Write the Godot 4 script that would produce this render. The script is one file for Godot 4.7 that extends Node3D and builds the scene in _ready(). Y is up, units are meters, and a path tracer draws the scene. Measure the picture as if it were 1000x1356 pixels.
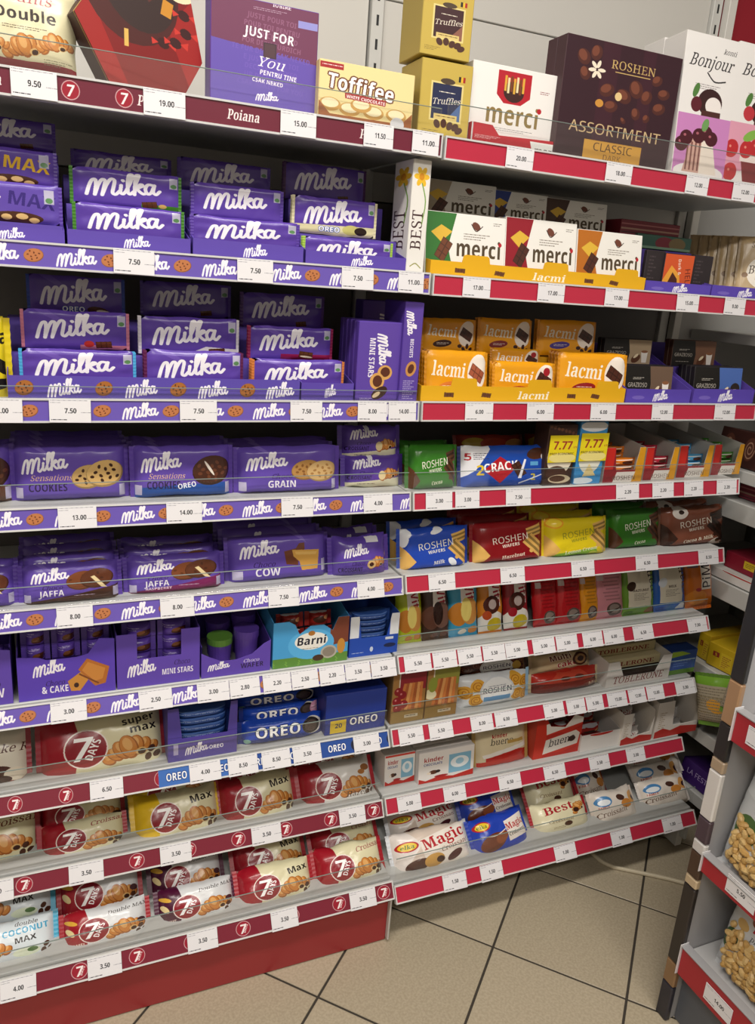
extends Node3D
# A supermarket corner: two bays of confectionery shelving, a corner unit and a nut display.
var im: Image
var cell := Rect2i()
var cells := {}
var atlas: Array[Image] = []
var mats := {}
var glyphs := {}
var fonts := {}
var made := {}
var names := {}
var ts
var noise := FastNoiseLite.new()
var rng := RandomNumberGenerator.new()
const PURPLE := "5a3fa0"

# ------------------------------------------------------------------ painting of package prints
func hx(s): return s if s is Color else Color.html(s)
func R(x, y, w, h, c):
	var r = Rect2i(cell.position.x + int(x), cell.position.y + int(y), int(w), int(h)).intersection(cell)
	if r.size.x > 0 and r.size.y > 0: im.fill_rect(r, hx(c))
func fill(loops: Array, c):
	var col: Color = hx(c)
	var y0 := 1e9
	var y1 := -1e9
	for l in loops:
		for p in l:
			y0 = minf(y0, p.y); y1 = maxf(y1, p.y)
	var ya := maxi(0, int(floor(y0)))
	var yb := mini(cell.size.y - 1, int(ceil(y1)))
	for y in range(ya, yb + 1):
		var yy := y + 0.5
		var xs := PackedFloat32Array()
		for l in loops:
			var n: int = l.size()
			var a: Vector2 = l[n - 1]
			for k in n:
				var b: Vector2 = l[k]
				if (a.y <= yy) != (b.y <= yy): xs.append(a.x + (yy - a.y) / (b.y - a.y) * (b.x - a.x))
				a = b
		xs.sort()
		for k in range(0, xs.size() - 1, 2):
			var xa := maxi(0, int(round(xs[k])))
			var xb := mini(cell.size.x, int(round(xs[k + 1])))
			if xb > xa: im.fill_rect(Rect2i(cell.position.x + xa, cell.position.y + y, xb - xa, 1), col)
func G(pts: Array, c):
	var l := PackedVector2Array()
	for k in range(0, pts.size(), 2): l.append(Vector2(pts[k], pts[k + 1]))
	fill([l], c)
func E(x, y, rx, ry, c, rot := 0.0):
	var l := PackedVector2Array()
	for k in 26: l.append(Vector2(x, y) + Vector2(cos(TAU * k / 26.0) * rx, sin(TAU * k / 26.0) * ry).rotated(deg_to_rad(rot)))
	fill([l], c)
func smooth(pts: Array) -> PackedVector2Array:
	var c := Curve2D.new()
	for k in range(0, pts.size(), 2):
		var p := Vector2(pts[k], pts[k + 1])
		var a := Vector2(pts[maxi(k - 2, 0)], pts[maxi(k - 1, 1)])
		var b := Vector2(pts[mini(k + 2, pts.size() - 2)], pts[mini(k + 3, pts.size() - 1)])
		var t := (b - a) / 6.0
		c.add_point(p, -t, t)
	return c.tessellate(3, 6)
func S(l: PackedVector2Array, wd: float, c):
	for k in l.size() - 1:
		var d := (l[k + 1] - l[k]).normalized().orthogonal() * wd / 2.0
		fill([PackedVector2Array([l[k] + d, l[k + 1] + d, l[k + 1] - d, l[k] - d])], c)
		if wd > 2.5: E(l[k].x, l[k].y, wd / 2, wd / 2, c)
	var e := l[l.size() - 1]
	if wd > 2.5: E(e.x, e.y, wd / 2, wd / 2, c)
func font(f: String):
	if not fonts.has(f):
		var s := SystemFont.new()
		s.font_names = PackedStringArray(["Droid Serif" if f in ["s", "t"] else "Droid Sans"])
		s.font_weight = 700 if f in ["b", "s"] else 400
		fonts[f] = s
	return fonts[f].get_rids()[0]
func glyph(f: String, ch: int):
	var key := f + str(ch)
	if not glyphs.has(key):
		var r = font(f)
		var g = ts.font_get_glyph_index(r, 64, ch, 0)
		var d: Dictionary = ts.font_get_glyph_contours(r, 64, g)
		var loops := []
		var from := 0
		for e in d.get("contours", []):
			var l := PackedVector2Array()
			for k in range(from, e + 1): l.append(Vector2(d.points[k].x, d.points[k].y) / 64.0)
			from = e + 1
			loops.append(l)
		glyphs[key] = [loops, ts.font_get_glyph_advance(r, 64, g).x / 64.0]
	return glyphs[key]
# o: f font, rot, skew, sx stretch, c centred, ol outline width, oc outline colour
func T(s: String, x: float, y: float, size: float, c, o := {}):
	var f: String = o.get("f", "b")
	var sx: float = o.get("sx", 1.0)
	var total := 0.0
	for k in s.length(): total += glyph(f, s.unicode_at(k))[1]
	var pen := -total / 2.0 if o.get("c", false) else 0.0
	var ax := Vector2(size * sx, 0).rotated(deg_to_rad(o.get("rot", 0.0)))
	var ay := Vector2(-size * o.get("skew", 0.0) * -1.0 * -1.0, size).rotated(deg_to_rad(o.get("rot", 0.0)))
	var ol: float = o.get("ol", 0.0)
	var offs := [Vector2.ZERO]
	if ol > 0:
		offs = []
		for k in 8: offs.append(Vector2(ol, 0).rotated(TAU * k / 8.0))
		offs.append(Vector2.ZERO)
	for n in offs.size():
		var last: bool = n == offs.size() - 1
		var at := pen
		for k in s.length():
			var g = glyph(f, s.unicode_at(k))
			var loops := []
			for l in g[0]:
				var m := PackedVector2Array()
				for p in l: m.append(Vector2(x, y) + offs[n] + ax * (p.x + at) + ay * p.y)
				loops.append(m)
			if loops.size(): fill(loops, c if last else o.get("oc", "ffffff"))
			at += g[1]
const SCRIPT := [[0, .72, .05, .45, .11, .22, .16, .2, .15, .42, .11, .74], [.11, .74, .18, .4, .25, .19, .29, .23, .26, .45, .21, .75], [.21, .75, .29, .4, .37, .17, .42, .21, .39, .45, .36, .66, .4, .72, .46, .6],
	[.5, .38, .47, .62, .5, .7, .55, .6], [.535, .2, .54, .22], [.55, .6, .63, .3, .685, .02, .64, 0, .6, .25, .575, .6, .6, .7, .66, .6], [.66, .72, .7, .35, .775, .02, .73, .03, .7, .3, .66, .72], [.68, .54, .77, .34, .8, .39, .72, .5, .78, .68, .84, .64],
	[.96, .37, .88, .34, .83, .5, .85, .68, .91, .62, .97, .36, .935, .6, .97, .7, 1.03, .58]]
func milka(x: float, y: float, w: float, c = "f2eff6"):
	for st in SCRIPT:
		var p := []
		for k in range(0, st.size(), 2):
			var v := (Vector2(st[k], st[k + 1] * 0.56) * w).rotated(-0.12)
			p.append(x + v.x); p.append(y + v.y + 0.08 * w)
		S(smooth(p), maxf(w * 0.054, 1.6), c)
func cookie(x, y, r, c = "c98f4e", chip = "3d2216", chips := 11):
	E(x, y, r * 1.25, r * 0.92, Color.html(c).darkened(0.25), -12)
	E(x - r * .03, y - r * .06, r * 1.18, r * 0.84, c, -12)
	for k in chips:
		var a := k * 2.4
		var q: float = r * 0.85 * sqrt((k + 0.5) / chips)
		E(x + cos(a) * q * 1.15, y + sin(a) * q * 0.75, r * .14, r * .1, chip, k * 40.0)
func croissant(x, y, s, rot := -15.0):
	for k in [-3, 3, -2, 2, -1, 1, 0]:
		var t: float = k / 3.0
		var v := Vector2(t * s * .8, s * .3 * t * t).rotated(deg_to_rad(rot))
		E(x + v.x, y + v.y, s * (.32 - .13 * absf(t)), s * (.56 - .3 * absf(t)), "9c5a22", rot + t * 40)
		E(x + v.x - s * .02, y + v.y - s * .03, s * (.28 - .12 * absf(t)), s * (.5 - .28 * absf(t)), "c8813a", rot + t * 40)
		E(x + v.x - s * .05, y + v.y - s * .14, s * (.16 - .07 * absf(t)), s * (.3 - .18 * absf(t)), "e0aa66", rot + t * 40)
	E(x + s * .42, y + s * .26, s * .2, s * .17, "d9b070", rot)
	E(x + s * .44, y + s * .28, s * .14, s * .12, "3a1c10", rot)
func choc(x, y, s, rot := -12.0, c = "5a3018"):
	var l := PackedVector2Array()
	for v in [Vector2(-1, -.6), Vector2(1, -.6), Vector2(1, .6), Vector2(-1, .6)]: l.append(Vector2(x, y) + (v * s).rotated(deg_to_rad(rot)))
	fill([l], Color.html(c).darkened(.3))
	for i in 3:
		for j in 2:
			var v := Vector2(-.66 + i * .66, -.3 + j * .6)
			var m := PackedVector2Array()
			for e in [Vector2(-.28, -.24), Vector2(.28, -.24), Vector2(.28, .24), Vector2(-.28, .24)]: m.append(Vector2(x, y) + ((v + e) * s).rotated(deg_to_rad(rot)))
			fill([m], c)
func wafer(x, y, s, rot: float, c = "d9a85c"):
	for k in 5:
		var l := PackedVector2Array()
		var a := -0.5 + k * .2
		for v in [Vector2(-1, a), Vector2(1, a), Vector2(1, a + .2), Vector2(-1, a + .2)]: l.append(Vector2(x, y) + (v * s).rotated(deg_to_rad(rot)))
		fill([l], Color.html(c).darkened(.0 if k % 2 == 0 else .35))
func swirl(x, y, r, c = "e0a640", c2 = "a8691e"):
	E(x, y, r, r, c)
	var p := []
	for k in 16:
		p.append(x + cos(k * .8) * r * .85 * (1 - k / 18.0)); p.append(y + sin(k * .8) * r * .85 * (1 - k / 18.0))
	S(smooth(p), r * .12, c2)
func seven(x, y, r):
	E(x, y, r * .86, r, "f0e6df")
	E(x, y, r * .8, r * .93, "8c1524")
	T("7", x - r * .66, y + r * .58, r * 1.65, "ffffff", {"skew": .15, "sx": .9})
	T("DAYS", x + r * .2, y + r * .66, r * .46, "ffffff", {"rot": -68.0})
func badge(x, y, s, c = "b9b6cf"):
	R(x, y, s * .55, s, c)
	E(x + s * .27, y + s * .75, s * .2, s * .2, "5c8a5a")
func fine(x, y, w, n, c, h := 3):
	for k in n:
		var at := 0
		while at < w * (.95 - .2 * (k % 3)):
			var l: int = 3 + (at * 7 + k * 5) % 9
			R(x + at, y + k * h * 2, l, h - 1, c)
			at += l + 2
func begin(w: int, h: int, key: String):
	if atlas.is_empty() or not place(w, h):
		var a := Image.create(2048, 2048, false, Image.FORMAT_RGB8)
		a.fill(Color(.5, .5, .5))
		atlas.append(a)
		pen_x = 0; pen_y = 0; row_h = 0
		place(w, h)
	im = atlas[atlas.size() - 1]
	cells[key] = [atlas.size() - 1, cell]
var pen_x := 0
var pen_y := 0
var row_h := 0
func place(w: int, h: int) -> bool:
	if pen_x + w > 2048:
		pen_x = 0; pen_y += row_h + 2; row_h = 0
	if pen_y + h > 2048: return false
	cell = Rect2i(pen_x, pen_y, w, h)
	pen_x += w + 2
	row_h = maxi(row_h, h)
	return true
func bg(c): R(0, 0, cell.size.x, cell.size.y, c)
func bar_print(kind: String):
	bg(PURPLE)
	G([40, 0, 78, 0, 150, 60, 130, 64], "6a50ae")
	milka(36, 16, 205)
	badge(282, 12, 46)
	match kind:
		"milka_hz": R(200, 134, 120, 26, "3f7d22"); choc(224, 136, 22, -10); E(262, 138, 12, 9, "c9a35c")
		"milka_al": E(220, 140, 30, 9, "a8743c", -6); choc(244, 142, 20, -8)
		"milka_oreo": R(0, 122, 320, 38, "dcd5a8"); G([0, 122, 320, 112, 320, 122], "dcd5a8"); T("OREO", 96, 146, 30, "ffffff", {"ol": 2.0, "oc": "2a4fa8"}); E(220, 132, 34, 22, "c9c274"); E(256, 134, 24, 18, "2a1c18")
		"milka_oreo2": T("OREO", 110, 142, 28, "ffffff", {"ol": 2.0, "oc": "2a4fa8"}); E(228, 136, 36, 17, "4a2414", 10); E(246, 140, 24, 8, "efe6d8", 10)
		"milka_st": R(170, 140, 150, 20, "c7788f"); E(196, 136, 15, 14, "b8302c"); choc(240, 138, 24, -4, "63301c")
		"milka_mk": G([140, 160, 210, 120, 320, 128, 320, 160], "d8d2d6"); choc(246, 142, 26, -6); E(246, 150, 26, 5, "f2e8d8")
		"milka_ra": R(120, 132, 200, 28, "8a1a4a"); choc(214, 134, 26, 8); E(216, 144, 24, 5, "ecd9c0", 8)
		"milka_p": choc(228, 138, 20, -8)
func draw_print(k: String):
	match k:
		"milka", "milka_hz", "milka_al", "milka_oreo", "milka_oreo2", "milka_st", "milka_mk", "milka_ra", "milka_p":
			begin(320, 160, k); bar_print(k)
		"max1", "max2":
			begin(320, 160, k); bg("5f49a6" if k == "max1" else PURPLE)
			milka(6, 30, 120)
			T("MAX", 150, 86, 74, "3a2a78" if k == "max1" else "e3b52c", {"sx": .9, "rot": 6.0})
			badge(264, 20, 56); E(180, 140, 80, 24, "4a2a1c"); E(150, 140, 16, 12, "d9b47a"); E(196, 134, 18, 12, "d9b47a"); E(232, 146, 16, 10, "d9b47a")
		"double":
			begin(320, 300, k); bg("d9d3ae"); R(0, 250, 320, 50, "8e1a2a")
			T("croissants", 60, 92, 42, "8e1a2a", {"f": "t", "skew": .2}); T("Double", 120, 142, 44, "2b1f1a"); fine(140, 160, 110, 2, "5a4a3a")
			croissant(190, 210, 58); croissant(262, 190, 48); croissant(110, 216, 44); fine(236, 240, 70, 3, "8a8466")
		"hexprint":
			begin(384, 384, k); bg("9c1f1c")
			G([0, 0, 384, 0, 384, 40, 250, 190, 340, 384, 150, 384, 60, 200], "7c1616")
			E(150, 110, 130, 150, "4a1c1a", -30); E(170, 100, 100, 125, "33211f", -30)
			G([176, 104, 214, 70, 240, 100, 200, 140], "5a2a26"); G([240, 120, 270, 130, 262, 168, 232, 160], "c98a2c")
			E(296, 96, 40, 24, "e9dfb8", -8); T("Original", 262, 102, 17, "4a3420", {"f": "t", "skew": .25})
			for q in [[300, 150], [306, 196], [240, 234], [276, 226]]:
				E(q[0], q[1], 18, 13, "3a1414", 20); G([q[0] + 14, q[1], q[0] + 38, q[1] - 8, q[0] + 36, q[1] + 14], "c9362c"); G([q[0] - 14, q[1], q[0] - 34, q[1] - 10, q[0] - 32, q[1] + 8], "c9362c")
			R(130, 220, 12, 44, "d9b25a")
		"justfor":
			begin(340, 400, k); bg("6c3152"); G([0, 152, 340, 190, 340, 400, 0, 400], "5f4aa8")
			T("IUBIRE", 190, 10, 18, "e9e2ee"); fine(130, 22, 110, 2, "b79ab0")
			for q in 9: T(["JUSTE POUR TOI", "POUR TOI PENTRU", "FUR DICH NEKED", "FOR DICH FURDICH", "TE FUR DICH CSAK NEKED", "E JUSTE  POUR TOI", "DECSAK     NEKED", "UR DICH    NEKED", "CSAK NEKED FOR YOU"][q], 190, 66 + q * 30, 26, ["8a5474", "6a52b0"][1 if q > 3 else 0], {"c": true, "sx": .8, "rot": 4.0})
			T("JUST FOR", 182, 130, 46, "f3eef2", {"c": true, "sx": .8, "rot": 4.0}); R(164, 140, 42, 54, "3a2230"); R(168, 144, 34, 46, "4c3038")
			T("You", 140, 226, 50, "f3eef2", {"f": "t", "skew": .3, "rot": 4.0}); T("PENTRU TINE", 214, 260, 24, "f3eef2", {"c": true, "sx": .8, "rot": 4.0}); T("CSAK NEKED", 180, 288, 20, "f3eef2", {"c": true, "sx": .85, "rot": 4.0})
			milka(140, 318, 72); R(274, 40, 64, 26, "8f8fd0")
		"toffifee":
			begin(340, 230, k); bg("e8d79a"); R(0, 6, 82, 22, "a31d22"); fine(8, 14, 66, 1, "f0dcdc", 4)
			for q in [[40, 160], [110, 170], [196, 170], [280, 168], [150, 150]]:
				E(q[0], q[1], 38, 26, "c89a4e"); E(q[0], q[1] - 5, 30, 18, "f2e6bc")
			G([0, 150, 40, 196, 300, 196, 340, 150, 340, 230, 0, 230], "9a5a2c")
			T("Toffifee", 26, 98, 78, "ffffff", {"sx": .82, "ol": 5.0, "oc": "6b3a1c", "rot": 5.0}); G([90, 108, 240, 116, 238, 138, 92, 130], "a31d22"); T("WHITE CHOCOLATE", 96, 127, 17, "ffffff", {"sx": .9, "rot": 3.0})
			E(286, 200, 26, 28, "d4d6da")
		"truffleblue", "trufflebrown":
			begin(180, 260, k); bg("c2a94c"); R(36, 66, 116, 128, "e0cf8a"); R(42, 72, 104, 116, "1d2448" if k == "truffleblue" else "3c1d22")
			G([96, 188, 146, 128, 146, 188], "4a689a" if k == "truffleblue" else "8a5a4a")
			T("Truffles", 94, 136, 27, "e9e2cf", {"f": "t", "skew": .3, "c": true, "rot": -6.0}); fine(66, 96, 60, 1, "e9e2cf", 4)
			R(52, 170, 84, 18, "d9c27a"); fine(60, 176, 66, 1, "6a5426", 4); E(94, 62, 26, 10, "4a3a2a")
			for q in [[66, 204], [90, 200], [112, 206], [132, 208], [146, 218]]: E(q[0], q[1], 15, 11, "4a2a20", q[0])
			fine(14, 226, 60, 3, "7a682c"); R(132, 40, 8, 18, "1a1a1a"); R(140, 40, 8, 18, "e3b52c"); R(148, 40, 8, 18, "a31d22")
		"merciwhite":
			begin(340, 280, k); bg("eceae6"); G([100, 14, 236, 14, 236, 92, 200, 118, 130, 118, 100, 92], "b3182a"); E(168, 78, 42, 34, "3a1c18")
			for q in 7: R(128 + q * 12, 28 + (q % 2) * 6, 9, 50, ["d9a83c", "e9d9a8", "7a3f20"][q % 3])
			T("merci", 172, 186, 88, "8a7440", {"c": true, "sx": .92}); E(280, 126, 9, 9, "b3182a"); fine(100, 200, 160, 2, "8a8a8a"); fine(276, 60, 40, 2, "7a2030")
		"mercitray":
			begin(340, 120, k); bg("b3182a"); R(0, 0, 6, 120, "c8c8c8"); fine(14, 56, 100, 3, "f0d8d8"); G([220, 50, 340, 50, 340, 120, 236, 120], "e6e8e4"); T("merci", 238, 100, 36, "4a4238")
		"assort":
			begin(400, 400, k); bg("331722"); R(120, 0, 60, 400, "3c1a27"); R(260, 0, 46, 400, "3c1a27")
			T("ROSHEN", 232, 78, 38, "c8ab6a", {"c": true, "f": "t"}); R(170, 86, 124, 3, "c8ab6a")
			for q in [[60, 60, 26], [100, 40, 24], [70, 110, 22], [150, 150, 26], [210, 160, 28], [250, 130, 30], [290, 150, 24], [320, 90, 20], [350, 130, 22], [340, 180, 24], [170, 200, 24], [260, 210, 20], [300, 220, 14], [220, 240, 10]]:
				E(q[0], q[1], q[2], q[2] * .8, "4e2620", q[0]); E(q[0] - 4, q[1] - 5, q[2] * .7, q[2] * .5, "74402f", q[0])
			for q in 6: E(108 + cos(q) * 16, 92 + sin(q) * 18, 13, 6, "ece2cc", q * 57.3)
			E(192, 164, 12, 14, "e0c48a"); E(130, 196, 14, 13, "c98f3c")
			T("ASSORTMENT", 200, 298, 50, "c9b083", {"c": true, "f": "r", "sx": 1.05}); R(96, 318, 204, 82, "c8963c")
			T("CLASSIC", 198, 352, 38, "4a2f1a", {"c": true, "f": "r"}); T("DARK", 198, 380, 26, "7a5628", {"c": true, "f": "r"})
		"bonjour1", "bonjour2":
			begin(200, 420, k); bg("e6e4e2"); T("Bonjour", 98, 92, 48, "1e1a1c", {"c": true, "f": "t", "skew": .35, "sx": .88}); S(smooth([90, 106, 120, 128, 160, 122]), 4, "1e1a1c")
			T("konti", 140, 44, 20, "2a2426", {"f": "t", "skew": .3}); fine(50, 140, 100, 3, "8a8084")
			G([0, 230, 200, 230, 200, 420, 0, 420], "c582bc" if k == "bonjour1" else "d99ab0")
			E(112, 190, 46, 40, "35191a"); E(126, 198, 30, 26, "ece6e2"); R(84, 214, 72, 16, "4a2622")
			E(62, 200, 20, 22, "5a1826" if k == "bonjour1" else "b8323c"); E(56, 160, 10, 22, "4d7a3a", 20)
			E(100, 400, 96, 30, "e9e6e4")
			if k == "bonjour1":
				G([60, 300, 140, 300, 168, 400, 36, 400], "c9a294"); G([100, 300, 140, 300, 168, 400, 100, 400], "e6dccf")
				for q in 4: R(46 + q * 15, 310, 6, 84, "7a4a44")
				for q in [[86, 290], [112, 280], [134, 294], [24, 320], [40, 300]]: E(q[0], q[1], 24, 22, "471420"); E(q[0] - 6, q[1] - 7, 5, 4, "a8606a")
				E(106, 256, 12, 20, "6a9a58", 20)
			else:
				G([50, 320, 170, 320, 150, 404, 70, 404], "7a1f26"); R(50, 318, 120, 26, "e9dcd6")
				for q in [[70, 306], [104, 296], [140, 308], [16, 310], [20, 380]]: E(q[0], q[1], 24, 28, "b8282e", 20); E(q[0] - 5, q[1] - 6, 4, 4, "e08a7a")
				E(80, 264, 30, 14, "7fb04a", -30); E(112, 262, 20, 12, "5f9a3a", 40)
		"best":
			begin(80, 420, k); bg("e6e4de"); T("BEST", 58, 330, 68, "3a1a1c", {"rot": -90.0, "f": "t", "sx": .9})
			for q in 6: E(40 + cos(q * 1.05) * 20, 60 + sin(q * 1.05) * 22, 16, 10, "e6b82a", q * 60.0)
			E(40, 60, 12, 13, "cf8a14"); S(smooth([44, 84, 66, 150, 56, 230]), 5, "6f9a3c"); S(smooth([16, 392, 40, 380, 66, 396]), 4, "8f8f3c")
		"merci_g", "merci_r", "merci_o", "merci_c", "merci_b", "merci_k":
			begin(320, 210, k); bg("e9e7e1"); var c = {"merci_g": "2f6f2c", "merci_r": "8e1224", "merci_o": "b4691c", "merci_c": "a89a84", "merci_b": "2b3f8c", "merci_k": "4a332a"}[k]
			G([0, 0, 120, 0, 88, 110, 110, 190, 0, 190], c); R(0, 190, 320, 20, c)
			G([20, 66, 60, 40, 104, 60, 60, 96], "d9b03a"); choc(70, 120, 36, -60, "6b3a22" if k == "merci_g" else "4a2418")
			T("merci", 212, 138, 76, "4a3c28", {"c": true, "sx": .9}); E(300, 90, 7, 7, "b3182a"); E(200, 36, 18, 12, "6b3a2a", 30); S(smooth([180, 30, 200, 52, 226, 34]), 3, "3a2a22"); fine(150, 62, 110, 3, "8a8278", 4); fine(270, 20, 30, 2, "6a625a")
		"lip_lacmi":
			begin(560, 80, k); bg("e2ac16")
			for q in [70, 166, 400, 470]: choc(q, 54, 12, -8.0 + q % 30, "6b3f22")
			T("lacmi", 292, 66, 34, "f6efdc", {"c": true, "f": "s", "skew": .15, "sx": .9})
		"hell":
			begin(160, 180, k); bg("d2562a"); G([0, 120, 40, 50, 90, 90, 110, 180, 0, 180], "e8a23a"); G([20, 150, 50, 80, 80, 110, 90, 180, 20, 180], "4a2218"); T("HELL", 118, 60, 40, "5a1c14", {"rot": 82.0, "f": "r"}); T("Dark &", 72, 20, 22, "f0d8c8", {"rot": 82.0})
		"darkbox": begin(64, 96, k); bg("2b2427"); fine(10, 12, 20, 10, "4a4044", 4)
		"tealbox": begin(256, 64, k); bg("2e5246"); E(130, 34, 44, 30, "6a1f2c"); E(190, 34, 40, 30, "6a5a3a"); R(0, 52, 256, 12, "6a8a72")
		"redsticks": begin(256, 64, k); bg("7c2a38"); R(0, 14, 256, 6, "b06a6a"); R(0, 34, 256, 8, "b08a78"); R(0, 52, 256, 6, "4a1c26")
		"blondi": begin(190, 200, k); bg("b59c74"); E(100, 110, 66, 52, "e6dfd2"); T("Blondie", 100, 108, 34, "3a2a20", {"c": true, "f": "t", "skew": .25, "rot": -8.0}); T("Schogetten", 40, 36, 24, "5a4630", {"f": "t"}); fine(64, 124, 70, 2, "8a7458"); E(90, 176, 26, 14, "d9b878"); E(130, 184, 22, 12, "d9b878"); E(30, 120, 10, 8, "7a5a38")
		"yellowbag": begin(160, 180, k); bg("e0cb1e"); T("ma", 84, 60, 44, "1e1a12"); E(130, 110, 30, 14, "1e1a12", 30); E(120, 150, 36, 12, "1e1a12", -10)
		"ministars": begin(200, 320, k); bg("5d42a2"); T("MINI STARS", 52, 60, 36, "f2eff6", {"rot": 90.0, "sx": .8}); milka_r(104, 40, 120); E(130, 200, 34, 30, "d9a45a"); E(132, 198, 22, 20, "5a2c18"); E(96, 236, 34, 34, "d9a45a"); E(98, 236, 22, 24, "5a2c18"); E(110, 284, 40, 22, "3c2016", -30); E(96, 292, 20, 9, "d9c49a", -30); fine(20, 306, 60, 2, "c8c2dc")
		"biscuits": begin(84, 400, k); bg("5a409e"); milka_r(20, 30, 90); T("BISCUITS", 34, 140, 22, "f2eff6", {"rot": 90.0, "sx": .8}); E(46, 262, 24, 32, "c98f4e", 20); E(46, 262, 14, 20, "5a2c18", 20); fine(14, 310, 54, 10, "b9b0d4", 4)
		"lacmi1", "lacmi2", "lacmi3", "lacmi4", "lacmi5", "lacmi6":
			begin(320, 170, k); bg("e39c16")
			T("lacmi", 30, 82, 66, "f7f0e0", {"f": "s", "skew": .15, "sx": .9, "rot": 3.0})
			E(118, 120, 54, 17, {"lacmi1": "d8803a", "lacmi2": "a3202a", "lacmi3": "8a1c24", "lacmi4": "3a2018", "lacmi5": "7a2a2c", "lacmi6": "4a3a8a"}[k], -6); fine(86, 116, 64, 2, "f0e6d8")
			E(262, 70, 50, 62, "efe6da", 20); choc(258, 74, 36, 28, "a5583c" if k == "lacmi1" else "4a2418")
			if k == "lacmi2": E(270, 40, 18, 18, "a3202a"); E(290, 134, 16, 16, "b03030"); E(270, 134, 30, 18, "efe6da"); E(284, 136, 14, 14, "b03030")
			else:
				for q in 4: E(220 + q * 22, 130 + (q % 2) * 14, 13, 9, "3a1c14", q * 50.0)
		"graz1", "graz2", "graz3", "graz4":
			begin(300, 160, k); bg({"graz1": "6a5444", "graz2": "4a6ab0", "graz3": "b09a7c", "graz4": "7a5540"}[k]); G([0, 0, 150, 0, 162, 80, 150, 160, 0, 160], "15120f")
			T("GRAZIOSO", 78, 92, 26, "c9c3b8", {"c": true, "f": "r"}); fine(46, 50, 64, 2, "d9d3c8"); fine(28, 120, 100, 1, "a8a298", 4)
			E(204, 116, 34, 22, "5a3018", -40); E(204, 100, 20, 8, "e9d9b8", -40)
			if k == "graz2": E(262, 94, 30, 26, "2a201c"); E(262, 104, 26, 8, "efe9e0")
			else: G([236, 70, 280, 70, 274, 140, 244, 140], "ece7e0"); E(258, 72, 22, 8, "8a5a3a")
		"cookie0", "cookie1", "cookie2", "grain":
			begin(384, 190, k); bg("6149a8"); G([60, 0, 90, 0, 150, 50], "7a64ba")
			if k == "cookie2": G([0, 150, 384, 134, 384, 190, 0, 190], "1f4fa0")
			if k == "cookie0": R(0, 130, 384, 60, "5a3424")
			milka(34, 26, 138)
			if k == "grain": T("Choco", 124, 128, 26, "2e1c50", {"f": "t", "skew": .3}); T("GRAIN", 112, 164, 38, "f2eff6", {"sx": .85})
			else: T("Sensations", 62, 118, 26, "d9b48c", {"f": "t", "skew": .3}); T("COOKIES", 56, 154, 36, "2a1a46", {"sx": .8})
			match k:
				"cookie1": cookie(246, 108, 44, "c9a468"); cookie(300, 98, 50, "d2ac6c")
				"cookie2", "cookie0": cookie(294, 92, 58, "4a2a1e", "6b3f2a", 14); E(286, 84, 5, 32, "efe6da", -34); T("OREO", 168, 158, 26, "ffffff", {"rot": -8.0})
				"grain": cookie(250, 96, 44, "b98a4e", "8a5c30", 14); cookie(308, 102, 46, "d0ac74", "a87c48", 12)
			R(18, 140, 22, 36, "c2bcd8"); R(346, 136, 20, 40, "c2bcd8")
		"crois_w", "crois_w2":
			begin(280, 150, k); bg("5a3f9f"); G([0, 124, 280, 100, 280, 150, 0, 150], "dcd7b8"); milka(40, 8, 110); T("Choco", 66, 86, 20, "2e1c50", {"f": "t", "skew": .3}); T("CROISSANT", 24, 108, 22, "2a1a46", {"sx": .8}); croissant(196, 84, 46); E(164, 92, 15, 20, "e6d2a0"); E(258, 76, 16, 24, "d9c08a", 20); fine(60, 126, 80, 1, "6a6250", 4)
		"wafer_g", "wafer_g2", "wafer_b", "wafer_h", "wafer_y", "wafer_k":
			var c = {"wafer_g": "33751f", "wafer_g2": "33751f", "wafer_b": "2046ae", "wafer_h": "84141a", "wafer_y": "dfc81e", "wafer_k": "7c4734"}[k]
			var wc = {"wafer_g": "5a3722", "wafer_g2": "5a3722", "wafer_k": "3a2218"}.get(k, "dcae5e")
			begin(320, 190, k); bg(c)
			if k == "wafer_b":
				for q in [[10, 20, 40, 30], [160, 16, 30, 12], [20, 60, 18, 30], [300, 180, 60, 20], [230, 160, 24, 14]]: E(q[0], q[1], q[2], q[3], "e9ecf0", q[0])
			if k == "wafer_k": E(80, 26, 36, 30, "e9e2da"); E(84, 24, 12, 10, "2a1812"); E(290, 176, 60, 22, "e6ddd0"); E(268, 168, 14, 10, "2a1812")
			if k == "wafer_y": E(46, 22, 36, 26, "e9a52a"); E(46, 22, 28, 19, "f0d23a"); G([0, 190, 60, 168, 240, 150, 260, 190], "7fae2a"); E(230, 178, 22, 12, "c9d23a")
			G([0, 60, 70, 150, 30, 190, 0, 190], wc); wafer(272, 44, 46, -16, wc); wafer(268, 116, 56, 44, wc); E(250, 140, 9, 9, wc)
			T("ROSHEN", 158, 92, 42, "ece8da" if k != "wafer_y" else "8a8a2a", {"c": true, "f": "r", "rot": -7.0}); T("WAFERS", 160, 114, 20, "ece8da" if k != "wafer_y" else "8a8a2a", {"c": true, "rot": -7.0})
			T({"wafer_b": "Milk", "wafer_h": "Hazelnut", "wafer_y": "Lemon Cream", "wafer_k": "Cocoa & Milk"}.get(k, "Cocoa"), 170, 166, 22, "e9e4d0", {"c": true, "f": "s", "skew": .2, "rot": -7.0})
		"wafer_r": begin(256, 100, k); bg("8a2a1c"); E(60, 40, 40, 20, "b8992a"); E(130, 46, 50, 24, "a83a20"); E(210, 50, 40, 24, "b8814a")
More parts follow.
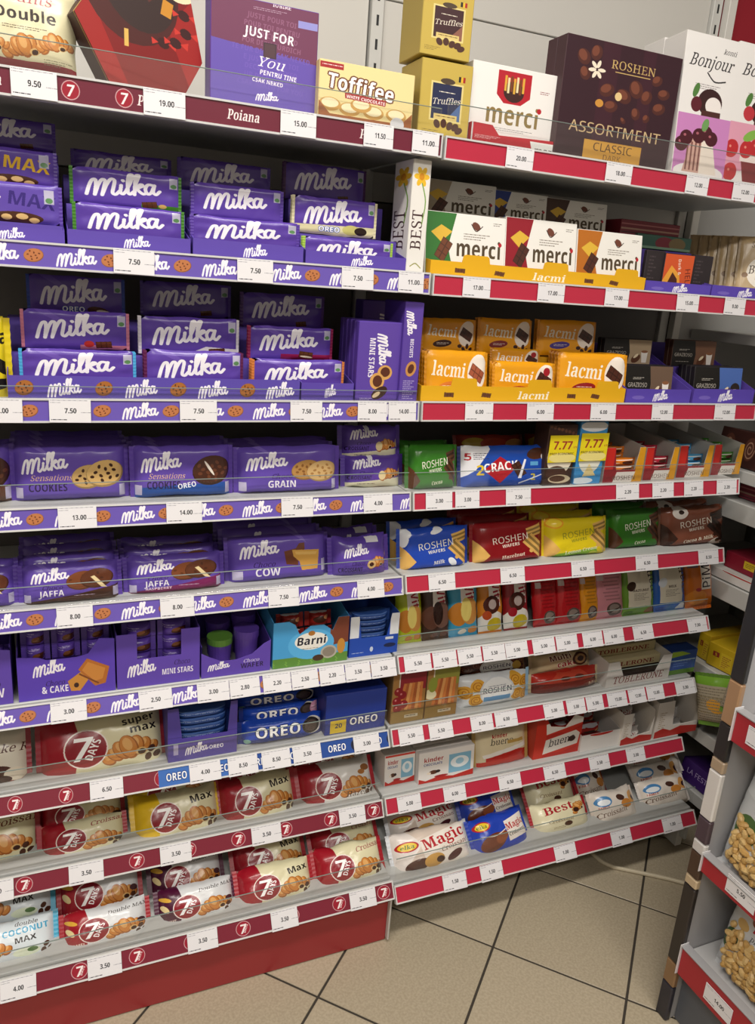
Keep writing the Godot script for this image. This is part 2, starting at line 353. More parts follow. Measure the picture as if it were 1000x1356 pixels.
		"crack":
			begin(400, 190, k); bg("1f4aa8"); G([0, 0, 130, 0, 60, 110, 0, 150], "e6e6ea"); T("5", 20, 64, 44, "b3202a"); fine(50, 34, 60, 4, "3a3a4a", 4)
			G([90, 110, 160, 50, 230, 100, 160, 170], "b3202a"); T("2", 60, 132, 62, "e6c52c"); T("CRACK", 92, 122, 54, "ffffff", {"sx": .85, "rot": -6.0}); choc(240, 110, 34, 60, "4a2a1e"); G([236, 150, 264, 64, 272, 66, 250, 150], "e9e9ee")
			E(318, 40, 44, 26, "4a2a1c", -10); E(360, 64, 30, 18, "ece6e6", 50); R(290, 76, 34, 18, "5aa0d0"); T("2", 290, 160, 40, "d9c52a"); T("2", 350, 150, 40, "d9c52a"); G([240, 170, 400, 112, 400, 116, 240, 176], "dfe2ea")
		"sale1", "sale2":
			begin(140, 300, k); bg("3c261d" if k == "sale1" else "3f92cf")
			if k == "sale1":
				for q in 14: E(10 + (q * 37) % 130, 10 + (q * 11) % 40, 8, 6, "6b4632", q * 30.0)
				E(70, 160, 64, 90, "e9e0cc"); E(60, 240, 50, 36, "4a2c20"); E(80, 270, 56, 22, "d9c9a8"); E(70, 268, 40, 16, "5a3826")
			else:
				E(70, 20, 70, 26, "e6e9ec"); E(70, 170, 60, 80, "e6e6d8"); G([70, 200, 110, 260, 40, 264], "e3cf92"); E(40, 284, 60, 16, "dfe9f0")
		"offer": begin(140, 140, k); bg("e9d51f"); E(70, 116, 66, 26, "efe08a"); T("7.77", 66, 72, 58, "9a1f2a", {"c": true, "sx": .86}); T("PRET ECONOMIC", 66, 100, 15, "5a4a1a", {"c": true}); T("LEI", 120, 66, 12, "9a1f2a")
		"rtray": begin(180, 160, k); bg("8e1f28"); R(0, 0, 40, 100, "c8281f"); R(144, 0, 36, 160, "d99a1c"); G([120, 160, 150, 100, 180, 100, 180, 160], "d99a1c"); G([46, 160, 60, 112, 146, 112, 132, 160], "e2ddd6"); T("ROSHEN", 96, 150, 28, "6a5a50", {"c": true, "f": "r"})
		"jaffa0", "jaffa1", "jaffa2":
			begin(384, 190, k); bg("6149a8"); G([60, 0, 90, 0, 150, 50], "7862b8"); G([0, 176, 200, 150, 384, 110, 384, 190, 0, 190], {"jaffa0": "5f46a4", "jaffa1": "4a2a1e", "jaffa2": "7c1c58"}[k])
			milka(44, 22, 130); T("Choco", 84, 118, 26, "2e1c50", {"f": "t", "skew": .3}); T("JAFFA", 76, 150, 38, "f2eff6", {"sx": .85})
			if k == "jaffa2": T("RASPBERRY", 76, 168, 18, "f0d9e6")
			cookie(232, 84, 48, "7a4426", "5f341c", 5); cookie(286, 78, 50, "5f3420", "4a2818", 4); G([262, 70, 300, 120, 322, 124, 276, 64], "e6d2a0"); R(22, 138, 24, 38, "c2bcd8"); R(344, 124, 22, 44, "c2bcd8"); fine(200, 152, 80, 1, "c9b8d0", 4)
		"cow":
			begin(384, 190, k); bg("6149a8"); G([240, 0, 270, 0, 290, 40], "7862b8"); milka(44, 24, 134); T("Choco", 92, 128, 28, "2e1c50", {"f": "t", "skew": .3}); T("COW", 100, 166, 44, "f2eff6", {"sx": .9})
			G([206, 70, 250, 60, 262, 40, 282, 38, 282, 64, 262, 84, 256, 130, 214, 124], "6b3a24"); G([236, 66, 336, 70, 330, 150, 270, 152, 262, 116, 240, 92], "d3a04c"); G([246, 74, 328, 78, 324, 90, 250, 86], "e0b565"); R(24, 140, 34, 34, "c2bcd8"); R(346, 110, 20, 50, "c2bcd8")
		"crois_p":
			begin(280, 170, k); bg("5a419f"); milka(56, 36, 104); R(160, 6, 56, 22, "dcdce0"); T("Choco", 90, 120, 20, "2e1c50", {"f": "t", "skew": .3}); T("CROISSANT", 36, 146, 24, "2a1a46", {"sx": .8}); croissant(208, 110, 44); E(180, 120, 20, 18, "e0bd80"); E(180, 120, 10, 9, "3a1c10"); E(258, 80, 12, 20, "d9b070")
		"cowbox", "cakebox", "starbox", "wafbox":
			begin(320, 180, k); bg("6046ae" if k != "cakebox" else "5a40b4")
			match k:
				"cowbox": T("COW", 200, 156, 40, "f2eff6"); T("Choco", 210, 122, 24, "2e1c50", {"f": "t", "skew": .3})
				"cakebox": milka(46, 56, 100); T("Choco", 86, 138, 22, "2e1c50", {"f": "t", "skew": .3}); T("& CAKE", 74, 162, 30, "f2eff6", {"sx": .85}); G([160, 130, 210, 100, 230, 130, 200, 166, 170, 164], "c98a3c"); G([196, 96, 226, 62, 300, 96, 286, 150, 250, 156], "b36a2c"); G([208, 100, 228, 74, 286, 100, 276, 134, 250, 140], "c9853c"); E(188, 146, 8, 8, "3a2018"); G([196, 112, 260, 150, 264, 146, 200, 108], "7a4420")
				"starbox": milka(36, 92, 104); T("Choco", 216, 118, 22, "2e1c50", {"f": "t", "skew": .3}); T("MINI STARS", 170, 148, 26, "f2eff6", {"sx": .85})
				"wafbox": milka(26, 96, 96); T("Choco", 190, 116, 26, "e9e2f2", {"f": "t", "skew": .3}); T("WAFER", 180, 148, 38, "2a1a46", {"sx": .85})
		"barnibox":
			begin(400, 260, k); bg("4aa3dc"); G([300, 0, 400, 0, 400, 150, 300, 160], "7a3f2c"); R(0, 206, 400, 54, "5f8f3a"); E(200, 140, 122, 86, "5ab4ea"); E(200, 122, 88, 50, "f2f0e8"); T("Barni", 200, 142, 62, "16182c", {"c": true, "skew": .08}); E(200, 78, 18, 14, "b0742e"); E(296, 196, 44, 38, "b9b2a4"); E(296, 196, 34, 28, "8f8678"); E(240, 224, 30, 18, "4a3020"); E(362, 170, 22, 44, "c98f3c"); fine(150, 162, 90, 1, "8a7a5a", 4)
			for q in 30: E((q * 67) % 400, 226 + (q * 13) % 30, 4, 3, "7fae4a")
		"blubox": begin(240, 190, k); bg("1f4aae"); R(0, 0, 44, 100, "dfe3e8"); R(196, 0, 44, 100, "dfe3e8"); E(200, 150, 30, 10, "12204a"); R(176, 110, 40, 12, "cfd6e0"); fine(14, 170, 60, 1, "b0bcdc", 4); E(110, 160, 8, 12, "c9d4e6")
		"minipack": begin(160, 80, k); bg("5a3fa0"); fine(20, 20, 60, 2, "a89cd0", 5); E(100, 50, 40, 16, "4a2418", -10); E(84, 46, 20, 9, "7a4a2c", -10)
		"flat_orange", "flat_crimson", "flat_blue", "flat_green":
			begin(160, 40, k); bg({"flat_orange": "dd7a1e", "flat_crimson": "b8263f", "flat_blue": "52ade0", "flat_green": "3f8a2a"}[k]); R(0, 6, 160, 4, "e6e0d8"); E(110, 22, 26, 10, "4a2418"); fine(14, 22, 60, 1, "f0e6dc", 5)
		"minigrey": begin(160, 80, k); bg("5c46a0"); R(20, 20, 60, 40, "cfcdd8"); fine(24, 26, 50, 3, "6a6a78", 4)
		"redpack": begin(160, 80, k); bg("a32822"); E(80, 40, 40, 18, "4a2a20"); R(0, 0, 160, 8, "d2d0d6"); E(120, 30, 20, 12, "c98a5a")
		"bluepack": begin(160, 60, k); bg("2e4f96"); R(0, 8, 160, 5, "5a7cc0"); R(0, 40, 160, 8, "1e3570"); fine(20, 22, 110, 1, "8fa8d8", 5)
		"vita1", "vita2", "vita3", "vita4", "vita5":
			begin(140, 320, k); bg({"vita1": "b5c426", "vita2": "3c231b", "vita3": "3a9cc4", "vita4": "cf7f1e", "vita5": "8c1822"}[k])
			R(50, 0, 66, 180, "efe9e6"); T("Vita", 68, 66, 58, "a8283a", {"rot": 82.0})
			if k in ["vita4", "vita5"]: E(70, 270, 80, 70, "e9e6e0"); E(66, 170, 46, 44, "4a2018"); E(70, 168, 22, 24, "b9a8a4"); E(84, 268, 44, 34, "c9b41e"); E(40, 220, 24, 22, "b84a1e" if k == "vita4" else "a3182a")
			else:
				var cc = "5f3a2c" if k == "vita2" else "c9802c"
				E(40, 200, 40, 56, cc); E(92, 190, 44, 62, Color.html(cc).lightened(.15)); E(74, 180, 26, 56, "ecd878" if k != "vita2" else "2e1a14"); E(110, 280, 24, 18, cc); E(60, 286, 20, 14, "e6e0d0" if k == "vita3" else cc)
		"candy_r", "candy_y", "candy_p":
			begin(140, 300, k); var c = {"candy_r": "b3181f", "candy_y": "dd9216", "candy_p": "d08a94"}[k]; bg(c)
			for q in 9: R(30 + (q % 3) * 6, 40 + q * 18, 70, 7, Color.html(c).darkened(.18))
			R(10, 60, 26, 30, "c9b8b8"); E(84, 240, 38, 34, "5a4a44", 30); E(84, 236, 28, 22, "8f8078", 30); G([60, 250, 116, 226, 116, 232, 62, 258], "3a2420")
		"cafe_g", "cafe_b":
			begin(180, 320, k); bg("6a9a2c" if k == "cafe_g" else "2c62b8"); R(24, 0, 124, 260, "e4ddc8"); T("cafetto", 116, 20, 66, "2a201c", {"rot": 78.0, "f": "t", "skew": .2}); fine(50, 190, 80, 5, "8a8070", 4)
			E(40, 150, 20, 26, "3a2418" if k == "cafe_g" else "dfe6ee", 20); T("HAZELNUT" if k == "cafe_g" else "MILK", 90, 180, 18, "4a3a2a", {"c": true})
			E(150, 290, 30, 22, "8a5a2c" if k == "cafe_g" else "e6ecf2"); E(30, 296, 26, 18, "4f7a20" if k == "cafe_g" else "1c4aa0")
		"pims": begin(150, 320, k); bg("cf6f1c"); R(70, 0, 62, 210, "e6e2d8"); T("PiMs", 128, 206, 74, "1c1a20", {"rot": -90.0, "f": "r", "sx": 1.05}); R(10, 20, 50, 70, "6a6a78"); E(50, 250, 50, 40, "e08a2c"); E(56, 210, 14, 10, "a3202a"); E(100, 300, 50, 12, "b3561a")
		"fruit1", "fruit2":
			begin(170, 270, k); bg("a3763e"); R(30, 0, 140, 100, "8c1c2a" if k == "fruit1" else "8f8f3c"); R(30, 0, 6, 100, "d9cfc0")
			for q in 7: G([30 + q * 18, 200, 56 + q * 14, 60, 70 + q * 14, 62, 46 + q * 18, 204], ["c9783c", "a85a2c", "d99a5a"][q % 3])
			if k == "fruit1":
				for q in [[30, 100], [24, 150], [50, 120], [30, 190], [60, 170]]: E(q[0], q[1], 22, 22, "8c1420"); E(q[0] - 6, q[1] - 6, 5, 5, "d98a8a")
			else: E(20, 140, 34, 26, "e6dfb8", 20); E(30, 90, 24, 40, "8f9a3a")
			R(0, 206, 170, 64, "96793f"); R(0, 206, 170, 3, "6a5428"); R(70, 230, 70, 16, "c9c0a8"); fine(76, 234, 56, 1, "4a3a20", 5)
		"roll_v", "roll_c":
			begin(384, 170, k); bg("dfe3e6" if k == "roll_v" else "3c1c18"); var c = "e0a73c" if k == "roll_v" else "5a2c20"
			for q in [[46, 80], [104, 50], [96, 124], [290, 40], [340, 60], [300, 120], [350, 130]]: swirl(q[0], q[1], 34, c, "b8741e" if k == "roll_v" else "8a5238")
			E(196, 86, 86, 78, "d9dde2"); E(196, 86, 78, 70, "f0f2f2"); R(130, 112, 132, 26, "6a9cc8" if k == "roll_v" else "5a2a2c")
			T("ROSHEN", 196, 92, 38, "2a2c4a", {"c": true, "f": "r"}); fine(150, 56, 90, 1, "7a8090", 4)
			if k == "roll_c": E(300, 90, 26, 36, "d9b04a")
		"cake_m": begin(360, 150, k); bg("d6bf96"); T("Multi", 90, 62, 50, "6b2c22", {"ol": 3.0, "oc": "f0e6d0", "rot": -6.0}); T("cake", 130, 112, 54, "a3262a", {"ol": 3.0, "oc": "f0e6d0", "rot": -6.0}); E(270, 66, 50, 48, "4a2418"); E(270, 66, 36, 34, "b58a5a"); E(270, 66, 20, 20, "3a1c14"); R(330, 0, 30, 150, "2a2f5c"); fine(160, 124, 80, 1, "4a2a20", 6)
		"cake_r": begin(360, 150, k); bg("c22f22"); R(0, 70, 360, 80, "74261c"); G([60, 70, 130, 10, 250, 6, 300, 70], "cf4a34"); E(160, 46, 24, 16, "7a2a1c"); E(230, 44, 24, 16, "7a2a1c"); T("Multi", 280, 120, 34, "c9b49a", {"rot": -8.0})
		"bluebox": begin(160, 120, k); bg("2a4fa0"); G([0, 0, 60, 0, 120, 20, 0, 30], "9fc03a"); R(0, 96, 160, 24, "6a9a3a"); fine(20, 50, 110, 3, "6a8ad0", 6)
		"tobtray": begin(320, 110, k); bg("dfdbd6"); T("TOBLERONE", 160, 98, 42, "7a1f1c", {"c": true, "f": "t", "skew": .15})
		"tobler": begin(340, 80, k); bg("d9cda0"); T("TOBLERONE", 160, 64, 54, "8a2418", {"c": true, "f": "s", "sx": .85})
		"toblerk": begin(340, 80, k); bg("2c1a16"); T("TOBLERONE", 160, 62, 50, "a8362a", {"c": true, "f": "s", "sx": .85})
		"roll7": begin(320, 200, k); bg("dcd6c6"); R(0, 150, 320, 50, "8a3a30"); T("Cake Roll", 180, 80, 40, "4a2018", {"f": "t", "skew": .3}); E(220, 150, 44, 24, "4a241a"); E(270, 160, 34, 24, "e6dcc8"); E(200, 176, 60, 18, "3c1c14")
		"supermax", "supermax2", "cr_plain", "cr_red", "cr_yel", "cr_max", "cr_hz", "coco", "dmax", "peanut":
			begin(340, 210, k); var lc = {"cr_yel": "dcb51c", "coco": "d4dde2", "peanut": "4a1230", "dmax": "9a1826", "cr_plain": "dcd6b0"}.get(k, "981424")
			bg({"coco": "d4dde2", "dmax": "d6d8da", "peanut": "d6d8da", "cr_hz": "dedcd8"}.get(k, "dbd5b0"))
			if k != "coco": G([0, 0, 96, 0, 112, 80, 96, 210, 0, 210], lc)
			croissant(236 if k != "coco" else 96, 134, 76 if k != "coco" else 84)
			for q in [[296, 150], [310, 170], [286, 176]]: E(q[0], q[1], 13, 9, "4a2a1c", q[0])
			match k:
				"supermax", "supermax2": T("super", 222, 58, 32, "1e1814", {"rot": -8.0}); T("max", 240, 88, 36, "1e1814", {"rot": -6.0})
				"cr_max", "cr_yel": T("Max", 218, 80, 44, "1e1814", {"rot": -10.0})
				"cr_red": T("Croissant", 196, 60, 34, "8c2430", {"f": "t", "skew": .3, "rot": -8.0}); E(306, 150, 22, 12, "3a2418")
				"cr_plain": T("Croissant", 180, 70, 40, "6a3020", {"f": "t", "skew": .3, "rot": -8.0})
				"cr_hz": T("Hazelnut", 190, 186, 32, "3a2418", {"f": "t", "skew": .2}); E(290, 60, 20, 16, "8a5a34"); E(270, 80, 16, 12, "a8703c")
				"dmax", "peanut": T("Double MAX", 176, 56, 25, "2a2422", {"f": "t", "skew": .25, "rot": -6.0}); E(44, 60, 26, 11, "d9a83c", 30); E(40, 110, 26, 11, "e6d29a", 60); T("CARAMEL" if k == "dmax" else "PEANUT", 12, 190, 22, "f0e0d0", {"sx": .8}); E(300, 120, 16, 14, "4a2a30")
				"coco": T("double", 190, 44, 24, "3a3030", {"f": "t", "skew": .2}); T("COCONUT", 150, 86, 38, "3a9cc4", {"sx": .85, "rot": -4.0}); T("MAX", 190, 122, 34, "2a2422", {"rot": -4.0}); E(230, 166, 46, 20, "dfe9d0"); E(250, 160, 18, 10, "5a7a4a"); E(100, 150, 26, 18, "f0ece6")
			if k not in ["coco", "cr_plain"]: seven(126, 120, 66)
		"oreo", "oreo_s":
			begin(400, 130, k); bg("1f47b4"); R(0, 92, 400, 38, "17358c"); T("OREO", 70, 88, 76, "ffffff", {"sx": 1.0, "ol": 4.0, "oc": "10265e"}); E(330, 60, 46, 46, "e6e2da"); E(322, 60, 42, 42, "221a1c"); E(322, 60, 30, 30, "4a3c3a")
			if k == "oreo_s": E(366, 60, 34, 44, "d99ab8"); R(340, 44, 50, 6, "efd0dc"); R(340, 66, 50, 6, "efd0dc")
			E(40, 104, 14, 14, "8fc0b0"); fine(80, 16, 180, 1, "5a7cd0", 4)
		"oreobox": begin(320, 230, k); bg("1c3794"); T("OREO", 126, 190, 58, "ffffff", {"ol": 3.0, "oc": "10265e"}); R(26, 150, 84, 76, "e0c22a"); T("20", 50, 196, 36, "1c2a5a")
		"oreotray": begin(300, 240, k); bg("5142a0"); milka(70, 170, 96); T("OREO", 176, 206, 24, "ffffff"); R(24, 160, 20, 50, "b0aad0"); R(0, 130, 300, 3, "3c2f80")
		"kind1", "kind2":
			begin(320, 210, k); bg("e4e0dc"); R(172, 40, 130, 130, "7fb4d0"); E(236, 100, 54, 40, "e6eef2"); E(236, 96, 24, 22, "9cc8e0"); T("kinder", 26, 66, 40, "a31d22", {"sx": .9}); T("CHOCOLATE", 26, 92, 22, "3a4a8a", {"sx": .85}); E(84, 142, 26, 14, "5a3420"); E(110, 140, 14, 10, "2a1812"); E(58, 146, 12, 8, "e9dccb")
			G([0, 176, 40, 196, 120, 176, 200, 192, 320, 168, 320, 210, 0, 210], "b8281f"); R(0, 0, 320, 14, "c83a2c" if k == "kind1" else "e4e0dc"); E(130, 176, 40, 8, "a31d22")
		"bags": begin(300, 200, k); bg("d9cba8"); T("kinder", 90, 50, 26, "a31d22"); T("bueno", 80, 84, 40, "2a2022", {"f": "t", "skew": .2}); R(170, 70, 90, 16, "b8954e"); G([60, 140, 160, 110, 290, 130, 290, 160, 60, 170], "b8281f"); G([40, 130, 280, 90, 290, 110, 50, 150], "e9e4dc"); G([20, 170, 300, 150, 300, 200, 20, 200], "c23a2c")
		"buenobox": begin(300, 220, k); bg("c8321f"); G([60, 30, 260, 0, 300, 0, 300, 50, 70, 90], "e6e0d8"); G([70, 120, 260, 90, 290, 110, 280, 170, 60, 200], "e6e0d8"); T("bueno", 90, 164, 56, "1c1618", {"f": "t", "skew": .2, "rot": -6.0}); E(240, 136, 24, 16, "3a2018"); G([60, 204, 120, 196, 180, 204, 280, 180, 300, 190, 300, 220, 60, 220], "b8281f"); G([70, 96, 140, 88, 220, 96, 300, 60, 300, 80, 70, 116], "b8281f")
		"kwtray": begin(240, 120, k); bg("dedad6"); E(120, 4, 70, 14, "b8281f")
		"delice": begin(220, 170, k); bg("e0dad2"); G([0, 140, 40, 126, 80, 142, 130, 128, 220, 140, 220, 170, 0, 170], "b8281f"); fine(14, 50, 30, 8, "b3a48c", 5)
		"delpack": begin(220, 90, k); bg("ded9d4"); R(0, 56, 220, 34, "6b2a20"); T("delice", 110, 56, 52, "7a2a20", {"c": true, "f": "s"})
		"stickw": begin(200, 60, k); bg("d6d4d4"); T("kinder", 90, 40, 26, "8a3a34", {"c": true}); R(0, 46, 200, 14, "b8b0ae")
		"magic_w":
			begin(360, 220, k); bg("d6c6b8"); G([120, 60, 360, 0, 360, 220, 140, 220], "ece4da"); G([0, 0, 80, 0, 130, 80, 40, 200, 0, 200], "e4dcd6"); E(70, 80, 46, 26, "b3202a"); E(70, 80, 38, 20, "e6c52c"); T("elka", 40, 90, 26, "3a6a2a", {"f": "s", "skew": .2}); T("Magic", 134, 116, 74, "b3202a", {"f": "s", "rot": -12.0, "sx": .9}); T("Croissant", 206, 140, 30, "6a3020", {"f": "t", "skew": .2, "rot": -12.0})
			E(100, 178, 54, 28, "4a2620", -10); E(170, 170, 44, 32, "c99a4e", -12); E(196, 172, 18, 16, "3a1c14"); E(262, 166, 40, 18, "4a2026", -30)
		"magic_b": begin(360, 220, k); bg("2140ae"); G([190, 60, 340, 30, 350, 150, 200, 170], "ece4da"); E(70, 56, 44, 26, "b3202a"); E(70, 56, 36, 20, "e6c52c"); T("elka", 40, 66, 26, "3a6a2a", {"f": "s"}); T("Magic", 196, 112, 48, "b3202a", {"f": "s", "rot": -8.0, "sx": .9}); T("Croissant", 204, 146, 24, "1e1a1c", {"f": "s", "rot": -8.0}); E(110, 150, 74, 44, "6b3320", -14); E(160, 136, 40, 26, "8a4a2c", -30); S(smooth([60, 110, 130, 120, 190, 100]), 5, "ead9c8")
		"bestc": begin(320, 230, k); bg("ddd6b4"); T("Best", 60, 92, 74, "a3202a", {"f": "s", "skew": .1, "rot": -6.0}); croissant(240, 70, 56, -40); E(226, 92, 16, 16, "3a1c14"); E(170, 170, 22, 16, "4a2a1c"); T("Croissant", 70, 150, 30, "6a4a2a", {"f": "t", "skew": .25}); fine(90, 180, 80, 2, "8a7a52", 4)
		"fam", "fam2": begin(300, 200, k); bg("dcd3c8"); E(70, 66, 44, 32, "4a84b8"); E(70, 72, 34, 18, "e6ecf0"); T("FAMILY", 32, 110, 20, "b03a2c", {"sx": .8}); E(170, 60, 26, 18, "4a2c22", 20); E(200, 100, 34, 26, "c9853c"); E(258, 70, 36, 40, "d99f58"); E(262, 76, 17, 18, "3a1c14"); T("Croissant", 20, 160, 40, "5a3a2a", {"f": "t", "skew": .25, "rot": -6.0})
		"strip_p":
			begin(2046, 74, k); bg("6a57b0")
			for q in 9:
				milka(40 + q * 232, 10, 118); cookie(210 + q * 232, 38, 24, "b9764a", "6b3a24", 8)
		"strip_c":
			begin(1200, 84, k); bg("5a48a8")
			for q in 4:
				cookie(60 + q * 300, 42, 28, "a8672c", "4a2616", 8); milka(140 + q * 300, 12, 124)
		"strip_7":
			begin(2046, 74, k); bg("7c2838")
			for q in 9: E(110 + q * 226, 37, 33, 32, "c8a0a4"); E(110 + q * 226, 37, 30, 29, "9a2234"); T("7", 92 + q * 226, 58, 54, "f2e6e6", {"skew": .12}); T("DAYS", 118 + q * 226, 58, 15, "f2e6e6", {"rot": -66.0})
		"strip_po":
			begin(2046, 74, k); bg("6c2738")
			for q in [850, 1166, 1688, 300]: T("Poiana", q, 52, 44, "f0e6e4", {"f": "s", "skew": .15, "sx": .8})
			for q in [634, 808, 120]: E(q, 37, 30, 29, "c8a0a4"); E(q, 37, 27, 26, "9a2234"); T("7", q - 16, 56, 48, "f2e6e6", {"skew": .12})
		"strip_o":
			begin(1400, 74, k); bg("3f6db8"); R(560, 0, 840, 74, "2c4f9a")
			for q in 6: T("OREO", 40 + q * 240, 54, 44, "f2f4f8", {"ol": 3.0, "oc": "17357c"}); E(214 + q * 240, 38, 24, 24, "2a2c40")
		"lip_m": begin(320, 50, k); bg("5a44a6"); milka(140, 6, 66)
		"lip_m2": begin(320, 50, k); bg("5844ac"); milka(130, 6, 70); E(60, 28, 30, 6, "7462bc")
		"nutbag":
			begin(260, 330, k); bg("cdd2d4"); R(110, 60, 150, 34, "e6e6e6"); T("Nutline", 150, 90, 34, "a3182a", {"f": "s"}); T("ARAHIDE", 92, 148, 52, "b3202f", {"sx": .8}); T("prajite si sarate", 92, 172, 20, "33383c", {"f": "t", "skew": .2}); E(96, 112, 14, 20, "8a4a2c", 20); E(60, 150, 20, 16, "c9a86a"); E(36, 214, 26, 34, "3f5a34", 20); fine(66, 190, 50, 6, "6a6f70", 5)
		"nutbag2":
			begin(260, 330, k); bg("c9cdd0"); E(60, 190, 40, 44, "4a6a38"); fine(130, 170, 80, 7, "5a605c", 6); G([0, 0, 260, 0, 260, 60, 120, 120, 0, 90], "d6dadd"); S(smooth([150, 40, 190, 80, 230, 180]), 10, "5a3424"); E(160, 50, 14, 26, "6b3f2a", 30); E(140, 130, 50, 26, "d9cf9a")
		"seedbag": begin(200, 240, k); bg("a59a84"); R(0, 0, 200, 50, "6f9c2e"); G([0, 222, 200, 206, 200, 240, 0, 240], "557f2a"); fine(8, 60, 180, 14, "7d7360", 6); E(90, 140, 40, 30, "d99a2c", 20); E(150, 120, 22, 22, "8c2430"); fine(20, 100, 150, 6, "8a7c5c", 7)
		"swirlbox": begin(300, 120, k); bg("3c1f1a"); swirl(70, 56, 40, "5a3428", "a8826a"); swirl(220, 56, 40, "5a3428", "a8826a")
		"swirlbox2": begin(160, 160, k); bg("b09a78"); T("Jeno", 40, 100, 54, "2a201c", {"rot": -70.0}); swirl(120, 30, 30, "5a3428", "a8826a")
		"yelbox": begin(160, 160, k); bg("c9a81c"); R(30, 50, 40, 34, "8c2a24"); T("5", 42, 78, 28, "e6c52c"); R(80, 40, 70, 100, "d6b82a"); fine(90, 60, 50, 6, "a3602c", 7)
		"marbox": begin(240, 120, k); bg("86162c"); R(120, 20, 90, 60, "d6b82a"); fine(130, 36, 70, 3, "6a5a1a", 6)
		"purpbox": begin(240, 120, k); bg("3c1c66"); T("LA FESTA", 120, 70, 40, "b8a8d0", {"c": true, "f": "r"}); E(230, 100, 24, 30, "c9b42a")
		"magbox": begin(120, 120, k); bg("9a1f54"); E(70, 60, 34, 28, "2a2c5a"); T("cf", 50, 70, 34, "e6e6f0")
func milka_r(x: float, y: float, w: float):
	for st in SCRIPT:
		var p := []
		for k in range(0, st.size(), 2):
			var v := (Vector2(st[k], st[k + 1] * 0.62) * w).rotated(1.45)
			p.append(x + v.x + w * .3); p.append(y + v.y)
		S(smooth(p), maxf(w * 0.06, 1.6), "f2eff6")
func tag_print(price: String, wide: bool):
	var k := "tag" + price + ("w" if wide else "")
	if cells.has(k): return k
	begin(140 if wide else 110, 84, k)
	bg("e4e3e6")
	fine(4, 3, cell.size.x - 14, 1, "8a8a94", 3)
	fine(4, 11, 30, 1, "9a9aa2", 3)
	T(price, cell.size.x * .36, 50, 25, "26262a", {"sx": .85})
	fine(cell.size.x * .76, 46, 26, 1, "8a8a94", 3)
	fine(6, 72, 50, 1, "3a3a42", 4)
	return k

# ------------------------------------------------------------------ materials
func plain(c, rough := 0.5, metal := 0.0):
	var key := "p%s%.2f%.2f" % [str(c), rough, metal]
	if not mats.has(key):
		var m := StandardMaterial3D.new()
		m.albedo_color = hx(c); m.roughness = rough; m.metallic = metal
		mats[key] = m
	return mats[key]
func printed(pr: String, gloss: bool):
	if not cells.has(pr): draw_print(pr)
	if not cells.has(pr): push_error("no print " + pr)
	var key := "a%d%s" % [cells[pr][0], str(gloss)]
	if not mats.has(key):
		var m := StandardMaterial3D.new()
		m.roughness = 0.25 if gloss else 0.48
		mats[key] = m
	return mats[key]
func finish_prints():
	for n in atlas.size():
		var t := ImageTexture.create_from_image(atlas[n])
		for g in ["true", "false"]:
			if mats.has("a%d%s" % [n, g]): mats["a%d%s" % [n, g]].albedo_texture = t
func uvr(pr: String) -> Rect2:
	var c: Rect2i = cells[pr][1]
	return Rect2((c.position.x + .6) / 2048.0, (c.position.y + .6) / 2048.0, (c.size.x - 1.2) / 2048.0, (c.size.y - 1.2) / 2048.0)

# ------------------------------------------------------------------ mesh helpers
func tool_() -> SurfaceTool:
	var st := SurfaceTool.new()
	st.begin(Mesh.PRIMITIVE_TRIANGLES)
	return st
# corners counter-clockwise as seen from outside
func quad(st: SurfaceTool, a: Vector3, b: Vector3, c: Vector3, d: Vector3, ua := Vector2.ZERO, ub := Vector2.ZERO, uc := Vector2.ZERO, ud := Vector2.ZERO):
	var n := (b - a).cross(c - a)
	if n.length_squared() < 1e-16: n = (c - a).cross(d - a)
	n = n.normalized()
	for q in [[a, ua], [c, uc], [b, ub], [a, ua], [d, ud], [c, uc]]:
		st.set_normal(n); st.set_uv(q[1]); st.add_vertex(q[0])
func box_into(st: SurfaceTool, lo: Vector3, hi: Vector3, skip_front := false):
	var a := lo
	var b := hi
	if not skip_front: quad(st, Vector3(a.x, a.y, b.z), Vector3(b.x, a.y, b.z), Vector3(b.x, b.y, b.z), Vector3(a.x, b.y, b.z))
	quad(st, Vector3(b.x, a.y, a.z), Vector3(a.x, a.y, a.z), Vector3(a.x, b.y, a.z), Vector3(b.x, b.y, a.z))
	quad(st, Vector3(a.x, a.y, a.z), Vector3(a.x, a.y, b.z), Vector3(a.x, b.y, b.z), Vector3(a.x, b.y, a.z))
	quad(st, Vector3(b.x, a.y, b.z), Vector3(b.x, a.y, a.z), Vector3(b.x, b.y, a.z), Vector3(b.x, b.y, b.z))
	quad(st, Vector3(a.x, b.y, b.z), Vector3(b.x, b.y, b.z), Vector3(b.x, b.y, a.z), Vector3(a.x, b.y, a.z))
	quad(st, Vector3(a.x, a.y, a.z), Vector3(b.x, a.y, a.z), Vector3(b.x, a.y, b.z), Vector3(a.x, a.y, b.z))
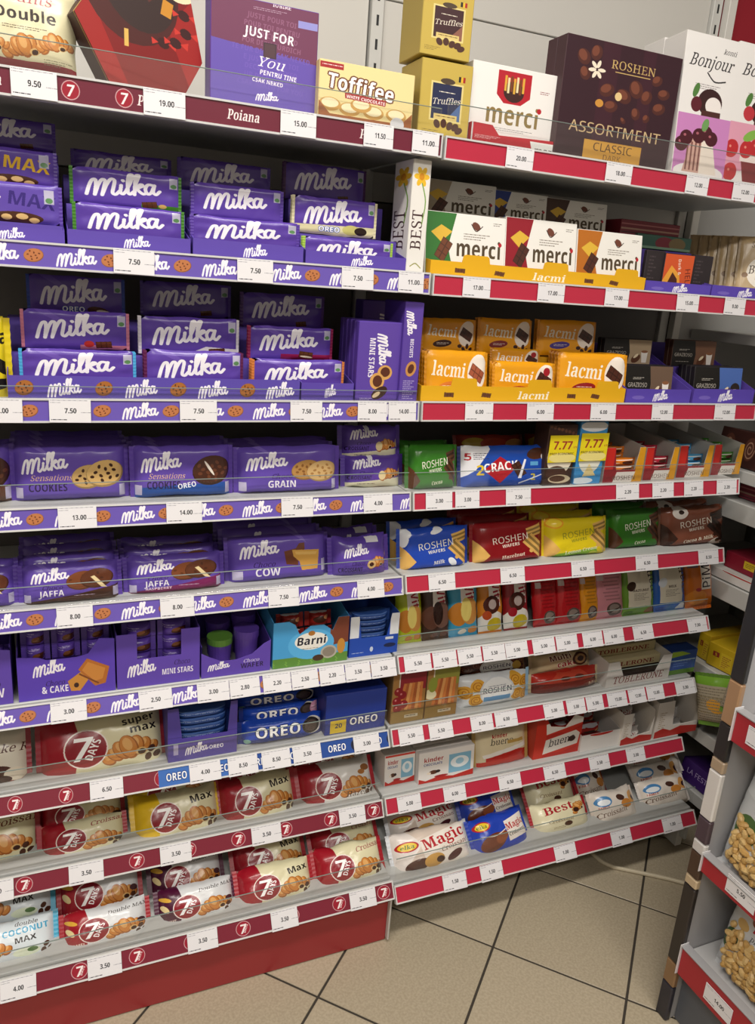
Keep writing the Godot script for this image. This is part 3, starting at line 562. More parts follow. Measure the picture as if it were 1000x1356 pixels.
func bevel(lo: Vector3, hi: Vector3, b: float, m: Material, front: Material = null, ur := Rect2(0, 0, 1, 1)) -> ArrayMesh:
	var st := tool_()
	var c := (lo + hi) / 2
	var h := (hi - lo) / 2
	b = minf(b, minf(h.x, minf(h.y, h.z)) * .5)
	var fr := tool_()
	for ax in 3:
		for s in [-1.0, 1.0]:
			var n := Vector3.ZERO; n[ax] = s
			var u := Vector3.ZERO; u[(ax + 1) % 3] = 1
			var v := n.cross(u)
			var hu: float = h[(ax + 1) % 3] - b
			var vi := (ax + 2) % 3
			var hv: float = h[vi] - b
			var o: Vector3 = c + n * h[ax]
			if ax == 2 and s > 0 and front:
				var x0 := lo.x + b
				var x1 := hi.x - b
				var y0 := lo.y + b
				var y1 := hi.y - b
				var e := ur.end
				quad(fr, Vector3(x0, y0, hi.z), Vector3(x1, y0, hi.z), Vector3(x1, y1, hi.z), Vector3(x0, y1, hi.z), Vector2(ur.position.x, e.y), e, Vector2(e.x, ur.position.y), ur.position)
			else:
				quad(st, o - u * hu - v * hv, o + u * hu - v * hv, o + u * hu + v * hv, o - u * hu + v * hv)
	for ax in 3:
		var i := (ax + 1) % 3
		var j := (ax + 2) % 3
		for si in [-1.0, 1.0]:
			for sj in [-1.0, 1.0]:
				var p0 := Vector3.ZERO
				p0[i] = si * h[i]; p0[j] = sj * (h[j] - b)
				var p1 := Vector3.ZERO
				p1[i] = si * (h[i] - b); p1[j] = sj * h[j]
				var d := Vector3.ZERO
				d[ax] = h[ax] - b
				var q := [c + p0 - d, c + p0 + d, c + p1 + d, c + p1 - d]
				if (q[1] - q[0]).cross(q[2] - q[0]).dot(q[0] + q[2] - 2 * c) < 0: q.reverse()
				quad(st, q[0], q[1], q[2], q[3])
	for sx in [-1.0, 1.0]:
		for sy in [-1.0, 1.0]:
			for sz in [-1.0, 1.0]:
				var s := Vector3(sx, sy, sz)
				var t := [c + s * Vector3(h.x, h.y - b, h.z - b), c + s * Vector3(h.x - b, h.y, h.z - b), c + s * Vector3(h.x - b, h.y - b, h.z)]
				if (t[1] - t[0]).cross(t[2] - t[0]).dot(s) < 0: t.reverse()
				var n: Vector3 = (t[1] - t[0]).cross(t[2] - t[0]).normalized()
				for q in [t[0], t[2], t[1]]:
					st.set_normal(n); st.set_uv(Vector2.ZERO); st.add_vertex(q)
	st.set_material(m)
	var mesh := st.commit()
	if front:
		fr.set_material(front)
		fr.commit(mesh)
	return mesh
# a flat sheet cut to an outline (metres, y up), facing +z, of thickness th; print maps over w x h
func sheet(pts: PackedVector2Array, w: float, h: float, th: float, m: Material, front: Material = null, ur := Rect2(0, 0, 1, 1)) -> ArrayMesh:
	var st := tool_()
	var fr := tool_() if front else st
	var tri := Geometry2D.triangulate_polygon(pts)
	for k in range(0, tri.size(), 3):
		var t := [pts[tri[k]], pts[tri[k + 1]], pts[tri[k + 2]]]
		if (t[1] - t[0]).cross(t[2] - t[0]) < 0: t.reverse()
		for q in [t[0], t[2], t[1]]:
			fr.set_normal(Vector3(0, 0, 1)); fr.set_uv(ur.position + Vector2((q.x / w + .5) * ur.size.x, (1 - q.y / h) * ur.size.y)); fr.add_vertex(Vector3(q.x, q.y, 0))
		for q in [t[0], t[1], t[2]]:
			st.set_normal(Vector3(0, 0, -1)); st.set_uv(Vector2.ZERO); st.add_vertex(Vector3(q.x, q.y, -th))
	var ccw := not Geometry2D.is_polygon_clockwise(pts)
	for k in pts.size():
		var a := pts[k]
		var b := pts[(k + 1) % pts.size()]
		if not ccw: var s := a; a = b; b = s
		quad(st, Vector3(a.x, a.y, -th), Vector3(b.x, b.y, -th), Vector3(b.x, b.y, 0), Vector3(a.x, a.y, 0))
	st.set_material(m)
	var mesh := st.commit()
	if front:
		fr.set_material(front); fr.commit(mesh)
	return mesh
func part(called: String, mesh: Mesh, parent: Node, at := Vector3.ZERO) -> MeshInstance3D:
	var o := MeshInstance3D.new()
	o.name = called
	o.mesh = mesh
	o.position = at
	parent.add_child(o, true)
	return o
func numbered(n: String) -> String:
	names[n] = names.get(n, -1) + 1
	return n if names[n] == 0 else "%s_%03d" % [n, names[n]]
func thing(called: String, label: String, category: String, group := "", at := Vector3.ZERO) -> Node3D:
	var o := Node3D.new()
	o.name = numbered(called)
	add_child(o)
	o.position = at
	o.set_meta("label", label); o.set_meta("category", category)
	if group: o.set_meta("group", group)
	return o
func structure(called: String, mesh: Mesh, at := Vector3.ZERO) -> MeshInstance3D:
	var o := part(called, mesh, self, at)
	o.set_meta("kind", "structure")
	return o
# a filled wrapper: pillow body with crimped ends; vert puts the seals at top and bottom
func pillow(root: Node3D, w: float, h: float, d: float, pr: String, col, seal_col, vert: bool, seal: float, wr: float, sd: int, flat: float, called := "wrapper"):
	var st := tool_()
	var bk := tool_()
	var fm = printed(pr, true)
	var ur := uvr(pr)
	var nx := 22
	var ny := 14
	var bw := w if vert else w - 2 * seal
	var bh := h - 2 * seal if vert else h
	var off := seal if vert else 0.0
	var F := []
	var B := []
	for j in ny + 1:
		for i in nx + 1:
			var s := 2.0 * i / nx - 1
			var t := 2.0 * j / ny - 1
			var es := flat * 1.6 if not vert else flat
			var et := flat if not vert else flat * 1.6
			if not vert: es = maxf(3.0, flat * .8)
			else: et = maxf(3.0, flat * .8)
			var b := sqrt(maxf(0, 1 - pow(absf(s), es))) * sqrt(maxf(0, 1 - pow(absf(t), et)))
			var x := s * bw / 2
			var y := off + (t + 1) * bh / 2
			var n1 := noise.get_noise_3d(x * 700 + sd * 37.0, y * 900, sd * 11.0)
			var n2 := noise.get_noise_3d(x * 1500 + sd * 17.0, y * 1100 + x * 600, sd * 5.0 + 90)
			var along := absf(s) if not vert else absf(t)
			var cross := t if not vert else s
			var nz := n1 * .7 - pow(1 - absf(n2), 6.0) * .55 + sin(cross * (6.0 + sd % 4) + sd) * pow(along, 4.0) * 1.1
			if not vert: y += (n1 * 1.6 + .5 * nz) * wr * absf(t) * absf(t)
			else: x += n1 * wr * 1.2 * absf(s) * absf(s)
			var rim := 1.0 if not (i == 0 or i == nx or j == 0 or j == ny) else 0.0
			F.append(Vector3(x, y, -d / 2 + d / 2 * b + nz * wr * (.2 + .8 * b) * rim))
			B.append(Vector3(x, y, -d / 2 - d / 2 * b * .9))
	for j in ny:
		for i in nx:
			var k := j * (nx + 1) + i
			for q in [k, k + nx + 2, k + 1, k, k + nx + 1, k + nx + 2]:
				var p: Vector3 = F[q]
				st.set_smooth_group(1)
				st.set_uv(ur.position + Vector2((p.x / w + .5) * ur.size.x, (1 - clampf(p.y / h, 0, 1)) * ur.size.y)); st.add_vertex(p)
			for q in [k, k + 1, k + nx + 2, k, k + nx + 2, k + nx + 1]:
				bk.set_smooth_group(1); bk.add_vertex(B[q])
	st.generate_normals(); bk.generate_normals()
	bk.set_material(plain(col, .4))
	var mesh := bk.commit()
	st.set_material(fm); st.commit(mesh)
	part(called, mesh, root)
	for s in [-1.0, 1.0]:
		var e := tool_()
		var n := 20
		var prev := []
		for k in n + 1:
			var t := float(k) / n
			var zz := (1 if k % 2 == 0 else -1) * .0002
			var out_ := seal * (1.0 if k % 2 == 0 else .93)
			var cur
			if vert:
				var x := (t - .5) * w * .98
				cur = [Vector3(x, h / 2 + s * bh / 2, -d / 2 + zz), Vector3(x, h / 2 + s * (bh / 2 + out_), -d / 2 - zz + seal * .12)]
			else:
				var y := t * h * .98 + .01 * h
				cur = [Vector3(s * bw / 2, y, -d / 2 + zz), Vector3(s * (bw / 2 + out_), y, -d / 2 - zz - seal * .15)]
			if prev:
				var q := [prev[0], prev[1], cur[1], cur[0]]
				if (q[1] - q[0]).cross(q[2] - q[0]).z < 0: q.reverse()
				quad(e, q[0], q[1], q[2], q[3])
			prev = cur
		e.set_material(plain(seal_col, .35))
		part("end_seal", e.commit(), root)
func cup(root: Node3D, r: float, h: float, col, lid, pr: String):
	for q in [["tub", 0.0, h * .8, r * .86, r, col], ["lid", h * .8, h, r * 1.06, r * 1.06, lid]]:
		var st := tool_()
		var n := 24
		for k in n:
			var a := TAU * k / n
			var b := TAU * (k + 1) / n
			var ra: float = q[3]
			var rb: float = q[4]
			quad(st, Vector3(cos(b) * ra, q[1], sin(b) * ra), Vector3(cos(a) * ra, q[1], sin(a) * ra), Vector3(cos(a) * rb, q[2], sin(a) * rb), Vector3(cos(b) * rb, q[2], sin(b) * rb))
			quad(st, Vector3(cos(b) * rb, q[2], sin(b) * rb), Vector3(cos(a) * rb, q[2], sin(a) * rb), Vector3(0, q[2], 0), Vector3(0, q[2], 0))
		st.set_material(plain(q[5], .35))
		part(q[0], st.commit(), root)
# open carton: front panel cut to prof (fractions of w and h), sloping sides, back and base, inner steps [z behind front, height, depth]
func tray(root: Node3D, w: float, h: float, d: float, pr: String, col, inner, prof: Array, hf: float, hb: float, steps: Array):
	var fm = printed(pr, false)
	var pts := PackedVector2Array()
	for k in range(0, prof.size(), 2): pts.append(Vector2((prof[k] - .5) * w, prof[k + 1] * h))
	part("front_panel", sheet(pts, w, h, .0015, plain(col, .6), fm, uvr(pr)), root)
	for s in [-1.0, 1.0]:
		var st := tool_()
		var x0: float = s * w / 2 - (.0 if s < 0 else .0015)
		var a := [Vector2(0, -.0016), Vector2(0, -d), Vector2(hb, -d), Vector2(hf, -.0016)]
		for x in [x0, x0 + .0015]:
			var q := []
			for p in a: q.append(Vector3(x, p.x, p.y))
			if (q[1] - q[0]).cross(q[2] - q[0]).x * (-1.0 if x == x0 else 1.0) < 0: q.reverse()
			quad(st, q[0], q[1], q[2], q[3])
		quad(st, Vector3(x0, hf, -.0016), Vector3(x0 + .0015, hf, -.0016), Vector3(x0 + .0015, hb, -d), Vector3(x0, hb, -d))
		st.set_material(plain(inner, .6))
		part("side_panel", st.commit(), root)
	var st := tool_()
	box_into(st, Vector3(-w / 2 + .0016, 0, -d), Vector3(w / 2 - .0016, hb, -d + .0015))
	st.set_material(plain(inner, .6)); part("back_panel", st.commit(), root)
	for p in steps:
		st = tool_()
		box_into(st, Vector3(-w / 2 + .002, .001, -p[0] - p[2]), Vector3(w / 2 - .002, p[1] - .0005, -p[0]))
		st.set_material(plain(col, .6)); part("step", st.commit(), root)
# kind, pos, [tilt, yaw], size, print, colour, seal colour, label, name, category, group, copies, spacing
func item(kind: String, p: Vector3, turn: Array, size: Vector3, pr: String, col: String, seal: String, label: String, called: String, category: String, group: String, copies := 1, dz := .02):
	var key := "%s|%s|%s|%s" % [kind, pr, str(size), seal]
	for k in copies:
		var lab: String = label if copies == 1 else ["front ", "second ", "third ", "fourth ", "fifth ", "sixth "][k] + label
		var at := p - Vector3(0, 0, dz * k)
		var o: Node3D
		if made.has(key):
			o = made[key].duplicate()
			o.name = numbered(called)
			add_child(o)
			o.position = at
			o.set_meta("label", lab); o.set_meta("category", category)
		else:
			o = thing(called, lab, category, "", at)
			made[key] = o
			var sd := made.size()
			var sl: String = seal if seal else col
			match kind:
				"box":
					printed(pr, false)
					part("carton", bevel(Vector3(-size.x / 2, 0, -size.z), Vector3(size.x / 2, size.y, 0), .0012, plain(col, .5), printed(pr, false), uvr(pr)), o)
					var st := tool_()
					box_into(st, Vector3(-size.x / 2 + .003, size.y, -size.z + .003), Vector3(size.x / 2 - .003, size.y + .0006, -.004))
					st.set_material(plain(col, .5)); part("tuck_flap", st.commit(), o)
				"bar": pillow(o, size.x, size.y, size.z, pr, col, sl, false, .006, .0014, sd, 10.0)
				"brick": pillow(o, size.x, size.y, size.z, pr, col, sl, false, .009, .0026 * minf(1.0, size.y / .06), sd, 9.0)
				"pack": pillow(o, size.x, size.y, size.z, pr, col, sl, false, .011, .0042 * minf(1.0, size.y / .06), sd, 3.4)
				"vpack": pillow(o, size.x, size.y, size.z, pr, col, sl, true, .01, .004, sd, 3.0)
				"pouch": pillow(o, size.x, size.y, size.z, pr, col, sl, true, .014, .004, sd, 4.0)
		o.rotation_degrees = Vector3(-turn[0], turn[1], 0)
		if group or copies > 1: o.set_meta("group", group if group else label)
		elif o.has_meta("group"): o.remove_meta("group")

# ------------------------------------------------------------------ fittings
func slab(lo: Vector3, hi: Vector3, m: Material, b := .0015) -> ArrayMesh: return bevel(lo, hi, b, m)
func glass() -> StandardMaterial3D:
	if not mats.has("glass"):
		var m := StandardMaterial3D.new()
		m.transparency = BaseMaterial3D.TRANSPARENCY_ALPHA
		m.albedo_color = Color(.35, .42, .39, .015); m.roughness = .04
		mats["glass"] = m
	return mats["glass"]
# one shelf of a bay, its rail, the printed strips in the rail and the clear guard above it
func shelf(bay: Node3D, x0: float, x1: float, yb: float, zf: float, zb: float, strips: Array, guard: float, rail_col: String, lean: float):
	var hgt := .044
	var tz := sin(lean) * hgt
	var s := part("shelf", slab(Vector3(x0, yb + .014, zb), Vector3(x1, yb + .038, zf - .013 - tz), plain("b6b8b6", .45)), bay)
	var rail := tool_()
	box_into(rail, Vector3(x0, 0, -.0115), Vector3(x1, hgt, -.002))
	box_into(rail, Vector3(x0, 0, -.002), Vector3(x1, .0035, .0022))
	box_into(rail, Vector3(x0, hgt - .0035, -.002), Vector3(x1, hgt, .0022))
	for e in [x0, x1 - .003]: box_into(rail, Vector3(e, .0035, -.002), Vector3(e + .003, hgt - .0035, .0022))
	rail.set_material(plain(rail_col, .35))
	part("price_rail", rail.commit(), s, Vector3(0, yb, zf)).rotation.x = -lean
	for q in strips:   # print, from, to, part of the print used
		var st := tool_()
		var ur := Rect2(0, 0, 1, 1)
		if q[0]:
			printed(q[0], true); ur = uvr(q[0])
		var a: Vector2 = ur.position + Vector2(ur.size.x * q[3], 0)
		var b := Vector2(ur.position.x + ur.size.x * q[4], ur.end.y)
		quad(st, Vector3(q[1], .0035, 0), Vector3(q[2], .0035, 0), Vector3(q[2], hgt - .0035, 0), Vector3(q[1], hgt - .0035, 0), Vector2(a.x, b.y), b, Vector2(b.x, a.y), a)
		var bk := tool_()
		box_into(bk, Vector3(q[1], .0035, -.0015), Vector3(q[2], hgt - .0035, 0), true)
		bk.set_material(plain("b8283c" if not q[0] else "6a3a78", .4))
		var mesh := bk.commit()
		st.set_material(printed(q[0], true) if q[0] else plain("b82c44", .3)); st.commit(mesh)
		part("rail_strip", mesh, s, Vector3(0, yb, zf)).rotation.x = -lean
	if guard > 0:
		var gy := yb + cos(lean) * hgt
		var gz := zf - tz - .006
		var g := part("clear_guard", slab(Vector3(x0 + .004, gy - .002, gz - .0025), Vector3(x1 - .004, gy + guard, gz), glass(), .0003), s)
		g.set_meta("label", "clear plastic guard strip")
		part("guard_rim", slab(Vector3(x0 + .004, gy + guard, gz - .0025), Vector3(x1 - .004, gy + guard + .0014, gz), plain("7d8a84", .3), .0003), s)
func upright(bay: Node3D, x: float, z: float, slots_from: float, foot: float):
	var u := part("upright", slab(Vector3(x - .015, 0, z - .03), Vector3(x + .015, 2.75, z + .012), plain("c4c4c0", .4)), bay)
	var y := slots_from
	while y < 2.7:
		part("slot", slab(Vector3(x - .003, y, z + .0118), Vector3(x + .003, y + .022, z + .0124), plain("1c1c1e", .6), .0001), u)
		y += .05
	if foot > 0: part("foot", slab(Vector3(x - .012, .012, z + .0125), Vector3(x + .012, .1, foot), plain("c4c4c0", .4)), u)
func price_tag(x: float, y: float, z: float, w: float, h: float, price: String, label: String, group: String, lean := 0.0):
	var k: String = tag_print(price, w > .058)
	var key := "tag%s%.3f%.3f" % [k, w, h]
	if not made.has(key): made[key] = bevel(Vector3(-w / 2, 0, -.0006), Vector3(w / 2, h, .0006), .0002, plain("e2e2e4", .4), printed(k, true), uvr(k))
	var o := MeshInstance3D.new()
	o.name = numbered("price_tag")
	o.mesh = made[key]
	o.position = Vector3(x, y, z)
	o.rotation_degrees = Vector3(-1.5 - rad_to_deg(lean), 0, rng.randf_range(-.8, .8))
	add_child(o)
	o.set_meta("label", label); o.set_meta("category", "price tag"); o.set_meta("group", group)

func _ready():
	ts = TextServerManager.get_primary_interface()
	noise.seed = 4; noise.frequency = .02; rng.seed = 11
	# camera
	var cam := Camera3D.new()
	cam.name = "camera"
	cam.transform = Transform3D(Basis(Vector3(0.921048, 0.070203, 0.383068), Vector3(0.048234, 0.955482, -0.291081), Vector3(-0.386450, 0.286577, 0.876659)), Vector3(-0.751792, 1.636610, 1.513792))
	cam.fov = 66.8045
	cam.near = .02
	add_child(cam)
	# surroundings and exposure
	var we := WorldEnvironment.new()
	we.name = "world"
	var env := Environment.new()
	env.background_mode = Environment.BG_COLOR
	env.background_color = Color(0, 0, 0)
	env.tonemap_mode = Environment.TONE_MAPPER_LINEAR
	env.tonemap_exposure = 1.0
	env.sdfgi_enabled = true; env.ssao_enabled = true; env.ssil_enabled = true
	we.environment = env
	add_child(we)
	# ceiling light panels, the shop's only lamps
	var lamp_m := StandardMaterial3D.new()
	lamp_m.albedo_color = Color(.9, .9, .9)
	lamp_m.emission_enabled = true; lamp_m.emission = Color(1, .97, .92); lamp_m.emission_energy_multiplier = 2.0
	for q in LAMPS:
		var t := thing("ceiling_light", q[2], "ceiling light", "ceiling light panels", Vector3(q[0], 3.4, q[1]))
		part("frame", slab(Vector3(-.62, .01, -.17), Vector3(.62, .04, .17), plain("d8d8d8", .4)), t)
		part("diffuser", slab(Vector3(-.6, 0, -.15), Vector3(.6, .0098, .15), lamp_m), t)
		var l := AreaLight3D.new()
		l.name = numbered("panel_light")
		l.area_size = Vector2(1.2, .3)
		l.light_energy = LIGHT
		l.light_color = Color(1, .975, .945)
		l.area_range = 12.0
		l.shadow_enabled = true
		l.rotation_degrees = Vector3(-90, 0, 0)
		l.position = Vector3(q[0], 3.393, q[1])
		add_child(l)
	room()
	bays()
	corner_unit()
	nut_stand()
	trays()
	goods()
	tags()
	finish_prints()

const LIGHT := 3.9
const LAMPS := [[-1.55, 1.15, "ceiling light panel over the croissant end of the aisle"], [-.1, 1.15, "ceiling light panel over the middle of the aisle"], [-1.55, 2.8, "ceiling light panel behind the viewer at the croissant end"], [.3, 2.8, "ceiling light panel behind the viewer near the nut stand"]]
const LEAN := [0.0, .05, .1, .2, .3, .45, .5, .5, .55]
func room():
	var st := tool_()
	box_into(st, Vector3(-3.2, -.12, -.62), Vector3(1.72, -.003, 3.6))
	st.set_material(plain("3a342c", .8))
	var fl := structure("floor", st.commit())
	var tile_m := []
	for k in 4:
		var m := StandardMaterial3D.new()
		var n := NoiseTexture2D.new()
		var f := FastNoiseLite.new()
		f.seed = 20 + k; f.frequency = .05; f.fractal_octaves = 5
		n.noise = f; n.width = 256; n.height = 256; n.seamless = true
		var g := Gradient.new()
		var base: Color = [Color.html("b4a78e"), Color.html("b0a38a"), Color.html("b7aa91"), Color.html("b2a58b")][k]
		g.set_color(0, base.darkened(.1)); g.set_color(1, base.lightened(.08))
		n.color_ramp = g
		m.albedo_texture = n
		m.uv1_triplanar = true; m.uv1_scale = Vector3(9, 9, 9)
		m.roughness = .32
		tile_m.append(m)
	var side := .3365
	var ax := Vector2(.477, -.001).rotated(deg_to_rad(46.2)).normalized() * side
	var ay := Vector2(-ax.y, ax.x)
	var o := Vector2(.25, .189)
	var tm := []
	for k in 4: tm.append(slab(Vector3(-side / 2 + .003, -.003, -side / 2 + .003), Vector3(side / 2 - .003, 0, side / 2 - .003), tile_m[k], .0008))
	for i in range(-14, 16):
		for j in range(-14, 16):
			var c := o + ax * (i + .5) + ay * (j + .5)
			if c.x < -2.5 or c.x > 1.45 or c.y < -.3 or c.y > 2.2: continue
			var t := part("tile", tm[(i * 7 + j * 3 + 100) % 4], fl, Vector3(c.x, 0, c.y))
			t.rotation.y = -ax.angle() + [0, PI / 2, PI, 0][(i + 2 * j + 60) % 4]
	for q in [["wall_back", Vector3(-3.2, 0, -.62), Vector3(1.72, 3.44, -.5)], ["wall_right", Vector3(1.62, 0, -.5), Vector3(1.72, 3.44, 3.6)], ["wall_left", Vector3(-3.2, 0, -.5), Vector3(-3.1, 3.44, 3.6)], ["wall_front", Vector3(-3.1, 0, 3.5), Vector3(1.62, 3.44, 3.6)], ["ceiling", Vector3(-3.2, 3.44, -.62), Vector3(1.72, 3.56, 3.6)]]:
		st = tool_()
		box_into(st, q[1], q[2])
		st.set_material(plain("8f8a82" if q[0] != "ceiling" else "c9c6c0", .8))
		structure(q[0], st.commit())

func bays():
	var zb := -.41
	for side in 2:
		var left := side == 0
		var x0 := -1.0 if left else .003
		var x1 := -.003 if left else 1.0
		var bay := thing("shelving_bay", "white metal shelving bay with purple and maroon price rails" if left else "white metal shelving bay with red price rails", "shelving")
		# back panels, each its own sheet
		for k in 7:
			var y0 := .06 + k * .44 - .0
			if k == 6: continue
			part("back_panel", slab(Vector3(x0 + .016, y0 + .0015, zb - .012), Vector3(x1 - .016, minf(y0 + .4385, 2.74), zb), plain("c6c4be" if k > 3 else "6a6663", .5)), bay)  # lower panels darker: the shade behind the goods is put into their colour
		if left: upright(bay, -1.0, zb, 3.0, 0.0)
		upright(bay, .0 if left else 1.0, zb, 1.95 if left else 2.0, -.06 if left else .05)
		var ys: Array = SHELF_Y[side]
		for k in 9:
			var zf := .1 if k == 8 else 0.0
			var strips := []
			if not left: strips = [["", x0 + .003, x1 - .003, 0, 1]]
			elif k == 0: strips = [["strip_po", x0 + .003, x1 - .003, 0, 1]]
			elif k < 6: strips = [["strip_p", x0 + .003, x1 - .003, [0.0, .0, .02, .012, .03, .05][k], [.94, .9, .92, .95, .93, .96][k]]]
			elif k == 6: strips = [["strip_7", x0 + .003, -.562, 0, .49], ["strip_o", -.562, x1 - .003, 0, 1]]
			else: strips = [["strip_7", x0 + .003, x1 - .003, .02 * (k - 6), .96]]
			var guard: float = ([.045, 0, .02, .042, .042, 0.0, .05, .045, .06] if left else [.06, 0, 0, .042, 0.0, .048, .06, 0.0, .075])[k]
			shelf(bay, x0, x1, ys[k], zf, zb + .002, strips, guard, "d4d4d2" if k > 2 else "c9c9c8", LEAN[k])
		if left:
			part("kick_panel", slab(Vector3(x0, .002, .06), Vector3(x1 - .006, .147, .078), plain("9a2c30", .4)), bay)
			part("base_end", slab(Vector3(x1 - .006, .01, -.38), Vector3(x1 - .001, .147, .09), plain("c4c2bc", .5)), bay)
		else:
			part("base_end", slab(Vector3(x1 - .004, .05, -.38), Vector3(x1 + .006, .126, .07), plain("bcc0c0", .45)), bay)
			part("leg", slab(Vector3(x1 - .03, .0, -.1), Vector3(x1 + .01, .1, -.06), plain("2a2a2c", .6)), bay)
			part("leg", slab(Vector3(.02, .0, -.3), Vector3(.05, .12, -.27), plain("2a2a2c", .6)), bay)
			part("base_back", slab(Vector3(.02, .02, -.4), Vector3(.98, .12, -.39), plain("55504a", .7)), bay)
	var cable := tool_()
	var pts := [Vector3(.72, .006, -.2), Vector3(.718, .006, -.02), Vector3(.735, .006, .045), Vector3(.79, .006, .09), Vector3(.864, .006, .143), Vector3(.92, .006, .19), Vector3(.985, .006, .26), Vector3(1.05, .006, .4)]
	tube(cable, pts, .006)
	cable.set_material(plain("c9bea4", .5))
	var c := part("floor_cable", cable.commit(), self)
	c.set_meta("label", "pale beige cable lying across the floor tiles"); c.set_meta("category", "cable")

func tube(st: SurfaceTool, pts: Array, r: float):
	var c := Curve3D.new()
	for k in pts.size():
		var t: Vector3 = (pts[mini(k + 1, pts.size() - 1)] - pts[maxi(k - 1, 0)]) / 6.0
		c.add_point(pts[k], -t, t)
	var p := c.tessellate(3, 6)
	var rings := []
	for k in p.size():
		var d := (p[mini(k + 1, p.size() - 1)] - p[maxi(k - 1, 0)]).normalized()
		var s := d.cross(Vector3.UP).normalized()
		var u := s.cross(d)
		var ring := []
		for a in 10: ring.append(p[k] + (s * cos(TAU * a / 10) + u * sin(TAU * a / 10)) * r)
		rings.append(ring)
	for k in rings.size() - 1:
		for a in 10:
			var b := (a + 1) % 10
			quad(st, rings[k][a], rings[k][b], rings[k + 1][b], rings[k + 1][a])

# shelving in the corner, its fronts facing the aisle from x = 1.1
func side_box(label: String, called: String, cat: String, x: float, y: float, z: float, w: float, h: float, d: float, pr: String, col: String, tilt := 0.0, yaw := 0.0):
	printed(pr, false)
	var o := thing(called, label, cat, "", Vector3(x, y, z))
	part("carton", bevel(Vector3(-w / 2, 0, -d), Vector3(w / 2, h, 0), .0012, plain(col, .5), printed(pr, false), uvr(pr)), o)
	o.rotation_degrees = Vector3(-tilt, -90 + yaw, 0)
	o.rotation_order = EULER_ORDER_YXZ
	return o
func corner_unit():
	var bay := thing("corner_shelving", "grey corner shelving at the end of the red-railed bay", "shelving")
	part("red_panel", slab(Vector3(1.02, 2.05, -.42), Vector3(1.6, 2.85, -.4), plain("8e1526", .5)), bay)
	part("white_post", slab(Vector3(1.018, .0, -.4), Vector3(1.045, 2.85, -.375), plain("d2d0ca", .45)), bay)
	part("back_panel", slab(Vector3(1.52, .05, -.36), Vector3(1.54, 2.05, .6), plain("8f8f8c", .55)), bay)
	part("end_panel", slab(Vector3(1.05, .05, -.4), Vector3(1.52, 2.05, -.385), plain("a8a8a6", .55)), bay)
	var g = plain("b4b4b0", .5)
	for q in [[1.53, .03], [1.145, .035], [1.032, .055], [.785, .055], [.518, .04], [.31, .042], [.1, .04]]:
		var s := part("shelf", slab(Vector3(1.104, q[0] + q[1] - .012, -.38), Vector3(1.52, q[0] + q[1] - .002, .5), g), bay)
		part("shelf_rail", slab(Vector3(1.095, q[0], -.38), Vector3(1.103, q[0] + q[1], .5), plain("c2c2be", .45)), s)
	side_box("dark brown swirl carton leaning on the corner shelf", "biscuit_carton", "biscuit carton", 1.13, 1.181, -.15, .16, .105, .12, "swirlbox", "3c1f1a", 8)
	side_box("beige carton with dark lettering beside the swirl carton", "biscuit_carton", "biscuit carton", 1.125, 1.181, -.02, .08, .09, .12, "swirlbox2", "8a7858", 4)
	for k in 3: side_box(["dark red packet", "orange-red packet", "brown packet"][k] + " standing on the corner shelf behind a grey rail", "biscuit_packet", "biscuit packet", 1.15, 1.088, -.1 + k * .07, .06, .045, .1, ["redsticks", "redpack", "darkbox"][k], ["7a2030", "a03020", "4a2a20"][k])
	side_box("grey cardboard tray edge on the corner shelf", "carton_tray", "tray", 1.108, .841, -.03, .22, .03, .1, "kwtray", "c2c0ba")
	side_box("maroon carton with a yellow label in the corner tray", "biscuit_carton", "biscuit carton", 1.14, .872, -.05, .14, .05, .12, "marbox", "7a1428")
	side_box("narrow yellow carton with a red square on the corner shelf", "biscuit_carton", "biscuit carton", 1.125, .559, -.12, .045, .085, .2, "yelbox", "b9981c")
	side_box("wide yellow carton on the corner shelf", "biscuit_carton", "biscuit carton", 1.122, .559, -.045, .09, .075, .3, "yelbox", "c0a01c", 0, 8)
	side_box("magenta packet on the low corner shelf", "biscuit_packet", "biscuit packet", 1.12, .353, .06, .06, .055, .1, "magbox", "8a1c4c")
	side_box("dark purple carton low in the corner", "biscuit_carton", "biscuit carton", 1.115, .141, -.03, .15, .07, .12, "purpbox", "3a1c60", 10)
	for q in [[1.07, .41, .045, .13, .17, 8.0, 14.0, "lower green and grey seed bag hanging off the corner shelf"], [1.02, .5, .13, .1, .22, 4.0, -6.0, "upper green and grey seed bag hanging by the panel"]]:
		var o := thing("seed_bag", q[7], "snack bag", "seed bags", Vector3(q[0], q[1], q[2]))
		pillow(o, q[3], q[4], .035, "seedbag", "8f8872", "5f8a2a", true, .012, .003, 9, 3.0)
		o.rotation_degrees = Vector3(0, -62, q[6])

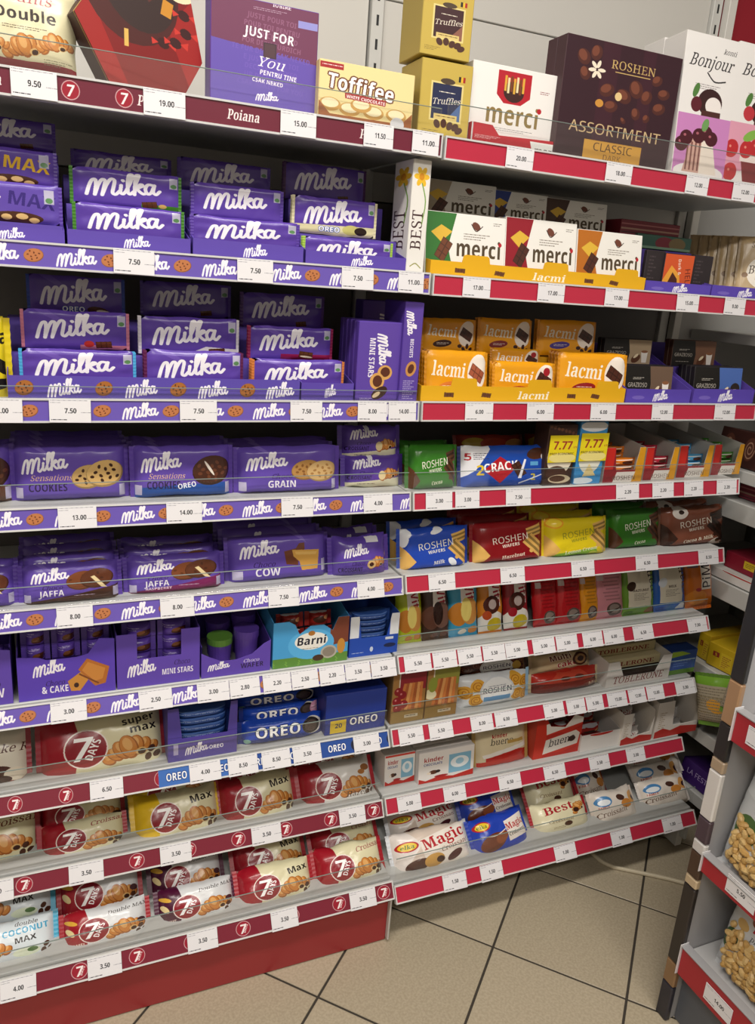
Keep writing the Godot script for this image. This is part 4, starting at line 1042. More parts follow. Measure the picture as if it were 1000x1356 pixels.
# nut stand near the viewer: a panel across the aisle end and shelves running towards the camera
func nut_stand():
	var bay := thing("nut_stand", "grey shelving stand with red price rails and worn panel edge", "shelving")
	part("end_panel", slab(Vector3(.545, .0, .49), Vector3(1.05, 1.5, .508), plain("a9a9ab", .5)), bay)
	part("back_panel", slab(Vector3(1.03, .0, .51), Vector3(1.05, 1.5, 1.5), plain("a9a9ab", .5)), bay)
	var segs := [[0.0, .1, "2c2a33"], [.1, .165, "8a6a48"], [.165, .38, "2b2421"], [.38, .405, "c2ad8c"], [.405, .47, "4a3526"], [.47, .5, "cfcdca"], [.5, .56, "4a3c44"], [.56, .68, "d6d3cf"], [.68, .71, "a8937a"], [.71, .795, "1f1d1e"], [.795, .895, "a3805f"], [.895, 1.5, "232224"]]
	for q in segs:
		var e := part("edge_band", slab(Vector3(.53, q[0] + .0005, .478), Vector3(.545, q[1] - .0005, .512), plain(q[2], .3), .003), bay)
		if q[2] in ["8a6a48", "c2ad8c", "a3805f", "a8937a"]: e.set_meta("label", "worn tan stretch of edge band")
	for q in [[.15, .075], [.437, .042], [.768, .07]]:
		var s := part("shelf", slab(Vector3(.548, q[0] + q[1] - .03, .51), Vector3(1.03, q[0] + q[1] - .02, 1.45), plain("bcbcbc", .45)), bay)
		part("price_rail", slab(Vector3(.53, q[0], .514), Vector3(.547, q[0] + q[1], 1.45), plain("a8202c", .4)), s)
		part("rail_end", slab(Vector3(.524, q[0], .5125), Vector3(.548, q[0] + q[1] + .008, .5138), plain("dcdcde", .4), .0005), s)
		part("rail_lip", slab(Vector3(.527, q[0] + q[1], .514), Vector3(.549, q[0] + q[1] + .003, 1.45), plain("9a9a9c", .3), .0005), s)
	part("base", slab(Vector3(.56, .0, .51), Vector3(1.03, .14, 1.45), plain("5c6068", .5)), bay)
	var nut = plain("cbab70", .45)
	var nut2 = plain("bd9656", .45)
	for q in [[.565, .207, .65, .2, .26, 12.0, "nutbag", "lower bag of roasted peanuts with red lettering"], [.552, .461, .615, .2, .26, 12.0, "nutbag2", "upper bag of peanuts with a green seal"], [.565, .207, .86, .2, .26, 12.0, "nutbag", "second lower bag of roasted peanuts beside the first"], [.552, .461, .83, .2, .26, 12.0, "nutbag2", "second upper bag of peanuts nearer the viewer"]]:
		var o := thing("peanut_bag", q[7], "nut bag", "bags of peanuts", Vector3(q[0], q[1], q[2]))
		pillow(o, q[3], q[4], .06, q[6], "b9bdbf", "c4c8ca", true, .014, .004, 21, 4.0)
		for t in 2:
			var st := tool_()
			for k in 84:
				if k % 2 != t: continue
				var u := -.07 + .0127 * (k % 12) + rng.randf_range(-.005, .005)
				var v := .022 + .0145 * (k / 12) + rng.randf_range(-.004, .004) + .025 * pow(absf(u) / .085, 2.0)
				var b := sqrt(maxf(0, 1 - pow(absf(u) / .1, 4.0))) * sqrt(maxf(0, 1 - pow(absf(v / q[4] * 2 - 1), 3.0)))
				nutlet(st, Vector3(u, v, -.03 + .03 * b + rng.randf_range(-.002, .003)), rng.randf() * TAU)
			st.set_material([nut, nut2][t])
			var n := part("peanuts", st.commit(), o)
			n.set_meta("kind", "stuff")
		o.rotation_order = EULER_ORDER_YXZ
		o.rotation_degrees = Vector3(-q[5], -90, 0)
	for q in [[.785, .557, "1.00"], [.448, .59, "5.50"], [.165, .6, "14.00"]]:
		price_tag(0, 0, 0, .075, .042, q[2], "white price tag on the " + {.785: "upper", .448: "middle", .165: "lowest"}[q[0]] + " rail of the nut stand", "price tags on the nut stand")
		var o := get_child(get_child_count() - 1)
		o.position = Vector3(.5285, q[0], q[1] + .03)
		o.rotation_degrees = Vector3(0, -90, 0)
func nutlet(st: SurfaceTool, c: Vector3, a: float):
	var e := Basis(Vector3(0, 0, 1), a) * Basis(Vector3.RIGHT, .4)
	var n := 7
	var m := 5
	for i in n:
		for j in m:
			var q := []
			for t in [[i, j], [i + 1, j], [i + 1, j + 1], [i, j + 1]]:
				var u: float = TAU * t[0] / n
				var v: float = PI * t[1] / m - PI / 2
				q.append(c + e * (Vector3(cos(v) * cos(u) * .0078, sin(v) * .0125, cos(v) * sin(u) * .007)))
			quad(st, q[0], q[3], q[2], q[1])

const SHELF_Y := [[1.876, 1.613, 1.345, 1.14, 0.935, 0.725, 0.523, 0.317, 0.148], [1.874, 1.612, 1.345, 1.139, 0.936, 0.726, 0.523, 0.319, 0.128]]
func trays():
	var o: Node3D
	o = thing("display_tray", "purple display tray at the frame edge on second left-bay shelf", "display tray", "", Vector3(-0.8013, 1.6514, -0.02))
	tray(o, 0.1865, 0.0276, 0.25, "lip_m", "5a44a6", "5a44a6", [0,0,1,0,1,1,0,1], 0.0276, 0.0829, [[0.0135, 0.0351, 0.036], [0.052, 0.095, 0.04], [0.125, 0.161, 0.06]])
	o = thing("display_tray", "purple display tray of green-ended bars on second left-bay shelf", "display tray", "", Vector3(-0.5977, 1.6514, -0.02))
	tray(o, 0.2116, 0.0313, 0.25, "lip_m", "5a44a6", "5a44a6", [0,0,1,0,1,1,0,1], 0.0313, 0.094, [[0.0135, 0.0202, 0.036], [0.052, 0.076, 0.04], [0.165, 0.133, 0.06]])
	o = thing("display_tray", "purple display tray of almond bars on second left-bay shelf", "display tray", "", Vector3(-0.3806, 1.6514, -0.02))
	tray(o, 0.2131, 0.0344, 0.25, "lip_m", "5a44a6", "5a44a6", [0,0,1,0,1,1,0,1], 0.0344, 0.1031, [[0.0135, 0.0227, 0.036], [0.052, 0.073, 0.04], [0.145, 0.128, 0.06]])
	o = thing("display_tray", "purple display tray beside the daffodil box on second left-bay shelf", "display tray", "", Vector3(-0.1609, 1.6514, -0.02))
	tray(o, 0.2161, 0.0301, 0.25, "lip_m", "5a44a6", "5a44a6", [0,0,1,0,1,1,0,1], 0.0301, 0.0904, [[0.0135, 0.0088, 0.036], [0.052, 0.063, 0.04], [0.14, 0.132, 0.06]])
	o = thing("display_tray", "long purple display tray with printed cookies on third left-bay shelf", "display tray", "", Vector3(-0.542, 1.3834, -0.02))
	tray(o, 0.5436, 0.0439, 0.25, "strip_c", "5a44a6", "5a44a6", [0,0,1,0,1,1,0,1], 0.0439, 0.1098, [[0.0135, 0.0232, 0.036], [0.052, 0.078, 0.035], [0.13, 0.137, 0.06]])
	o = thing("display_tray", "short purple display tray next to the cartons on third left-bay shelf", "display tray", "", Vector3(-0.209, 1.3834, -0.02))
	tray(o, 0.115, 0.0392, 0.25, "lip_m", "5a44a6", "5a44a6", [0,0,1,0,1,1,0,1], 0.0392, 0.098, [])
	o = thing("display_tray", "long yellow display tray with three tabs on second right-bay shelf", "display tray", "", Vector3(0.2893, 1.6504, -0.02))
	tray(o, 0.5704, 0.0491, 0.25, "lip_lacmi", "e0a814", "e0a814", [0,0,1,0,1,.68,0.960,.68,0.955,.95,0.945,1,0.855,1,0.845,.95,0.840,.68,0.610,.68,0.605,.95,0.595,1,0.505,1,0.495,.95,0.490,.68,0.250,.68,0.245,.95,0.235,1,0.145,1,0.135,.95,0.130,.68,0,.68], 0.0334, 0.059, [[0.128, 0.108, 0.05]])
	o = thing("display_tray", "purple display tray of black chocolates on second right-bay shelf", "display tray", "", Vector3(0.6884, 1.6504, -0.03))
	tray(o, 0.2065, 0.029, 0.25, "lip_m2", "5a44a6", "5a44a6", [0,0,1,0,1,1,0,1], 0.029, 0.0579, [[0.085, 0.105, 0.12]])
	o = thing("display_tray", "purple display tray of beige bars on second right-bay shelf", "display tray", "", Vector3(0.9035, 1.6504, -0.03))
	tray(o, 0.2147, 0.0316, 0.25, "lip_m2", "5a44a6", "5a44a6", [0,0,1,0,1,1,0,1], 0.0316, 0.0633, [])
	o = thing("display_tray", "long yellow display tray with three tabs on third right-bay shelf", "display tray", "", Vector3(0.2879, 1.3834, -0.02))
	tray(o, 0.5611, 0.055, 0.25, "lip_lacmi", "e0a814", "e0a814", [0,0,1,0,1,.68,0.960,.68,0.955,.95,0.945,1,0.855,1,0.845,.95,0.840,.68,0.610,.68,0.605,.95,0.595,1,0.505,1,0.495,.95,0.490,.68,0.250,.68,0.245,.95,0.235,1,0.145,1,0.135,.95,0.130,.68,0,.68], 0.0374, 0.066, [[0.1, 0.098, 0.05]])
	o = thing("display_tray", "first purple display tray of coffee chocolates on third right-bay shelf", "display tray", "", Vector3(0.6766, 1.3834, -0.02))
	tray(o, 0.2076, 0.0377, 0.25, "lip_m2", "5a44a6", "5a44a6", [0,0,1,0,1,1,0,1], 0.0377, 0.1282, [[0.1, 0.084, 0.06]])
	o = thing("display_tray", "end purple display tray of coffee chocolates on third right-bay shelf", "display tray", "", Vector3(0.8964, 1.3834, -0.02))
	tray(o, 0.2126, 0.0405, 0.25, "lip_m2", "5a44a6", "5a44a6", [0,0,1,0,1,1,0,1], 0.0405, 0.1377, [[0.1, 0.085, 0.06]])
	o = thing("display_tray", "red carton tray holding the white chocolates box on top right-bay shelf", "display tray", "", Vector3(0.1941, 1.9124, -0.045))
	tray(o, 0.2218, 0.0484, 0.13, "mercitray", "b3182a", "b3182a", [0,0,1,0,1,.62,.93,.72,.3,.62,.22,.98,0,1], 0.0484, 0.0484, [])
	o = thing("counter_box", "red and yellow counter box of orange candy bars on fourth right-bay shelf", "display box", "", Vector3(0.6162, 1.1774, -0.0347))
	tray(o, 0.1253, 0.0914, 0.22, "rtray", "c2bfb8", "b9b6b0", [0,0,1,0,1,1,.85,1,.79,.36,.3,.36,.22,1,0,1], 0.0914, 0.1143, [])
	o = thing("counter_box", "red and yellow counter box of crimson candy bars on fourth right-bay shelf", "display box", "", Vector3(0.7439, 1.1774, -0.0416))
	tray(o, 0.1084, 0.088, 0.22, "rtray", "c2bfb8", "b9b6b0", [0,0,1,0,1,1,.85,1,.79,.36,.3,.36,.22,1,0,1], 0.088, 0.11, [])
	o = thing("counter_box", "red and yellow counter box of blue candy bars on fourth right-bay shelf", "display box", "", Vector3(0.8744, 1.1774, -0.0537))
	tray(o, 0.119, 0.0883, 0.22, "rtray", "c2bfb8", "b9b6b0", [0,0,1,0,1,1,.85,1,.79,.36,.3,.36,.22,1,0,1], 0.0883, 0.1103, [])
	o = thing("counter_box", "red and yellow counter box of green candy bars on fourth right-bay shelf", "display box", "", Vector3(1.0073, 1.1774, -0.067))
	tray(o, 0.1085, 0.0865, 0.22, "rtray", "c2bfb8", "b9b6b0", [0,0,1,0,1,1,.85,1,.79,.36,.3,.36,.22,1,0,1], 0.0865, 0.1082, [])
	o = thing("display_box", "purple display box of cow biscuits at the frame edge on sixth left-bay shelf", "display box", "", Vector3(-0.9273, 0.7634, -0.036))
	tray(o, 0.1704, 0.1244, 0.2, "cowbox", "6046ae", "5a42a6", [0,0,1,0,1,.95,.8,1,.3,.7,0,.8], 0.1244, 0.1307, [])
	o = thing("display_box", "purple display box of waffle cakes on sixth left-bay shelf", "display box", "", Vector3(-0.7382, 0.7634, -0.036))
	tray(o, 0.1868, 0.1242, 0.2, "cakebox", "5a40b4", "5a42a6", [0,0,1,0,1,.97,.84,1,.72,.74,.6,.7,.3,.7,.22,.76,.02,.8,0,.8], 0.0994, 0.1304, [])
	o = thing("display_box", "purple display box of star biscuits with a cut-out on sixth left-bay shelf", "display box", "", Vector3(-0.5548, 0.7634, -0.036))
	tray(o, 0.1731, 0.1255, 0.2, "starbox", "6046ae", "5a42a6", [0,0,1,0,1,1,.77,1,.77,.52,.24,.52,.24,1,0,1], 0.1255, 0.1255, [])
	o = thing("display_box", "purple display box of wafer tubs on sixth left-bay shelf", "display box", "", Vector3(-0.3865, 0.7634, -0.036))
	tray(o, 0.156, 0.076, 0.2, "wafbox", "6046ae", "5a42a6", [0,0,1,0,1,1,.9,.9,.72,.6,.5,.48,.28,.48,.12,.65,0,.8], 0.076, 0.0988, [])
	o = thing("display_box", "light blue display box of sponge cakes with an oval sign on sixth left-bay shelf", "display box", "", Vector3(-0.2116, 0.7634, -0.036))
	tray(o, 0.1828, 0.1148, 0.2, "barnibox", "4aa3dc", "3f93cc", [0,0,1,0,1,1,.85,1,.78,.72,.66,.86,.48,.86,.34,.7,.28,.92,.2,1,0,1], 0.1148, 0.1434, [])
	o = thing("display_box", "blue display box with white flaps on sixth left-bay shelf", "display box", "", Vector3(-0.0497, 0.7634, -0.0433))
	tray(o, 0.1268, 0.1058, 0.2, "blubox", "1f4aae", "2a55b4", [0,0,1,0,1,1,.84,1,.76,.45,.24,.45,.17,1,0,1], 0.1058, 0.1164, [])
	o = thing("display_box", "purple display box of blue cookie snacks on seventh left-bay shelf", "display box", "", Vector3(-0.4597, 0.5614, -0.0364))
	tray(o, 0.156, 0.135, 0.2, "oreotray", "5142a0", "4a3c94", [0,0,1,0,1,1,.9,1,.86,.42,.2,.42,.15,1,0,1], 0.135, 0.1417, [])
	o = thing("display_box", "white display box of triangular bars on seventh right-bay shelf", "display box", "", Vector3(0.8018, 0.5614, -0.0412))
	tray(o, 0.2319, 0.0788, 0.24, "tobtray", "dfdbd6", "d0ccc6", [0,0,1,0,1,1,.86,1,.76,.36,.26,.36,.16,1,0,1], 0.0788, 0.0946, [])
	o = thing("display_box", "red and white display box of hazelnut bars on eighth right-bay shelf", "display box", "", Vector3(0.5561, 0.3574, -0.0517))
	tray(o, 0.1594, 0.1258, 0.2, "buenobox", "c8321f", "c04030", [0,0,1,0,1,.9,.8,1,.62,.72,.3,.8,.2,1,0,1], 0.1258, 0.1258, [])
	o = thing("display_box", "low white display box of red packets on eighth right-bay shelf", "display box", "", Vector3(0.7037, 0.3574, -0.0429))
	tray(o, 0.1409, 0.0543, 0.2, "kwtray", "dedad6", "c9c5c0", [0,0,1,0,1,1,0,1], 0.0543, 0.0869, [])
	o = thing("display_box", "cream display box with cake bars in its cut-out on eighth right-bay shelf", "display box", "", Vector3(0.8327, 0.3574, -0.036))
	tray(o, 0.1177, 0.1034, 0.22, "delice", "e0dad2", "cfc8be", [0,0,1,0,1,.8,.92,.3,.3,.24,.28,1,0,1], 0.1034, 0.1189, [])
	o = thing("display_box", "end cream display box of white sticks on eighth right-bay shelf", "display box", "", Vector3(0.9863, 0.3574, -0.036))
	tray(o, 0.1685, 0.1217, 0.22, "delice", "e0dad2", "cfc8be", [0,0,1,0,1,.3,.4,.3,.36,1,0,1], 0.1217, 0.14, [])
func goods():
	item("pouch", Vector3(-0.7753, 1.9144, -0.03), [6, 0], Vector3(0.2001, 0.1589, 0.06), "double", "d9d2ae", "8e1a2a", "cream bag of double croissants with a red foot on top left-bay shelf", "croissant_bag", "snack bag", "", 1, 0.0612)
	item("box", Vector3(-0.3528, 1.9144, -0.05), [0, 0], Vector3(0.1994, 0.1835, 0.05), "justfor", "5d3a97", "", "purple and plum gift box lettered JUST FOR You on top left-bay shelf", "gift_box", "gift box", "", 1, 0.051)
	item("box", Vector3(-0.1566, 1.9144, -0.03), [0, 0], Vector3(0.1957, 0.1058, 0.06), "toffifee", "e5cf8e", "", "cream and brown nut candy box with white lettering on top left-bay shelf", "candy_box", "candy box", "", 2, 0.0612)
	item("box", Vector3(0.0204, 1.9144, -0.05), [0, 0], Vector3(0.1148, 0.1464, 0.1), "truffleblue", "a8923f", "", "lower gold truffle box with a dark blue label on top left-bay shelf", "truffle_box", "candy box", "", 1, 0.102)
	item("box", Vector3(0.0107, 2.066, -0.05), [0, 0], Vector3(0.1111, 0.1206, 0.1), "trufflebrown", "a8923f", "", "upper gold truffle box with a dark brown label on top left-bay shelf", "truffle_box", "candy box", "", 1, 0.102)
	item("box", Vector3(0.1846, 1.9124, -0.06), [0, 0], Vector3(0.2053, 0.1646, 0.05), "merciwhite", "e9e7e2", "", "white assorted chocolates box with a red picture on top right-bay shelf", "chocolate_box", "candy box", "", 2, 0.051)
	item("box", Vector3(0.4418, 1.9124, -0.04), [0, 0], Vector3(0.3119, 0.2425, 0.035), "assort", "3a1620", "", "large dark plum chocolate assortment box with a gold patch on top right-bay shelf", "chocolate_box", "candy box", "", 2, 0.0357)
	item("box", Vector3(0.6871, 1.9124, -0.03), [4, 0], Vector3(0.1613, 0.3063, 0.07), "bonjour1", "d8d5d2", "", "tall white dessert box with a cherry pudding picture on top right-bay shelf", "dessert_box", "candy box", "", 2, 0.0714)
	item("box", Vector3(0.8545, 1.9124, -0.03), [4, 0], Vector3(0.1782, 0.3101, 0.07), "bonjour2", "d8d5d2", "", "tall white dessert box with a strawberry glass picture on top right-bay shelf", "dessert_box", "candy box", "", 1, 0.0714)
	item("bar", Vector3(-0.7931, 1.6865, -0.035), [0, 0], Vector3(0.1685, 0.0636, 0.011), "max1", "563a9c", "", "lower yellow-lettered purple bar in the edge tray on second left-bay shelf", "chocolate_bar", "chocolate bar", "", 2, 0.0112)
	item("bar", Vector3(-0.7985, 1.7498, -0.08), [0, 0], Vector3(0.1697, 0.0591, 0.011), "max2", "563a9c", "", "upper peanut-pictured purple bar in the edge tray on second left-bay shelf", "chocolate_bar", "chocolate bar", "", 2, 0.0112)
	item("bar", Vector3(-0.7989, 1.8157, -0.16), [0, 0], Vector3(0.1737, 0.0511, 0.011), "milka_p", "563a9c", "", "topmost purple bar in the edge tray on second left-bay shelf", "chocolate_bar", "chocolate bar", "", 1, 0.0112)
	item("bar", Vector3(-0.5965, 1.6716, -0.035), [0, 0], Vector3(0.1939, 0.0585, 0.011), "milka", "563a9c", "3f7d22", "lower green-ended purple bar in the second tray on second left-bay shelf", "chocolate_bar", "chocolate bar", "", 2, 0.0112)
	item("bar", Vector3(-0.596, 1.729, -0.08), [0, 0], Vector3(0.197, 0.0635, 0.011), "milka_hz", "563a9c", "3f7d22", "upper green-ended purple bar in the second tray on second left-bay shelf", "chocolate_bar", "chocolate bar", "", 2, 0.0112)
	item("bar", Vector3(-0.5921, 1.7865, -0.2), [0, 0], Vector3(0.1878, 0.0476, 0.011), "milka_p", "563a9c", "", "rear purple bar at the back of the second tray on second left-bay shelf", "chocolate_bar", "chocolate bar", "", 2, 0.0112)
	item("bar", Vector3(-0.3826, 1.6741, -0.035), [0, 0], Vector3(0.2117, 0.0539, 0.011), "milka_al", "563a9c", "563a9c", "lower almond-pictured purple bar in the third tray on second left-bay shelf", "chocolate_bar", "chocolate bar", "", 2, 0.0112)
	item("bar", Vector3(-0.3895, 1.7262, -0.08), [0, 0], Vector3(0.1812, 0.0624, 0.011), "milka", "563a9c", "563a9c", "upper plain purple bar in the third tray on second left-bay shelf", "chocolate_bar", "chocolate bar", "", 2, 0.0112)
	item("bar", Vector3(-0.3946, 1.7812, -0.18), [0, 0], Vector3(0.1887, 0.0595, 0.011), "milka_p", "563a9c", "", "rear purple bar at the back of the third tray on second left-bay shelf", "chocolate_bar", "chocolate bar", "", 2, 0.0112)
	item("bar", Vector3(-0.1728, 1.6602, -0.035), [0, 0], Vector3(0.1953, 0.0489, 0.011), "milka_hz", "563a9c", "9cc04a", "lower lime-ended purple bar in the tray by the daffodil box on second left-bay shelf", "chocolate_bar", "chocolate bar", "", 2, 0.0112)
	item("bar", Vector3(-0.1892, 1.7162, -0.08), [0, 0], Vector3(0.1843, 0.0701, 0.011), "milka_oreo", "563a9c", "d8d0a8", "upper cookies-and-cream purple bar in the tray by the daffodil box on second left-bay shelf", "chocolate_bar", "chocolate bar", "", 2, 0.0112)
	item("bar", Vector3(-0.1834, 1.7855, -0.17), [0, 0], Vector3(0.1852, 0.0718, 0.011), "milka_p", "563a9c", "4a1a5a", "rear purple bar at the back of the fourth tray on second left-bay shelf", "chocolate_bar", "chocolate bar", "", 2, 0.0112)
	item("box", Vector3(-0.032, 1.6514, -0.02), [0, 0], Vector3(0.04, 0.2208, 0.09), "best", "e4e2da", "", "slim white upright box with yellow daffodils on second left-bay shelf", "gift_box", "gift box", "", 1, 0.0918)
	item("box", Vector3(0.0996, 1.6504, -0.04), [8, 0], Vector3(0.1957, 0.1342, 0.03), "merci_g", "e8e6e0", "", "green and white chocolate box in the yellow tray on second right-bay shelf", "chocolate_box", "candy box", "", 2, 0.0306)
	item("box", Vector3(0.2929, 1.6504, -0.04), [8, 0], Vector3(0.1896, 0.1396, 0.03), "merci_r", "e8e6e0", "", "red and white chocolate box in the yellow tray on second right-bay shelf", "chocolate_box", "candy box", "", 2, 0.0306)
	item("box", Vector3(0.484, 1.6504, -0.04), [8, 0], Vector3(0.1882, 0.1306, 0.03), "merci_o", "e8e6e0", "", "orange and white chocolate box in the yellow tray on second right-bay shelf", "chocolate_box", "candy box", "", 2, 0.0306)
	item("box", Vector3(0.1363, 1.7617, -0.1597), [5, 0], Vector3(0.1856, 0.098, 0.03), "merci_c", "e8e6e0", "", "beige and white chocolate box behind the green one on second right-bay shelf", "chocolate_box", "candy box", "", 1, 0.0306)
	item("box", Vector3(0.2907, 1.7665, -0.1602), [5, 0], Vector3(0.1648, 0.0876, 0.03), "merci_b", "e8e6e0", "", "blue and white chocolate box behind the red one on second right-bay shelf", "chocolate_box", "candy box", "", 1, 0.0306)
	item("box", Vector3(0.4579, 1.757, -0.1593), [5, 0], Vector3(0.1794, 0.0948, 0.03), "merci_k", "e8e6e0", "", "brown and white chocolate box behind the orange one on second right-bay shelf", "chocolate_box", "candy box", "", 1, 0.0306)
	item("box", Vector3(0.6965, 1.6504, -0.05), [0, 0], Vector3(0.0926, 0.0963, 0.012), "hell", "2a2228", "", "black chocolate box with an orange print on second right-bay shelf", "chocolate_bar", "chocolate bar", "", 2, 0.0122)
	item("box", Vector3(0.6255, 1.6504, -0.055), [0, 0], Vector3(0.0569, 0.0996, 0.012), "darkbox", "2a2228", "", "plain black chocolate box beside the orange print on second right-bay shelf", "chocolate_bar", "chocolate bar", "", 1, 0.0122)
	item("box", Vector3(0.7807, 1.6504, -0.06), [0, 0], Vector3(0.0656, 0.0992, 0.012), "darkbox", "2a2228", "", "plain black chocolate box beside the beige bars on second right-bay shelf", "chocolate_bar", "chocolate bar", "", 1, 0.0122)
	item("box", Vector3(0.7191, 1.7584, -0.14), [0, 0], Vector3(0.1776, 0.0341, 0.1), "tealbox", "2f4a3c", "", "flat teal and dark red carton behind the black boxes on second right-bay shelf", "chocolate_box", "candy box", "", 1, 0.102)
	item("box", Vector3(0.6774, 1.7874, -0.15), [0, 0], Vector3(0.1884, 0.0348, 0.1), "redsticks", "7a2030", "", "flat striped red carton lying on the teal one on second right-bay shelf", "chocolate_box", "candy box", "", 1, 0.102)
	item("bar", Vector3(0.945, 1.6504, -0.175), [10, -28], Vector3(0.15, 0.168, 0.012), "blondi", "b39b78", "9a8360", "rear beige nut chocolate bar leaning in the end tray", "chocolate_bar", "chocolate bar", "beige bars leaning in the end tray", 1, 0.02)
	item("bar", Vector3(0.959, 1.6504, -0.154), [10, -28], Vector3(0.15, 0.168, 0.012), "blondi", "b39b78", "9a8360", "fifth beige nut chocolate bar leaning in the end tray", "chocolate_bar", "chocolate bar", "beige bars leaning in the end tray", 1, 0.02)
	item("bar", Vector3(0.973, 1.6504, -0.133), [10, -28], Vector3(0.15, 0.168, 0.012), "blondi", "b39b78", "9a8360", "fourth beige nut chocolate bar leaning in the end tray", "chocolate_bar", "chocolate bar", "beige bars leaning in the end tray", 1, 0.02)
	item("bar", Vector3(0.987, 1.6504, -0.112), [10, -28], Vector3(0.15, 0.168, 0.012), "blondi", "b39b78", "9a8360", "third beige nut chocolate bar leaning in the end tray", "chocolate_bar", "chocolate bar", "beige bars leaning in the end tray", 1, 0.02)
	item("bar", Vector3(1.001, 1.6504, -0.091), [10, -28], Vector3(0.15, 0.168, 0.012), "blondi", "b39b78", "9a8360", "second beige nut chocolate bar leaning in the end tray", "chocolate_bar", "chocolate bar", "beige bars leaning in the end tray", 1, 0.02)
	item("bar", Vector3(1.015, 1.6504, -0.07), [10, -28], Vector3(0.15, 0.168, 0.012), "blondi", "b39b78", "9a8360", "front beige nut chocolate bar leaning in the end tray", "chocolate_bar", "chocolate bar", "beige bars leaning in the end tray", 1, 0.02)
	item("pack", Vector3(-0.8504, 1.3834, -0.04), [4, 0], Vector3(0.0905, 0.1429, 0.03), "yellowbag", "d9c21c", "d9c21c", "yellow candy bag with black print at the shelf edge on third left-bay shelf", "candy_bag", "snack bag", "", 1, 0.0306)
	item("bar", Vector3(-0.6919, 1.4094, -0.035), [0, 0], Vector3(0.2036, 0.062, 0.011), "milka", "563a9c", "4aa3d8", "lower sky-blue-ended purple bar in the first tray on third left-bay shelf", "chocolate_bar", "chocolate bar", "", 3, 0.0112)
	item("bar", Vector3(-0.6927, 1.4703, -0.08), [0, 0], Vector3(0.1917, 0.069, 0.011), "milka_st", "563a9c", "c7788f", "upper pink-ended strawberry purple bar in the first tray on third left-bay shelf", "chocolate_bar", "chocolate bar", "", 2, 0.0112)
	item("bar", Vector3(-0.6864, 1.5263, -0.16), [0, 0], Vector3(0.1799, 0.0738, 0.011), "milka_oreo2", "563a9c", "1f3fa0", "topmost blue-ended cookie purple bar in the first tray on third left-bay shelf", "chocolate_bar", "chocolate bar", "", 2, 0.0112)
	item("bar", Vector3(-0.4799, 1.4066, -0.035), [0, 0], Vector3(0.1925, 0.0699, 0.011), "milka", "563a9c", "5a1a4a", "lower maroon-ended purple bar in the middle tray on third left-bay shelf", "chocolate_bar", "chocolate bar", "", 3, 0.0112)
	item("bar", Vector3(-0.4818, 1.4645, -0.08), [0, 0], Vector3(0.1977, 0.073, 0.011), "milka_mk", "563a9c", "d8d4dc", "upper white-ended purple bar in the middle tray on third left-bay shelf", "chocolate_bar", "chocolate bar", "", 2, 0.0112)
	item("bar", Vector3(-0.4685, 1.5318, -0.2), [0, 0], Vector3(0.1885, 0.0691, 0.011), "milka_p", "563a9c", "", "topmost plain purple bar in the middle tray on third left-bay shelf", "chocolate_bar", "chocolate bar", "", 1, 0.0112)
	item("bar", Vector3(-0.2669, 1.4064, -0.035), [0, 0], Vector3(0.1994, 0.0588, 0.011), "milka_al", "563a9c", "c8763a", "lower orange-ended purple bar in the third tray on third left-bay shelf", "chocolate_bar", "chocolate bar", "", 3, 0.0112)
	item("bar", Vector3(-0.2724, 1.4621, -0.08), [0, 0], Vector3(0.1847, 0.0665, 0.011), "milka_ra", "563a9c", "8a1a4a", "upper crimson-ended purple bar in the third tray on third left-bay shelf", "chocolate_bar", "chocolate bar", "", 2, 0.0112)
	item("bar", Vector3(-0.2661, 1.5202, -0.17), [0, 0], Vector3(0.1877, 0.0715, 0.011), "milka_p", "563a9c", "4a2070", "topmost purple bar in the third tray on third left-bay shelf", "chocolate_bar", "chocolate bar", "", 2, 0.0112)
	item("box", Vector3(-0.0951, 1.3834, -0.025), [0, 0], Vector3(0.1009, 0.1677, 0.018), "ministars", "563a9c", "", "purple star biscuit carton on third left-bay shelf", "biscuit_carton", "biscuit carton", "star biscuit cartons in a row", 5, 0.024)
	item("box", Vector3(-0.0263, 1.3834, -0.015), [0, 0], Vector3(0.0436, 0.2119, 0.11), "biscuits", "563a9c", "", "tall narrow purple biscuit carton on third left-bay shelf", "biscuit_carton", "biscuit carton", "", 1, 0.1122)
	item("bar", Vector3(0.1093, 1.3834, -0.04), [8, 0], Vector3(0.1619, 0.1122, 0.013), "lacmi1", "e09a12", "d08a10", "lower yellow bar with a cream curl picture on third right-bay shelf", "chocolate_bar", "chocolate bar", "", 3, 0.0133)
	item("bar", Vector3(0.2912, 1.3834, -0.04), [8, 0], Vector3(0.1729, 0.0923, 0.013), "lacmi2", "e09a12", "d08a10", "lower yellow bar with a cherry picture on third right-bay shelf", "chocolate_bar", "chocolate bar", "", 2, 0.0133)
	item("bar", Vector3(0.287, 1.444, -0.0835), [8, 0], Vector3(0.1404, 0.0588, 0.013), "lacmi2", "e09a12", "d08a10", "middle yellow bar with a cherry picture on third right-bay shelf", "chocolate_bar", "chocolate bar", "", 1, 0.0133)
	item("bar", Vector3(0.4868, 1.3834, -0.04), [8, -6], Vector3(0.1935, 0.1188, 0.013), "lacmi3", "e09a12", "d08a10", "lower yellow bar with a dark red badge on third right-bay shelf", "chocolate_bar", "chocolate bar", "", 4, 0.0133)
	item("bar", Vector3(0.1264, 1.4803, -0.1302), [6, 0], Vector3(0.1445, 0.0813, 0.013), "lacmi4", "e09a12", "d08a10", "upper yellow bar with a brown badge on third right-bay shelf", "chocolate_bar", "chocolate bar", "", 2, 0.0133)
